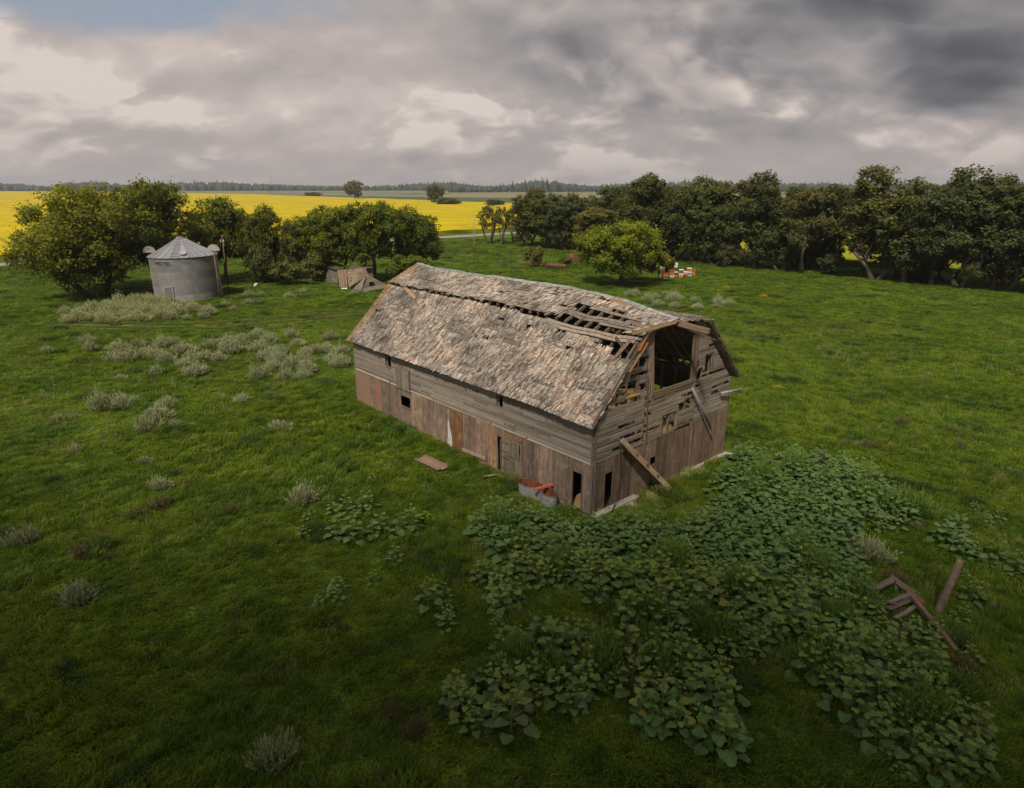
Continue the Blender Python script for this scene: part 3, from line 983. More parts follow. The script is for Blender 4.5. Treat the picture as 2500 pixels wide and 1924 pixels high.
def beam(name, p0, p1, wid, thk, parent=BARN, color=(1, 1, 1), upv=(0, 0, 1), me=None):
    return obj(name, me or rng.choice(UBEAM), None, parent, beam_matrix(p0, p1, wid, thk, upv), color)


def cut(a, b, holes):
    """interval a..b minus holes"""
    segs = [(a, b)]
    for h0, h1 in holes:
        nxt = []
        for s0, s1 in segs:
            if h1 <= s0 or h0 >= s1:
                nxt.append((s0, s1))
            else:
                if h0 - s0 > 0.06: nxt.append((s0, h0))
                if s1 - h1 > 0.06: nxt.append((h1, s1))
        segs = nxt
    return segs


def warm(r0=0.85, r1=1.15, w_=0.05):
    k = rng.uniform(r0, r1)
    return (k * (1 + rng.uniform(-w_, w_)), k, k * (1 - rng.uniform(0, w_ * 2)))


# --- front (long) wall: lap siding above, plywood below
FRONT_OPEN = [(16.76, 17.36, 3.58, 4.22), (6.12, 6.62, 3.66, 4.30)]


def front_board(u0, u1, z, h, tilt=0.10, color=(1, 1, 1), rag=False, out=0.0, rot=0.0):
    # runs from u1 (left in the view) to u0, faces -x
    X = Vector((0, -1, rot)).normalized()
    Z = Vector((-1, 0, 0))
    Y = Z.cross(X)
    q = Matrix.Rotation(tilt, 3, X)
    return board('siding_board', axes(X, q @ Y, q @ Z, (0.0 - out, u1, z), (u1 - u0, h * 1.12, 0.022)), color=color, rag=rag)


z = 2.62
h = 0.137
row = 0
while z < 4.42:
    joints = [0.0] + sorted(rng.uniform(1.5, 20) for _ in range(rng.choice((4, 5, 6)))) + [BL]
    holes = [(a, b) for a, b, c, d in FRONT_OPEN if c - 0.05 < z + h / 2 < d]
    for a, b in zip(joints[:-1], joints[1:]):
        for s0, s1 in cut(a, b, holes):
            if s1 - s0 < 0.08: continue
            tn = warm(0.85, 1.12, 0.04)
            front_board(s0 + 0.006, s1 - 0.006, z, h, color=(tn[0] * 0.98, tn[1] * 0.98, tn[2] * 1.0), rot=rng.uniform(-0.002, 0.002), rag=rng.random() < 0.12)
    z += h
    row += 1
for a, b in ((0.0, 4.3), (4.33, 7.0), (7.03, 12.4), (12.43, 17.0), (17.03, 21.46)):
    X = Vector((0, -1, 0)); Z = Vector((-1, 0, 0.55)).normalized()
    board('band_board', axes(X, Z.cross(X), Z, (-0.035, b, 2.50), (b - a, 0.17, 0.03)), color=warm(1.05, 1.25, 0.04))
# eave fascia, cracked and partly gone
for a, b, dz_ in ((0.0, 3.2, 0), (3.3, 6.5, -0.02), (9.9, 11.6, -0.05), (11.7, 13.3, 0.02), (13.5, 16.6, 0.0), (16.7, 21.6, 0.02)):
    beam('fascia_board', (-0.06, a, 4.40 + dz_), (-0.06, b, 4.43 + dz_ + rng.uniform(-.03, .03)), 0.13, 0.025, color=warm(1.0, 1.3))
for (o0, o1, z0, z1) in FRONT_OPEN:
    fr = MB()
    fr.box(-0.03, 0.05, o0 - 0.09, o0, z0 - 0.05, z1 + 0.05)
    fr.box(-0.03, 0.05, o1, o1 + 0.09, z0 - 0.05, z1 + 0.05)
    fr.box(-0.04, 0.05, o0, o1, z0 - 0.08, z0)
    obj('window_frame', fr.build('window_frame'), M_beam, BARN, color=(0.9, 0.9, 0.9))
    half = board('window_shutter', axes((0, 0, 1), (0, 1, 0), (-1, 0, 0), (0.05, o1 - 0.19, z0 + 0.02), (z1 - z0 - 0.04, 0.18, 0.02)), color=(0.55, 0.55, 0.5))
# boarded hatch
hatch = empty('hatch')
hatch.parent = BARN
for k in range(7):
    o = board('plank', axes((0, 0, 1), (0, 1, 0), (-1, 0, 0), (-0.075, 14.74 + k * 0.182, 2.47 + rng.uniform(-.02, .02)), (1.30, 0.176, 0.022)), hatch, (0.85, 0.86, 0.78))
for p0, p1 in (((-0.085, 14.66, 2.42), (-0.085, 14.66, 3.84)), ((-0.085, 16.08, 2.40), (-0.085, 16.08, 3.84)), ((-0.09, 14.6, 3.86), (-0.09, 16.14, 3.82))):
    beam('hatch_frame', p0, p1, 0.10, 0.03, hatch, (0.95, 0.93, 0.85), upv=(0, 1, 0.2))
for zz in (2.7, 3.45):
    obj('hinge', MB().box(-0.115, -0.10, 14.64, 15.0, zz, zz + 0.05).build('hinge'), M_rust, hatch)

# plywood sheets: u from, u to, tint, material
PLY = [(21.46, 21.04, (1.0, 0.9, 0.85), 'r'), (21.04, 19.62, (1.05, 1.0, 0.95), 'o'), (19.62, 18.90, (1.25, 1.05, 0.95), None), (18.90, 18.20, (1, 1, 1), 'r'),
       (18.20, 16.86, (1.0, 0.98, 0.93), None), (16.86, 16.15, (0.85, 0.80, 0.75), None), (16.15, 14.69, (1.0, 0.93, 0.9), 'win'), (14.69, 13.40, (1.15, 1.03, 0.95), None),
       (13.40, 12.08, (1.1, 1.0, 0.95), None), (12.08, 10.74, (0.95, 0.9, 0.85), None), (10.70, 9.40, (1.0, 0.66, 0.42), None), (9.40, 8.35, (1.05, 0.9, 0.85), None), (8.35, 7.30, (1.0, 0.86, 0.8), None),
       (7.30, 6.64, (1.25, 0.95, 0.66), None), (4.64, 3.62, (1.08, 0.98, 0.96), None), (3.62, 2.62, (1.12, 0.98, 0.95), None), (2.62, 1.27, (0.98, 0.92, 0.90), None), (0.60, 0.0, (0.95, 0.92, 0.9), None)]


def ply(u1, u0, z0, z1, color, mat=None, out=0.0, name='plywood_panel'):
    M = axes((0, 0, 1), (0, 1, 0), (-1, 0, 0), (0.0 - out, u0, z0), (z1 - z0, u1 - u0 - 0.012, 0.02))
    o = obj(name, UPLY, None, BARN, M, color)
    if mat:
        o.material_slots[0].link = 'OBJECT'
        o.material_slots[0].material = mat
    return o


for (u1, u0, tn, kind) in PLY:
    out_ = rng.uniform(0.0, 0.012)
    zb = 0.06 + rng.uniform(-0.04, 0.05)
    if kind == 'win':
        me_ = MB()
        for (a, b, c, d) in ((u0 + .006, u1 - .006, zb, 1.38), (u0 + .006, u1 - .006, 2.03, 2.55), (u0 + .006, 14.76, 1.38, 2.03), (15.79, u1 - .006, 1.38, 2.03)):
            me_.box(-0.02 - out_, 0.0, a, b, c, d)
        obj('plywood_panel', me_.build('plywood_window_panel'), M_ply, BARN, color=tn)
        beam('window_sill', (-0.04, 14.70, 1.36), (-0.04, 15.85, 1.36), 0.06, 0.05, color=(1.1, 1.05, 1))
        beam('broken_slat', (-0.05, 14.80, 1.55), (-0.09, 14.60, 1.72), 0.05, 0.02, color=(1.1, 1.05, 1))
    else:
        ply(u1, u0, zb, 2.53 + rng.uniform(-.01, .02), tn, {'r': M_redpeel, 'o': M_rustpeel}.get(kind), out_)
# batten strips over some joints
for u in (21.04, 19.62, 13.40, 12.08, 7.30, 2.60, 10.70, 9.40, 18.2):
    o = board('batten', axes((0, 0, 1), (0, 1, 0), (-1, 0, 0), (-0.034, u - 0.035, 0.08), (2.42, 0.06, 0.014)), color=warm(0.95, 1.2))
# slit door standing ajar + jambs
beam('door_jamb', (-0.03, 6.58, 0.1), (-0.03, 6.58, 2.5), 0.10, 0.06, upv=(0, 1, 0), color=(0.9, 0.85, 0.8))
beam('door_jamb', (-0.03, 6.10, 0.1), (-0.03, 6.10, 2.5), 0.14, 0.06, upv=(0, 1, 0), color=(1.2, 1.05, 0.95))
board('door_leaf', axes((0, 0, 1), (0.35, 0.94, 0), (-0.94, 0.35, 0), (0.02, 6.22, 0.15), (1.9, 0.30, 0.03)), color=(0.55, 0.47, 0.4))
ply(6.60, 6.14, 2.03, 2.53, (0.9, 0.8, 0.72))
# stable door, two leaves
door = empty('door')
door.parent = BARN
for (z0, z1, sh) in ((0.14, 1.16, 0.0), (1.19, 2.03, 0.10)):
    for k in range(6):
        ww = (1.30 - sh) / 6
        board('plank', axes((0, 0, 1), (0, 1, 0), (-1, 0, 0), (-0.035 - sh * 0.1, 4.73 + sh + k * ww, z0 + rng.uniform(-.015, .015)), (z1 - z0, ww - 0.008, 0.024)), door, (0.80, 0.80, 0.73))
for zz in (0.38, 0.98, 1.32, 1.82):
    obj('hinge', MB().box(-0.085, -0.062, 5.62, 6.12, zz, zz + 0.055).build('hinge'), M_rust, door)
obj('latch', MB().box(-0.085, -0.06, 4.72, 4.80, 1.2, 1.5).build('latch'), M_rust, door)
ply(6.04, 4.66, 2.06, 2.53, (0.85, 0.66, 0.52))
beam('door_jamb', (-0.045, 4.69, 0.1), (-0.045, 4.69, 2.06), 0.07, 0.05, upv=(0, 1, 0), color=(1.1, 1.05, 0.95))
beam('door_head', (-0.05, 4.66, 2.055), (-0.05, 6.04, 2.05), 0.05, 0.03, color=(1.4, 1.35, 1.3))
# near doorway
ply(1.27, 0.60, 1.88, 2.53, (0.9, 0.87, 0.85))
beam('door_jamb', (-0.03, 1.24, 0.05), (-0.03, 1.24, 1.9), 0.09, 0.06, upv=(0, 1, 0), color=(1.15, 0.95, 0.75))
beam('door_jamb', (-0.02, 0.62, 0.05), (-0.02, 0.62, 1.9), 0.06, 0.05, upv=(0, 1, 0), color=(0.7, 0.65, 0.6))

# --- corner boards
beam('corner_board', (-0.035, 0.06, 0.1), (-0.045, 0.06, 4.45), 0.14, 0.025, upv=(0, 1, 0), color=(0.95, 0.92, 0.9))
beam('corner_board', (0.06, -0.04, 0.1), (0.06, -0.045, 4.45), 0.14, 0.025, upv=(1, 0, 0), color=(0.85, 0.82, 0.8))
beam('corner_board', (-0.035, BL - 0.05, 0.1), (-0.035, BL - 0.05, 4.45), 0.12, 0.025, upv=(0, 1, 0), color=(0.95, 0.95, 0.95))
beam('corner_board', (BW - 0.05, -0.04, -0.2), (BW - 0.05, -0.04, 4.5), 0.12, 0.03, upv=(1, 0, 0), color=(0.95, 0.92, 0.88))

# --- near gable
G_OPEN = [(3.78, 7.22, 5.02, 9.9), (2.06, 2.80, 5.34, 6.05), (8.38, 9.02, 5.38, 6.16), (4.97, 6.18, 2.74, 3.80), (6.24, 6.90, 3.66, 4.02), (6.98, 7.30, 3.70, 4.04)]
# patches where boards have dropped off: v0, v1, z0, z1, chance
G_GONE = [(7.9, 11.0, 3.86, 4.42, 0.72), (0.3, 3.45, 3.60, 4.02, 0.35), (0.7, 3.5, 2.95, 3.40, 0.42), (4.0, 5.7, 4.55, 4.90, 0.55), (2.8, 3.5, 5.3, 5.75, 0.75),
          (1.2, 2.0, 5.45, 5.80, 0.8), (2.3, 3.4, 6.55, 7.10, 0.55), (7.7, 8.35, 5.2, 5.62, 0.6), (5.4, 7.6, 2.60, 2.76, 0.7), (7.4, 7.8, 5.6, 6.4, 0.5), (9.0, 11.0, 4.6, 4.75, 0.4), (4.1, 4.9, 4.30, 4.50, 0.5), (7.3, 8.3, 4.42, 5.2, 0.3), (3.5, 4.0, 3.2, 5.0, 0.35), (6.3, 7.5, 4.05, 4.5, 0.35), (0.2, 3.4, 4.1, 5.2, 0.10), (8.0, 10.5, 5.0, 7.2, 0.10), (2.2, 3.5, 6.0, 7.9, 0.22), (3.6, 4.9, 2.6, 3.3, 0.2)]


def g_lim(z):
    if z < 4.45: a = 0.0
    elif z < 8.0: a = (z - 4.45) / (8.0 - 4.45) * 3.05 + 0.03
    else: a = 3.1 + (z - 8.0) / 1.0 * 2.4
    return a, BW - a


def gable_board(v0, v1, z, h, color, rag, rot=0.0, out=0.0, u=0.0, tilt=0.10):
    X = Vector((1, 0, rot)).normalized()
    Z = Vector((0, -1, 0))
    Y = Z.cross(X)
    q = Matrix.Rotation(tilt, 3, X)
    return board('siding_board', axes(X, q @ Y, q @ Z, (v0, u - out, z), (v1 - v0, h * 1.12, 0.022)), color=color, rag=rag)


z = 2.60
h = 0.142
while z < 8.0:
    a, b = g_lim(z + h)
    holes = [(o[0], o[1]) for o in G_OPEN if o[2] - 0.06 < z + h / 2 < o[3]]
    for s0, s1 in ((a, 3.48), (3.52, 7.62), (7.66, b)):
        if s1 - s0 < 0.15: continue
        cuts = [s0, s1]
        if s1 - s0 > 2.0 and rng.random() < 0.55:
            cuts = [s0, s0 + (s1 - s0) * rng.uniform(0.25, 0.75), s1]
        for c0, c1 in zip(cuts[:-1], cuts[1:]):
            hs = list(holes)
            for g0, g1, gz0, gz1, pr in G_GONE:
                if gz0 <= z + h / 2 <= gz1 and rng.random() < pr:
                    w0 = rng.uniform(g0, (g0 + g1) / 2)
                    hs.append((w0 - 0.1, min(g1, w0 + rng.uniform(0.5, 1.0) * (g1 - g0))))
            for q0, q1 in cut(c0, c1, hs):
                if q1 - q0 < 0.1: continue
                k = rng.uniform(1.08, 1.5)
                gable_board(q0 + 0.006, q1 - 0.006, z + rng.uniform(-0.012, 0.008), h * rng.uniform(0.74, 0.98), (k * 1.0, k * 0.98, k * 0.955), rng.random() < 0.55,
                            rot=rng.uniform(-0.012, 0.012), out=rng.uniform(0, 0.018))
    z += h
# studs behind the siding
for k in range(17):
    v = 0.15 + k * 0.68
    if 3.9 < v < 7.1:
        tops = [(2.6, 5.0)]
    else:
        zt = 4.45 + min(v, BW - v) / 3.05 * 3.55
        tops = [(2.6, min(zt, 8.0) - 0.1)]
    for z0, z1 in tops:
        beam('stud', (v, 0.09, z0), (v, 0.09, z1), 0.06, 0.11, upv=(1, 0, 0), color=(0.95, 0.9, 0.85))
# diagonal braces showing through the gaps
for p0, p1 in (((7.85, 0.02, 3.55), (8.7, 0.02, 4.25)), ((9.3, 0.02, 3.95), (10.95, 0.02, 4.45)), ((4.15, -0.05, 4.55), (5.9, -0.05, 4.72))):
    beam('brace', p0, p1, 0.12, 0.025, color=warm(0.95, 1.1))
# plywood on the gable: v0, v1
GPLY = [(0.0, 0.74, None, (0.95, 0.88, 0.82)), (1.38, 2.05, None, (0.9, 0.82, 0.76)), (2.05, 2.81, None, (0.9, 0.82, 0.76)), (2.81, 4.22, None, (0.98, 0.86, 0.80)), (4.22, 4.62, 'h', (0.95, 0.85, 0.8)), (4.62, 5.72, None, (1.0, 0.88, 0.82)),
        (5.72, 6.70, None, (1.0, 0.86, 0.80)), (6.70, 7.66, None, (0.95, 0.83, 0.78)), (7.66, 8.70, None, (0.97, 0.84, 0.79)), (8.70, 9.79, None, (0.95, 0.84, 0.80)), (9.79, 11.1, None, (1.0, 0.86, 0.82))]


def gply(v0, v1, z0, z1, color):
    return obj('plywood_panel', UPLY, None, BARN, axes((0, 0, 1), (-1, 0, 0), (0, -1, 0), (v1 - 0.006, 0.0, z0), (z1 - z0, v1 - v0 - 0.012, 0.02)), color)


for v0, v1, kind, tn in GPLY:
    zb = 0.05 - 0.022 * v0
    if kind == 'h':
        gply(v0, v1, zb, 1.30, tn)
        gply(v0, v1, 1.68, 2.58, tn)
    else:
        gply(v0, v1, zb, 2.58 + rng.uniform(-.03, .02), tn)
gply(0.74, 1.38, 1.86, 2.58, (0.9, 0.82, 0.76))
beam('door_jamb', (1.36, -0.03, 0.05), (1.36, -0.03, 1.9), 0.08, 0.05, upv=(1, 0, 0), color=(0.95, 0.85, 0.75))
beam('door_jamb', (0.76, -0.03, 0.05), (0.76, -0.03, 1.9), 0.05, 0.05, upv=(1, 0, 0), color=(0.8, 0.72, 0.66))
for v in (1.385, 2.81, 5.72, 9.79, 7.66):
    board('batten', axes((0, 0, 1), (-1, 0, 0), (0, -1, 0), (v + 0.03, -0.022, 0.08), (2.45, 0.06, 0.014)), color=warm(0.85, 1.0))
# hay door surround
beam('door_jamb', (3.70, -0.03, 8.14), (3.98, -0.03, 5.0), 0.15, 0.09, upv=(1, 0, 0), color=(1.15, 1.02, 0.88))
beam('door_jamb', (3.55, -0.05, 6.0), (3.75, -0.05, 2.6), 0.10, 0.04, upv=(1, 0, 0), color=(1.0, 0.92, 0.82))
beam('door_jamb', (7.20, -0.04, 8.15), (7.28, -0.04, 4.98), 0.22, 0.09, upv=(1, 0, 0), color=(1.1, 0.98, 0.82))
beam('door_jamb', (7.48, -0.03, 7.9), (7.62, -0.03, 4.9), 0.12, 0.07, upv=(1, 0, 0), color=(1.1, 1.0, 0.85))
beam('trim_strip', (7.55, -0.045, 5.0), (7.70, -0.045, 2.62), 0.05, 0.03, upv=(1, 0, 0), color=(0.95, 0.85, 0.75))
beam('door_sill', (3.95, -0.05, 5.02), (7.35, -0.05, 5.05), 0.20, 0.07, color=(1.05, 0.92, 0.76))
beam('door_sill', (4.1, -0.055, 4.84), (7.3, -0.055, 4.86), 0.12, 0.05, color=(0.95, 0.85, 0.72))
beam('hanging_slat', (3.38, -0.06, 5.85), (3.62, -0.07, 5.0), 0.07, 0.02, upv=(1, 0, 0), color=(1.2, 1.12, 1.0))
for (o0, o1, z0, z1) in G_OPEN[1:4]:
    fr = MB()
    fr.box(o0 - 0.09, o0 + 0.01, -0.045, 0.04, z0 - 0.04, z1 + 0.05)
    fr.box(o1 - 0.01, o1 + 0.13, -0.045, 0.04, z0 - 0.04, z1 + 0.05)
    fr.box(o0 - 0.1, o1 + 0.12, -0.05, 0.04, z1 + 0.05, z1 + 0.12)
    obj('window_frame', fr.build('window_frame'), M_beam, BARN, color=(1.0, 0.92, 0.82))
obj('window_sill', MB().box(1.95, 2.95, -0.16, 0.04, 5.26, 5.31).build('window_sill'), M_beam, BARN, color=(1.5, 1.05, 0.45))
# loose planks along the roof edge and the fallen orange corner boards
beam('rake_board', (3.05, -0.20, 8.09), (2.50, -0.22, 7.42), 0.20, 0.03, upv=(0, -1, 0.3), color=(1.7, 0.85, 0.35))
beam('rake_board', (3.02, -0.28, 7.72), (1.86, -0.26, 6.55), 0.16, 0.03, upv=(0, -1, 0.3), color=(1.3, 0.95, 0.6))
beam('rake_board', (2.9, -0.16, 7.9), (-0.36, -0.16, 4.52), 0.16, 0.03, upv=(0.6, 0, 0.6), color=(1.05, 0.98, 0.9))
beam('rake_board', (5.45, -0.10, 8.34), (3.05, -0.12, 8.14), 0.20, 0.035, upv=(0, 0, 1), color=(1.15, 0.95, 0.62))
beam('rake_board', (5.0, -0.34, 8.40), (1.85, -0.30, 8.32), 0.17, 0.035, upv=(0, 0.5, 1), color=(1.15, 1.0, 0.72))
beam('rake_board', (5.7, 0.02, 8.28), (8.05, -0.12, 8.12), 0.17, 0.035, upv=(0, 0, 1), color=(1.2, 0.9, 0.5))
beam('rake_board', (8.05, -0.36, 7.98), (11.46, -0.32, 4.52), 0.22, 0.04, upv=(0.6, 0, 0.6), color=(0.7, 0.62, 0.55))
# hay-carrier track still hanging off the ridge
beam('track_beam', (5.55, 0.3, 8.26), (5.55, -1.77, 8.10), 0.24, 0.16, color=(1.15, 1.0, 0.85))
tr = MB().tube([(5.55, 0.14, 8.15), (5.55, -1.0, 7.96), (5.55, -2.14, 7.77)], 0.028, 6)
obj('track_rail', tr.build('track_rail'), M_rust, BARN)
for u, zz in ((-0.56, 8.06), (-1.11, 7.95), (-1.63, 7.86)):
    obj('track_hanger', MB().tube([(5.55, u, 8.3), (5.55, u, zz)], 0.02, 5).build('track_hanger'), M_rust, BARN)

# --- roof surfaces
RU = [-0.6, 0.0, 2.86, 5.0, 7.3, 9.9, 15.0, 19.3, 21.76, 22.5]
RZ = [8.33, 8.43, 8.88, 9.06, 9.13, 9.12, 9.05, 9.06, 9.20, 9.2]
KU = [-0.6, 0.2, 1.6, 4.2, 6.4, 11.0, 16.4, 22.5]
KZ = [8.0, 7.92, 7.76, 7.76, 7.95, 8.0, 7.94, 7.95]
EU = [-0.6, 0, 1.5, 3.5, 7, 13, 22.5]
EZ = [4.43, 4.43, 4.46, 4.57, 4.54, 4.57, 4.54]


def roof(side, part, u, t, off=0.0):
    u = np.asarray(u, float)
    t = np.asarray(t, float)
    if side == 'back':
        zr_ = np.interp(u, RU, RZ)
        zk_ = np.full_like(u, 8.0)
        ze_ = np.full_like(u, 4.45)
    else:
        zr_ = np.interp(u, RU, RZ)
        zk_ = np.interp(u, KU, KZ)
        ze_ = np.interp(u, EU, EZ)
    if part == 'low':
        v0, z0, v1, z1 = -0.39, ze_, 3.09, zk_
    else:
        v0, z0, v1, z1 = 2.93, zk_ + 0.10, 5.55, zr_
    wob = 0.022 * np.sin(u * 1.3 + t * 4) + 0.016 * np.sin(u * 3.1 - t * 7)
    wob = wob - (0.06 * np.sin(t * math.pi) if part == 'low' else 0.03 * np.sin(t * math.pi))
    ln = np.hypot(v1 - v0, z1 - z0)
    o_ = off + wob
    v = v0 + (v1 - v0) * t - (z1 - z0) / ln * o_
    z = z0 + (z1 - z0) * t + (v1 - v0) / ln * o_
    if side == 'back':
        v = BW - v
    return np.stack([v, u, z], -1)


# holes measured on the slopes: u0, u1, t0, t1
H_UP = [(16.6, 19.4, -0.1, 0.045), (14.8, 16.5, -0.1, 0.10), (9.35, 11.3, -0.1, 0.10), (7.1, 8.85, -0.1, 0.09), (15.25, 15.95, 0.61, 0.67), (9.6, 10.2, 0.93, 0.985), (8.95, 9.55, 0.85, 0.91),
        (7.8, 8.45, 0.22, 0.27), (7.0, 8.2, 0.84, 0.90), (6.35, 7.7, 0.73, 0.80), (4.3, 4.9, 0.90, 0.96), (3.75, 4.5, 0.82, 0.88), (6.2, 7.3, -0.1, 0.06), (1.7, 5.2, 0.40, 0.52), (4.3, 5.3, 0.50, 0.58),
        (1.0, 5.35, -0.1, 0.17), (3.0, 5.3, 0.1, 0.22), (11.9, 12.6, 0.3, 0.34), (19.9, 21.7, -0.1, 0.05), (11.5, 13.0, -0.1, 0.05), (13.4, 14.6, -0.1, 0.065), (5.4, 6.1, -0.1, 0.12), (8.9, 9.3, -0.1, 0.04), (16.9, 17.5, 0.04, 0.11), (18.3, 18.7, 0.04, 0.09), (12.2, 12.7, 0.05, 0.11), (2.4, 3.1, 0.62, 0.68), (5.6, 6.3, 0.42, 0.47), (0.4, 1.4, 0.30, 0.36), (10.6, 11.2, 0.45, 0.49), (13.6, 14.1, 0.72, 0.76)]
BARE_UP = [(1.0, 5.4, 0.0, 0.60), (2.2, 4.2, 0.60, 0.72), (11.4, 14.6, 0.0, 0.07)]
H_LO = [(9.6, 10.2, 0.825, 0.86), (8.9, 9.5, 0.80, 0.85), (6.65, 7.25, 0.82, 0.86), (10.0, 10.42, 0.52, 0.57), (9.2, 9.75, 0.515, 0.56), (20.4, 21.2, 0.53, 0.57), (1.2, 2.4, 0.86, 0.91), (-0.7, 1.30, 0.76, 0.96),
        (3.4, 3.85, 0.715, 0.755), (6.2, 19.6, 0.982, 1.1), (4.6, 5.2, 0.86, 0.90), (15.0, 15.5, 0.78, 0.81), (12.9, 13.3, 0.34, 0.37), (6.0, 6.4, 0.42, 0.45), (2.2, 2.6, 0.50, 0.53), (17.6, 18.0, 0.62, 0.65)]
BARE_LO = [(0.0, 5.3, 0.90, 1.1), (0.5, 3.0, 0.84, 1.0), (5.3, 8.0, 0.955, 1.1), (12.5, 14.3, 0.97, 1.1), (-0.3, 0.8, 0.70, 0.78)]


def inside(lst, u, t):
    return any(a <= u <= b and c <= t <= d for a, b, c, d in lst)


SLOPES = [('front', 'low', 5.02, H_LO), ('front', 'up', 2.80, H_UP), ('back', 'low', 5.02, [(2.5, 3.4, 0.05, 0.10), (1.0, 2.2, 0.0, 0.05), (7, 7.6, 0.5, 0.54), (12, 12.5, 0.3, 0.34)]), ('back', 'up', 2.80, [(4, 4.5, 0.4, 0.45), (2.0, 2.5, 0.7, 0.75)])]
for side, part, ln, HH in SLOPES:
    wd = 0.205 if side == 'front' else 0.33
    nrow = int(ln / wd)
    ulo = -0.18 if side == 'front' else -0.40
    for i in range(nrow):
        t0, t1 = i / nrow, (i + 0.93) / nrow
        tm = (t0 + t1) / 2
        hs = [(a, b) for a, b, c, d in HH if c - 0.01 <= tm <= d + 0.01]
        js = [ulo + rng.uniform(-0.06, 0.06)] + sorted(rng.uniform(1, 21) for _ in range(4)) + [21.68]
        for a, b in zip(js[:-1], js[1:]):
            hh = [(p + rng.uniform(-.15, .15), q + rng.uniform(-.15, .15)) for p, q in hs]
            for s0, s1 in cut(a + 0.01, b - 0.01, hh):
                if s1 - s0 < 0.15: continue
                n = max(1, int((s1 - s0) / 0.8))
                us = np.linspace(s0, s1, n + 1)
                sag = rng.uniform(-0.012, 0.012)
                if side == 'front' and part == 'up' and tm < 0.6:
                    sag += 0.05 * math.sin(i * 2.1)
                bend = sag * np.sin(np.linspace(0, math.pi, n + 1))
                if side == 'front' and part == 'up' and 0.15 < tm < 0.45:
                    bend = bend + 0.10 * np.sin((us - 1.0) / 4.3 * math.pi * 2) * ((us > 1) & (us < 5.3))
                q0, q1 = roof(side, part, us, np.full(n + 1, t0), bend), roof(side, part, us, np.full(n + 1, t1), bend)
                q2, q3 = roof(side, part, us, np.full(n + 1, t1), bend - 0.024), roof(side, part, us, np.full(n + 1, t0), bend - 0.024)
                Vb = np.stack([q0, q1, q2, q3], 1).reshape(-1, 3)
                Fb = []
                for k in range(n):
                    for e in range(4):
                        e2 = (e + 1) % 4
                        Fb.append((k * 4 + e, k * 4 + e2, k * 4 + 4 + e2, k * 4 + 4 + e))
                Fb += [(0, 3, 2, 1), (n * 4, n * 4 + 1, n * 4 + 2, n * 4 + 3)]
                me_ = mesh('sheathing_board', Vb, Fb)
                me_.materials.append(M_wood)
                o = obj('sheathing_board', me_, None, BARN, color=warm(0.72, 1.0, 0.05))


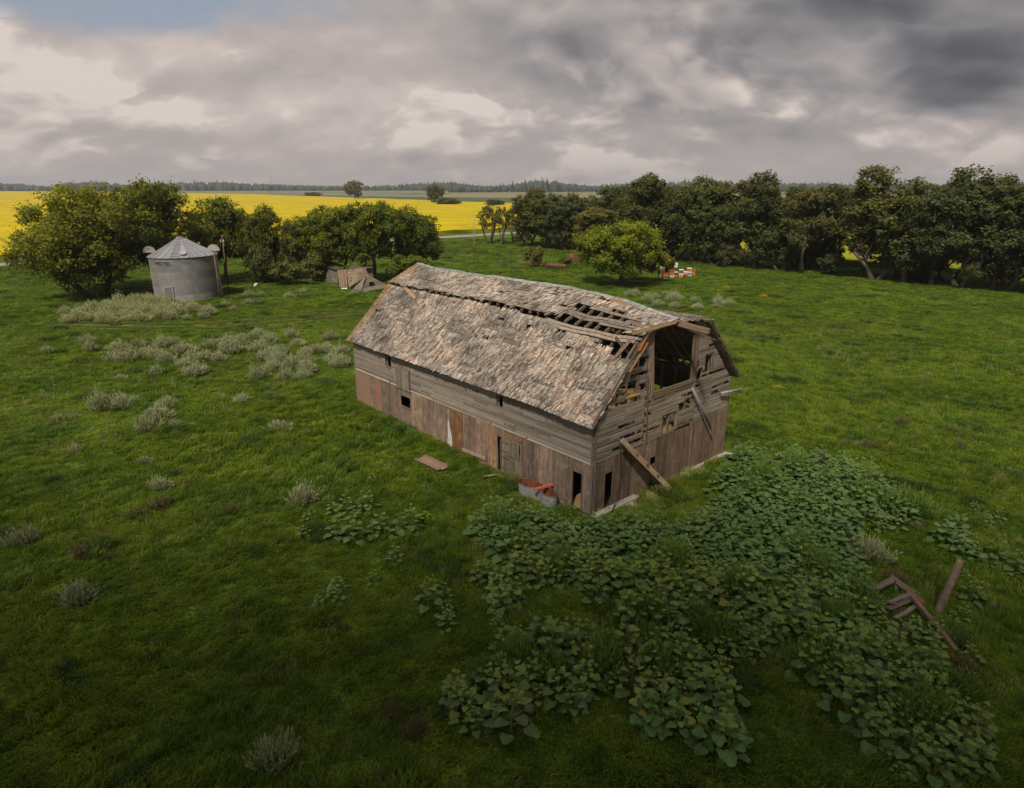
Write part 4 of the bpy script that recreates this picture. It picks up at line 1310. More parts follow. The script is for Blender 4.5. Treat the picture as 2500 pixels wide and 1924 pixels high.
def shingles(side, part, ln, HH, BARE, seed, expo=0.14, wscale=1.0):
    r = np.random.RandomState(seed)
    BARE = list(BARE) + [(a_, a_ + r.uniform(0.3, 1.5), b_, b_ + r.uniform(0.03, 0.09)) for a_, b_ in zip(r.uniform(0, 21, 34), r.uniform(0.02, 0.95, 34))]
    Vs, Ts = [], []
    ncourse = int(ln / expo)
    ulo = -0.22 if side == 'front' else -0.42
    for i in range(ncourse):
        t0 = i * expo / ln - 0.008
        u = ulo + r.uniform(-0.05, 0.05)
        while u < 21.74:
            wd = r.uniform(0.045, 0.12) * wscale
            u1 = min(u + wd, 21.76)
            um = (u + u1) / 2
            tm = t0 + expo * 0.6 / ln
            patch = math.sin(um * 0.9 + 1.0 + i * 0.11) + math.sin(um * 0.37 - i * 0.21) + 0.8 * math.sin(um * 2.3 + i * 0.5)
            gone = inside(HH, um, tm) or inside(BARE, um + r.uniform(-.3, .3), tm) or r.rand() < (0.10 + 0.09 * max(0.0, patch))
            if not gone:
                L = expo * r.uniform(1.7, 2.3) / ln
                bt = r.uniform(-0.16, 0.12) * expo / ln if r.rand() < 0.8 else r.uniform(-0.6, 0.3) * expo / ln
                lift = r.uniform(0.0, 0.028) if r.rand() < 0.2 else 0.0
                sk = r.uniform(-0.012, 0.012)
                ta, tb = t0 + bt, min(t0 + L, 1.02)
                a = roof(side, part, [u + 0.004, u1 - 0.004, u1 - 0.004 + sk, u + 0.004 + sk], [ta, ta + r.uniform(-.06, .06) * expo / ln, tb, tb],
                         np.array([0.056 + lift, 0.056 + lift, 0.016, 0.016]))
                b = roof(side, part, [u + 0.004, u1 - 0.004], [ta, ta], np.array([0.030 + lift, 0.030 + lift]))
                Vs.append(np.concatenate([a, b]))
                key = int(um / 0.105)
                hr = random.Random(key * 7919 + (i + (key * 13) % 5) // 3 * 104729 + seed)
                k = hr.random() if r.rand() < 0.7 else r.rand()
                if k < 0.24: c = np.array([0.50, 0.425, 0.35])
                elif k < 0.50: c = np.array([0.39, 0.33, 0.27])
                elif k < 0.78: c = np.array([0.30, 0.25, 0.205])
                elif k < 0.92: c = np.array([0.165, 0.13, 0.105])
                else: c = np.array([0.29, 0.20, 0.15])
                lowf = math.sin(um * 0.55 + 0.9 * math.sin(i * 0.23)) + math.sin(um * 1.35 - i * 0.31 + 1.2) + 0.7 * math.sin(um * 2.9 + i * 0.55)
                c = c * (0.97 + 0.18 * lowf) * r.uniform(0.82, 1.16) * np.array([0.90, 0.885, 0.865])
                if lowf > 1.1: c = c * np.array([1.0, 0.95, 0.9])
                if um > 21.2 and r.rand() < 0.6: c = np.array([0.36, 0.20, 0.09]) * r.uniform(0.7, 1.2)
                if part == 'low' and side == 'front' and 0.45 < tm < 0.72 and 11.0 < um < 14.5 and math.sin(um * 5) * math.sin(i * 1.3) > 0.45: c = np.array([0.17, 0.18, 0.14])
                if part == 'up' and 2.6 < um < 3.9 and tm > 0.84: c = np.array([0.33, 0.17, 0.11])
                Ts.append(c)
            u = u1
    n = len(Vs)
    V = np.concatenate(Vs)
    base = np.arange(n)[:, None] * 6
    q1 = base + np.array([0, 1, 2, 3])
    q2 = base + np.array([4, 5, 1, 0])
    T = np.array(Ts)
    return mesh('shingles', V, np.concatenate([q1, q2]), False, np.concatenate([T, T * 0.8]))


SHOBJ = []
for (side, part, ln, HH), BARE, sd, wsc in zip(SLOPES, (BARE_LO, BARE_UP, [], []), (1, 2, 3, 4), (1, 1, 1.7, 1.7)):
    o = obj('roof_shingles', shingles(side, part, ln, HH, BARE, sd, wscale=wsc), M_shingle, BARN)
    o['kind'] = 'stuff'
    SHOBJ.append(o)

# ridge flashing, greenish metal in lengths
u = -0.1
while u < 21.6:
    L = min(rng.uniform(1.6, 2.6), 21.7 - u)
    us = np.linspace(u, u + L - 0.03, 4)
    V, F = [], []
    a = roof('front', 'up', us, np.full(4, 0.93), 0.055)
    b = roof('front', 'up', us, np.full(4, 1.0), 0.075)
    c = roof('back', 'up', us, np.full(4, 0.93), 0.055)
    V = np.concatenate([a, b, c])
    F = [(k, k + 1, 5 + k, 4 + k) for k in range(3)] + [(4 + k, 5 + k, 9 + k, 8 + k) for k in range(3)]
    if u < 8 or rng.random() < 0.75:
        obj('ridge_cap', mesh('ridge_cap', V, F), M_cap, BARN, color=warm(0.85, 1.1, 0.03))
    u += L

# rafters, plates, ridge board
k = 0
u = 0.25
while u < 21.4:
    for side in ('front', 'back'):
        for part in ('low', 'up'):
            a = roof(side, part, u, 0.03, -0.11)
            b = roof(side, part, u, 0.985, -0.11)
            beam('rafter', a, b, 0.15, 0.06, upv=(0, 0, 1), color=(0.9, 0.86, 0.8) if side == 'front' else (1.9, 1.75, 1.6))  # far-slope rafters tinted paler, interior light put into their colour
    u += 0.66
beam('plate', (0.1, 0, 4.35), (0.1, BL, 4.35), 0.15, 0.15)
beam('plate', (BW - 0.1, 0, 4.35), (BW - 0.1, BL, 4.35), 0.15, 0.15)
for side in ('front', 'back'):
    for a, b in ((0.2, 5.3), (5.3, 12.0), (12.0, 21.4)):
        p0, p1 = roof(side, 'low', a, 0.98, -0.22), roof(side, 'low', b, 0.98, -0.22)
        beam('purlin', p0, p1, 0.14, 0.12, color=(0.9, 0.85, 0.8))
for p0, p1 in (((1.8, 0.6, 8.0), (3.03, 0.6, 6.97)), ((2.7, 0.45, 7.8), (2.51, 0.9, 7.0)), ((2.6, 0.4, 7.75), (1.9, 1.0, 6.6))):
    beam('brace', p0, p1, 0.14, 0.05, color=(1.15, 1.05, 0.95))
# curved loose boards over the broken knuckle
for t0, du0, du1 in ((0.955, 0.2, 5.4), (0.915, 0.3, 4.6)):
    us = np.linspace(du0, du1, 9)
    bend = 0.07 * np.sin((us - du0) / (du1 - du0) * math.pi)
    q = [roof('front', 'low', us, np.full(9, t0 + d), 0.05 + bend + o_) for d, o_ in ((0, 0), (0.033, 0), (0.033, -0.025), (0, -0.025))]
    Vb = np.stack(q, 1).reshape(-1, 3)
    Fb = [(k * 4 + e, k * 4 + (e + 1) % 4, k * 4 + 4 + (e + 1) % 4, k * 4 + 4 + e) for k in range(8) for e in range(4)] + [(0, 3, 2, 1), (32, 33, 34, 35)]
    me_ = mesh('loose_board', Vb, Fb)
    obj('sheathing_board', me_, M_wood, BARN, color=(1.15, 1.1, 1.05))
# fallen plank lying across the far knuckle
beam('fallen_plank', roof('front', 'up', 20.9, 0.16, 0.09), roof('front', 'low', 17.6, 0.86, 0.10), 0.22, 0.03, upv=(0.7, 0, 0.7), color=(1.3, 1.05, 0.8))

# --- rear walls, floors and what lies inside
z = 0.05
while z < 4.4:
    for a, b in zip((0.0, 5.2, 11.0, 16.3), (5.2, 11.0, 16.3, BL)):
        if rng.random() < 0.03 or (2.3 < z < 2.7 and a < 5): continue
        if rng.random() < 0.06: b = a + (b - a) * rng.uniform(0.5, 0.9)
        board('siding_board', axes((0, 1, 0), (0, 0, 1), (1, 0, 0), (BW, a + 0.01, z), (b - a - 0.02, 0.292, 0.022)), color=warm(0.6, 0.8))
    z += 0.262
z = 0.05
while z < 8.9:
    a, b = g_lim(z + 0.26) if z > 2.4 else (0.0, BW)
    if b - a > 0.3:
        mid_ = (a + b) / 2 + rng.uniform(-1, 1) * (b - a) * 0.2
        for s0, s1 in ((a, mid_), (mid_, b)):
            board('siding_board', axes((1, 0, 0), (0, 0, 1), (0, -1, 0), (s0 + 0.01, BL, z), (s1 - s0 - 0.02, 0.265, 0.022)), color=warm(0.75, 0.95))
    z += 0.265
for k in range(22):
    beam('stud', (BW - 0.14, 0.5 + k * 0.95, 2.5), (BW - 0.14, 0.5 + k * 0.95, 4.4), 0.13, 0.12, upv=(0, 1, 0), color=(1.5, 1.4, 1.3))  # rear studs tinted paler: light from the roof holes painted in
beam('brace', (BW - 0.2, 0.6, 4.3), (BW - 0.2, 1.7, 2.65), 0.1, 0.05, color=(0.95, 0.9, 0.85))
fl = MB()
for k in range(36):
    v0 = 0.06 + k * 0.305
    if 10 < v0 < 10.7: continue
    fl.box(v0, v0 + 0.29, 0.06, BL - 0.06, 2.46 + 0.01 * (k % 3), 2.50 + 0.01 * (k % 3))
lf = obj('loft_floor', fl.build('loft_floor'), M_dark, BARN)
lf['kind'] = 'stuff'
for k in range(10):
    beam('joist', (0.1, 0.5 + k * 2.25, 2.34), (BW - 0.1, 0.5 + k * 2.25, 2.34), 0.18, 0.08)
obj('earth_floor', MB().box(0.05, BW - 0.05, 0.05, BL - 0.05, -0.25, 0.03).build('earth_floor'), M_dark, BARN)


def hay_heap(c, size, seed):
    r = np.random.RandomState(seed)
    n = 22
    V, F = [], []
    for j in range(n + 1):
        for i in range(n + 1):
            x, y = i / n * 2 - 1, j / n * 2 - 1
            hh = max(0, 1 - x * x - y * y) ** 0.6
            V.append((c[0] + x * size[0], c[1] + y * size[1], c[2] + hh * size[2] * (0.75 + 0.4 * r.rand()) + (0.0 if hh > 0 else -0.02)))
    for j in range(n):
        for i in range(n):
            a = j * (n + 1) + i
            F.append((a, a + 1, a + n + 2, a + n + 1))
    o = obj('hay', mesh('hay', V, F), M_hay, BARN)
    o['kind'] = 'stuff'


hay_heap((5.6, 1.0, 2.5), (1.3, 0.95, 0.75), 1)
hay_heap((0.9, 1.0, 0.03), (0.8, 0.8, 0.35), 3)
hay_heap((7.5, 4.0, 2.5), (2.4, 2.0, 0.9), 4)
# straw hanging out of the gaps
# concrete footing
ft = MB()
ft.box(-0.12, 0.02, 0.9, BL + 0.1, -0.3, 0.075)
ft.box(-0.05, 3.05, -0.36, -0.02, -0.45, 0.13)
ft.box(3.05, BW + 0.25, -0.28, -0.02, -0.6, 0.03)
ft.box(BW - 0.35, BW + 0.42, -0.75, -0.28, -0.6, 0.02)
ft.box(-0.1, 2.5, -0.80, -0.36, -0.6, 0.04)
obj('footing', ft.build('footing'), M_concrete, BARN)


def bw(v, u, z):
    """barn frame to world"""
    c, s_ = 0.746, 0.666
    return Vector((3.628 + v * c - u * s_, 26.366 + v * s_ + u * c, z))


# ------------------------------------------------------------------ grain bin
BIN = empty('grain_bin', (-43.7, 87.2, -0.06), (0.0, -0.012, 0.0))
tag(BIN, 'round corrugated steel grain bin with conical ribbed roof', 'grain bin')
BR, BH = 4.12, 5.82
NS, NRING = 8, 6


def bin_sheet():
    V, F = [], []
    hgt_ = BH / NRING
    nz, na = 28, 8
    for j in range(nz + 1):
        z_ = hgt_ * j / nz
        r_ = BR + 0.040 * math.sin(2 * math.pi * j / 4)
        for i in range(na + 1):
            a = 2 * math.pi / NS * i / na
            V.append((r_ * math.cos(a), r_ * math.sin(a), z_))
    for j in range(nz):
        for i in range(na):
            k = j * (na + 1) + i
            F.append((k, k + 1, k + na + 2, k + na + 1))
    return mesh('wall_sheet', V, F, False)


sheet_me = bin_sheet()
sheet_me.materials.append(M_galv)
for rg in range(NRING):
    for s_ in range(NS):
        k = rng.uniform(0.86, 1.08)
        o = obj('wall_sheet', sheet_me, None, BIN, Matrix.Translation((0, 0, rg * BH / NRING)) @ Matrix.Rotation(2 * math.pi * (s_ + 0.5 * (rg % 2)) / NS + 0.37, 4, 'Z'), (k, k * 0.99, k * 0.97))
NP = 26
RH = 2.15


def roof_panel():
    V, F = [], []
    a0, a1 = 0, 2 * math.pi / NP
    prof = [(0.0, 0.0), (0.10, 0.0), (0.5, -0.015), (0.90, 0.0), (0.955, 0.07), (1.0, 0.07), (1.0, 0.0)]
    for r_, z_ in ((BR + 0.16, -0.10), (BR * 0.55, RH * 0.47), (0.42, RH)):
        for f_, up_ in prof:
            a = a0 + (a1 - a0) * f_
            V.append((r_ * math.cos(a), r_ * math.sin(a), BH + z_ + up_ * (0.4 + 0.6 * r_ / BR)))
    n = len(prof)
    for j in range(2):
        for i in range(n - 1):
            F.append((j * n + i, j * n + i + 1, (j + 1) * n + i + 1, (j + 1) * n + i))
    return mesh('roof_panel', V, F)


rp_me = roof_panel()
rp_me.materials.append(M_roofsteel)
for k in range(NP):
    q = rng.uniform(0.93, 1.05)
    obj('roof_panel', rp_me, None, BIN, Matrix.Rotation(2 * math.pi * k / NP, 4, 'Z'), (q, q, q))
cl = MB().tube([(0, 0, BH + RH - 0.06), (0, 0, BH + RH + 0.12)], [0.52, 0.50], 18)
obj('peak_collar', cl.build('peak_collar', False), M_roofsteel, BIN)
obj('peak_lid', MB().tube([(0, 0, BH + RH + 0.12), (0, 0, BH + RH + 0.20)], [0.40, 0.30], 14).build('peak_lid'), M_rust, BIN)


def on_roof(a, f_, lift=0.05):
    r_ = BR * (1 - f_) + 0.42 * f_
    return Vector((r_ * math.cos(a), r_ * math.sin(a), BH + RH * (1 - (r_ - 0.42) / (BR - 0.42)) + lift))


LA = -math.pi / 2 + 0.20
for k in range(8):
    f_ = 0.03 + k * 0.125
    wd = 0.55 - 0.03 * k
    p = on_roof(LA, f_, 0.10)
    tdir = Vector((-math.sin(LA), math.cos(LA), 0))
    obj('ladder_rung', MB().tube([p - tdir * wd, p + tdir * wd], 0.035, 6).build('ladder_rung'), M_roofsteel, BIN, color=(0.8, 0.8, 0.8))
p = on_roof(-math.pi / 2 + 0.46, 0.14, 0.02)
nrm = Vector((0.40, -0.72, 1.6)).normalized()
obj('roof_hatch', MB().tube([p, p + nrm * 0.22], [0.42, 0.42], 18).build('roof_hatch'), M_roofsteel, BIN, color=(1.15, 1.15, 1.12))
# eave vents: half-round hoods like scoops
for a, sg in ((math.pi + 0.16, -1), (0.22, 1)):
    V, F = [], []
    c = Vector((math.cos(a), math.sin(a), 0)) * (BR - 0.15) + Vector((0, 0, BH + 0.35))
    n1, n2 = 12, 6
    for j in range(n2 + 1):
        d = -0.30 + 0.75 * j / n2
        rr_ = 0.86 * math.sqrt(max(0.02, 1 - (0.85 * j / n2) ** 2))
        for i in range(n1 + 1):
            th = math.pi * i / n1
            V.append(c + Vector((math.cos(th) * rr_ * 0.98, d, math.sin(th) * rr_ * 0.98)))
    for j in range(n2):
        for i in range(n1):
            k = j * (n1 + 1) + i
            F.append((k, k + 1, k + n1 + 2, k + n1 + 1))
    F.append(tuple(range(n1, -1, -1)))
    obj('roof_vent', mesh('roof_vent', V, F, False), M_galv, BIN, color=(1.15, 1.13, 1.05))
# door
DA = -math.pi / 2 - 0.13
dr = empty('door')
dr.parent = BIN
dr.location = ((BR + 0.02) * math.cos(DA), (BR + 0.02) * math.sin(DA), 0.62)
dr.rotation_euler = (0, 0, DA + math.pi / 2)
obj('door_leaf', MB().box(-0.55, 0.55, -0.05, 0.0, 0.0, 1.42).build('door_leaf'), M_galv, dr, color=(0.72, 0.70, 0.68))
for (x0, x1, z0, z1) in ((-0.66, -0.55, -0.08, 1.52), (0.55, 0.66, -0.08, 1.52), (-0.66, 0.66, 1.42, 1.53), (-0.66, 0.66, -0.12, 0.0)):
    obj('door_frame', MB().box(x0, x1, -0.075, 0.04, z0, z1).build('door_frame'), M_galv, dr, color=(1.35, 1.33, 1.28))
obj('door_latch', MB().box(0.36, 0.46, -0.10, -0.05, 0.6, 0.85).build('door_latch'), M_rust, dr)
# faded stencilled lettering bent round the top ring
fc = bpy.data.curves.new('lettering', 'FONT')
fc.body = 'WESTEEL'
fc.size = 0.62
fc.offset = 0.016
fo = bpy.data.objects.new('lettering', fc)
COL.objects.link(fo)
bpy.context.view_layer.update()
lm = bpy.data.meshes.new_from_object(fo.evaluated_get(bpy.context.evaluated_depsgraph_get()))
bpy.data.objects.remove(fo)
for vtx in lm.vertices:
    a = -math.pi / 2 - 0.52 + vtx.co.x / BR
    rr_ = BR + 0.056
    vtx.co = (rr_ * math.cos(a), rr_ * math.sin(a), BH - 0.98 + vtx.co.y)
lm.materials.clear()
obj('lettering', lm, plain_mat('faded_black_paint', (0.03, 0.028, 0.026), (0.16, 0.152, 0.145), 1.1), BIN)
# wooden pole propped on the bin and the service mast behind it
lp = MB().tube([(-39.32, 86.6, -0.3), (-39.30, 86.6, 2.6), (-39.36, 86.6, 5.9)], [0.15, 0.13, 0.10], 8)
tag(obj('leaning_pole', lp.build('leaning_pole', True), M_bark, color=(1.7, 1.5, 1.3)), 'brown timber pole standing against the right side of the grain bin', 'pole')
sp = empty('service_mast', (-39.6, 90.2, 0))
tag(sp, 'rusty service mast with white insulators behind the grain bin', 'mast')
obj('mast', MB().tube([(0, 0, -0.3), (0, 0, 8.0)], 0.08, 8).build('mast', True), M_rust, sp)
for zz, xx in ((7.2, -0.2), (7.2, 0.2), (6.8, 0.2)):
    obj('insulator', MB().tube([(xx, -0.12, zz - 0.3), (xx, -0.12, zz + 0.25)], [0.10, 0.08], 8).build('insulator', True), M_galv, sp)
obj('cross_arm', MB().box(-0.3, 0.3, -0.16, 0.0, 6.95, 7.05).build('cross_arm'), M_bark, sp)

# ------------------------------------------------------------------ collapsed shed
SHED = empty('collapsed_shed', (-25.0, 97.0, 0.0))
tag(SHED, 'collapsed grey board shed with tan shingles under the trees', 'shed')


def quad_boards(name, a, b, c, d, n, thick, parent, colf, gap=0.03, rag=True, me_list=None):
    """boards side by side filling the quad a-b (bottom), d-c (top); boards run bottom to top"""
    a, b, c, d = [Vector(p) for p in (a, b, c, d)]
    for k in range(n):
        f0, f1 = (k + gap) / n, (k + 1 - gap) / n
        p0, p1 = a.lerp(b, f0), a.lerp(b, f1)
        q0, q1 = d.lerp(c, f0), d.lerp(c, f1)
        nrm_ = (p1 - p0).cross(q0 - p0).normalized() * thick
        j0, j1 = rng.uniform(-0.06, 0.06), rng.uniform(-0.10, 0.06)
        e0, e1 = (p0 - q0).normalized() * j0, (q0 - p0).normalized() * j1
        V = [p0 + e0, p1 + e0, q1 + e1, q0 + e1]
        V = V + [v + nrm_ for v in V]
        me_ = mesh(name, V, [(3, 2, 1, 0), (4, 5, 6, 7), (0, 1, 5, 4), (1, 2, 6, 5), (2, 3, 7, 6), (3, 0, 4, 7)])
        me_.transform(Matrix.Translation(-SHED.location) if parent is SHED else Matrix.Identity(4))
        obj(name, me_, M_shedwood, parent, color=colf())


M_shedwood = wood_mat('shed_boards', (0.09, 0.07, 0.058), (0.20, 0.165, 0.135), (0.33, 0.28, 0.235), obj_scale=(2.5, 2.5, 0.8))
gcol = lambda: warm(0.7, 1.1, 0.05)
quad_boards('wall_plank', (-30.2, 103.6, -0.1), (-26.7, 99.2, -0.1), (-26.8, 99.6, 2.25), (-30.15, 104.0, 2.65), 13, -0.04, SHED, gcol)
quad_boards('wall_plank', (-25.8, 96.6, 0.0), (-24.1, 94.6, 0.0), (-24.85, 97.5, 2.58), (-26.6, 99.0, 2.2), 8, -0.05, SHED, lambda: tuple(c_ * q for c_, q in zip(warm(0.9, 1.25), (1.15, 1.0, 0.85))))
quad_boards('wall_plank', (-22.2, 99.0, 0.9), (-22.2, 99.0, 2.55), (-21.2, 99.2, 2.5), (-21.2, 99.2, 1.0), 6, 0.04, SHED, gcol)
quad_boards('gable_plank', (-23.1, 91.3, 0.02), (-20.62, 92.4, 2.30), (-20.9, 91.6, 1.7), (-21.4, 91.0, 0.0), 9, 0.03, SHED, gcol)
# fallen gable face with its square window hole: horizontal planks cut at the rakes
ap, bl_, br_ = Vector((-20.57, 92.4, 2.34)), Vector((-21.4, 91.0, 0.02)), Vector((-17.9, 93.4, 0.45))
hole = [(-20.2, -19.4)]
for k in range(11):
    f0, f1 = k / 11, (k + 0.84) / 11
    l0, l1 = bl_.lerp(ap, f0), bl_.lerp(ap, f1)
    r0, r1 = br_.lerp(ap, f0), br_.lerp(ap, f1)
    segs = [(0.0, 1.0)]
    if 3 <= k <= 5:
        segs = [(0.0, 0.36), (0.66, 1.0)]
    for s0, s1 in segs:
        P4 = [l0.lerp(r0, s0), l0.lerp(r0, s1), l1.lerp(r1, s1), l1.lerp(r1, s0)]
        nr = Vector((0.25, -0.8, 0.5)).normalized() * 0.03
        V = [v - SHED.location for v in P4]
        V = V + [v + nr for v in V]
        me_ = mesh('gable_plank', V, [(3, 2, 1, 0), (4, 5, 6, 7), (0, 1, 5, 4), (1, 2, 6, 5), (2, 3, 7, 6), (3, 0, 4, 7)])
        obj('gable_plank', me_, M_shedwood, SHED, color=warm(1.0, 1.25, 0.05))
SL = Vector(SHED.location)
beam('rake_board', ap - SL, br_ - SL + Vector((0, 0, 0.1)), 0.16, 0.06, SHED, (1.3, 1.2, 1.0))
beam('rake_board', Vector((-20.7, 92.1, 2.0)) - SL, Vector((-21.3, 90.9, 0.05)) - SL, 0.14, 0.05, SHED, (1.35, 1.25, 1.1))
beam('post', Vector((-30.35, 103.5, -0.2)) - SL, Vector((-30.3, 103.9, 2.0)) - SL, 0.24, 0.10, SHED, (1.5, 1.45, 1.35), upv=(1, 0, 0))
beam('rafter', Vector((-23.78, 98.0, 3.45)) - SL, Vector((-22.63, 98.0, 2.6)) - SL, 0.12, 0.06, SHED, (1.1, 0.85, 0.7))
beam('rafter', Vector((-23.75, 98.0, 3.45)) - SL, Vector((-23.6, 97.6, 2.1)) - SL, 0.10, 0.06, SHED, (1.2, 0.9, 0.75))
beam('fallen_plank', Vector((-27.9, 98.6, 0.06)) - SL, Vector((-26.1, 97.2, 0.08)) - SL, 0.10, 0.04, SHED, (1.6, 1.5, 1.4))
beam('fallen_plank', Vector((-27.6, 99.3, 0.9)) - SL, Vector((-26.7, 98.8, 0.55)) - SL, 0.06, 0.04, SHED, (1.6, 1.5, 1.4))
obj('roof_sheet', mesh('roof_sheet', [Vector(p) - SL for p in ((-30.5, 103.7, 2.62), (-26.9, 99.2, 2.24), (-25.6, 101.4, 2.5), (-29.2, 106, 2.8))], [(0, 1, 2, 3)]), M_shedwood, SHED, color=(0.55, 0.47, 0.40))
obj('roof_sheet', mesh('roof_sheet', [Vector(p) - SL for p in ((-24.9, 98.1, 2.3), (-21.2, 98.6, 2.6), (-21.5, 101, 2.75), (-24.9, 101, 2.6))], [(0, 1, 2, 3)]), M_shedwood, SHED, color=(0.7, 0.62, 0.55))
# slipped shingle slope
a, b, c, d = [Vector(p) - SL for p in ((-23.6, 93.6, 0.34), (-20.75, 93.6, 2.15), (-22.0, 98.0, 2.75), (-24.9, 98.0, 2.3))]
V, F, T = [], [], []
nr, ncol = 22, 26
nv = (b - a).cross(d - a).normalized()
if nv.z < 0: nv = -nv
for i in range(nr):
    for j in range(ncol):
        if rng.random() < 0.06: continue
        f0, f1 = i / nr, min(1, (i + 1.7) / nr)
        g0, g1 = (j + 0.04) / ncol, (j + 0.96) / ncol
        # courses run across from the slipped eave (a-b) up to d-c
        p = [a.lerp(b, g0).lerp(d.lerp(c, g0), f0), a.lerp(b, g1).lerp(d.lerp(c, g1), f0), a.lerp(b, g1).lerp(d.lerp(c, g1), f1), a.lerp(b, g0).lerp(d.lerp(c, g0), f1)]
        up_ = rng.uniform(0.05, 0.10)
        p = [p[0] + nv * up_, p[1] + nv * up_, p[2] + nv * 0.02, p[3] + nv * 0.02]
        o_ = len(V)
        V += p
        F.append((o_, o_ + 1, o_ + 2, o_ + 3))
        q = rng.uniform(0.35, 1.35)
        T.append((0.36 * q, 0.275 * q, 0.185 * q))
V += [a, b, c, d]
F.append((len(V) - 4, len(V) - 3, len(V) - 2, len(V) - 1))
T.append((0.12, 0.09, 0.06))
so = obj('roof_shingles', mesh('shed_shingles', V, F, False, T), M_shingle, SHED)
so['kind'] = 'stuff'
tag(obj('scrap_sheet', MB().box(-0.4, 0.4, -0.12, 0.12, 0, 0.03, M=Matrix.Translation((-24.5, 94.2, 0.12)) @ Matrix.Rotation(0.5, 4, 'X')).box(-0.4, 0.5, -0.1, 0.1, 0, 0.03, M=Matrix.Translation((-24.4, 93.8, 0.1)) @ Matrix.Rotation(0.3, 4, 'Y')).build('scrap_sheet'), M_white),
    'scrap of white sheet metal at the foot of the collapsed shed', 'sheet metal')
tag(obj('white_stone', MB().tube([(-38.6, 97.2, -0.05), (-38.5, 97.2, 0.25), (-38.3, 97.1, 0.42), (-38.2, 97.1, 0.47)], [0.30, 0.28, 0.18, 0.04], 9).build('white_stone', True), M_cloth),
    'white lump lying in grass right of the grain bin', 'stone')

# ------------------------------------------------------------------ beehives
RED, DRED, ORG, YEL, WHT, BLU, PUR, GRN, CRM, TEAL = (0.42, 0.06, 0.035), (0.28, 0.045, 0.035), (0.52, 0.17, 0.05), (0.62, 0.33, 0.04), (0.72, 0.69, 0.6), (0.03, 0.10, 0.19), (0.12, 0.09, 0.14), (0.05, 0.08, 0.06), (0.68, 0.6, 0.42), (0.10, 0.14, 0.14)
HIVES = [((25.04, 106.5), [TEAL, RED, ORG, RED, DRED], DRED, 'red and orange beehive farthest left of the painted hives'),
         ((26.28, 106.8), [TEAL, CRM, ORG, ORG, RED], RED, 'orange beehive over a dark base, second from the left'),
         ((27.25, 108.4), [ORG, TEAL, GRN], CRM, 'short green and orange beehive half hidden behind the second hive'),
         ((27.95, 107.4), [ORG, YEL, CRM, PUR, PUR], WHT, 'tall beehive with purple boxes over yellow ones'),
         ((28.95, 108.9), [DRED, ORG, WHT], CRM, 'short orange beehive with pale top behind the purple one'),
         ((29.75, 109.3), [WHT, BLU, WHT, ORG, ORG], WHT, 'tall beehive with a dark blue box between white ones'),
         ((30.95, 111.4), [ORG, ORG, RED, ORG], TEAL, 'all-orange beehive farthest right behind the blue striped one'),
         ((29.05, 120.0), [WHT, WHT, CRM], WHT, 'white beehive behind the others, left one of the rear pair'),
         ((30.1, 120.0), [WHT, CRM, WHT], WHT, 'white beehive behind the others, right one of the rear pair'),
         ((27.35, 118.4), [WHT, CRM], WHT, 'low white beehive under the small yellow-green tree'),
         ((25.9, 118.6), [WHT, WHT], CRM, 'low white beehive half hidden behind the yard tree foliage'),
         ((22.9, 113.5), [RED, ORG, DRED], DRED, 'dull red beehive seen through the yard tree foliage')]
for (x, y), boxes, lid, lab in HIVES:
    hv = empty('beehive', (x, y, gz(x, y)), (0, 0, rng.uniform(-0.25, 0.25)))
    tag(hv, lab, 'beehive', 'painted beehives by the windbreak')
    z = 0.06
    o = obj('hive_stand', MB().box(-0.33, 0.33, -0.38, 0.40, -0.05, z, (0.12, 0.09, 0.07)).build('hive_stand', tint=True), M_tint, hv)
    for c in boxes:
        c = tuple(v_ * 0.78 + 0.01 for v_ in c)
        hh = 0.25
        q = rng.uniform(-0.012, 0.012)
        bx_ = MB().box(-0.34 + q, 0.34 + q, -0.36, 0.36, z + 0.004, z + hh, c)
        bx_.box(-0.10 + q, 0.10 + q, -0.372, -0.36, z + hh * 0.60, z + hh * 0.75, tuple(v * 0.5 for v in c))
        obj('hive_box', bx_.build('hive_box', tint=True), M_tint, hv)
        z += hh
    obj('hive_lid', MB().box(-0.37, 0.37, -0.40, 0.39, z + 0.002, z + 0.075, lid).build('hive_lid', tint=True), M_tint, hv)

# ------------------------------------------------------------------ rusty machinery
MA = empty('seed_drill', (6.5, 120.3, 0.0))
tag(MA, 'long rusty abandoned seed drill lying in the grass', 'farm machine')
ML = Vector((6.5, 120.3, 0))
dr_ = MB()
a, b = Vector((6.6, 121.0, 0.48)) - ML, Vector((9.9, 119.1, 0.45)) - ML
dr_.tube([a, a.lerp(b, 0.5), b], [0.36, 0.38, 0.36], 12)
obj('drum', dr_.build('drum', False), M_rust, MA)
for f_ in (0.1, 0.35, 0.6, 0.85):
    p = a.lerp(b, f_)
    obj('drum_band', MB().tube([p, p + (b - a).normalized() * 0.06], 0.41, 12).build('drum_band'), M_rust, MA, color=(0.6, 0.6, 0.6))


def wheel(c, axis, rad, parent):
    axis = Vector(axis).normalized()
    u_ = axis.cross(Vector((0, 0, 1))).normalized()
    w_ = Vector((0, 0, 1))
    wo = empty('wheel')
    wo.parent = parent
    n = 20
    rim = MB().tube([c + (u_ * math.cos(2 * math.pi * k / n) + w_ * math.sin(2 * math.pi * k / n)) * rad for k in range(n + 1)], 0.05, 5, cap=False)
    obj('rim', rim.build('rim', True), M_rust, wo, color=(0.7, 0.7, 0.7))
    for k in range(8):
        q = (u_ * math.cos(math.pi * k / 4 + 0.2) + w_ * math.sin(math.pi * k / 4 + 0.2)) * rad
        obj('spoke', MB().tube([c, c + q], 0.018, 4).build('spoke'), M_rust, wo)
    return wo


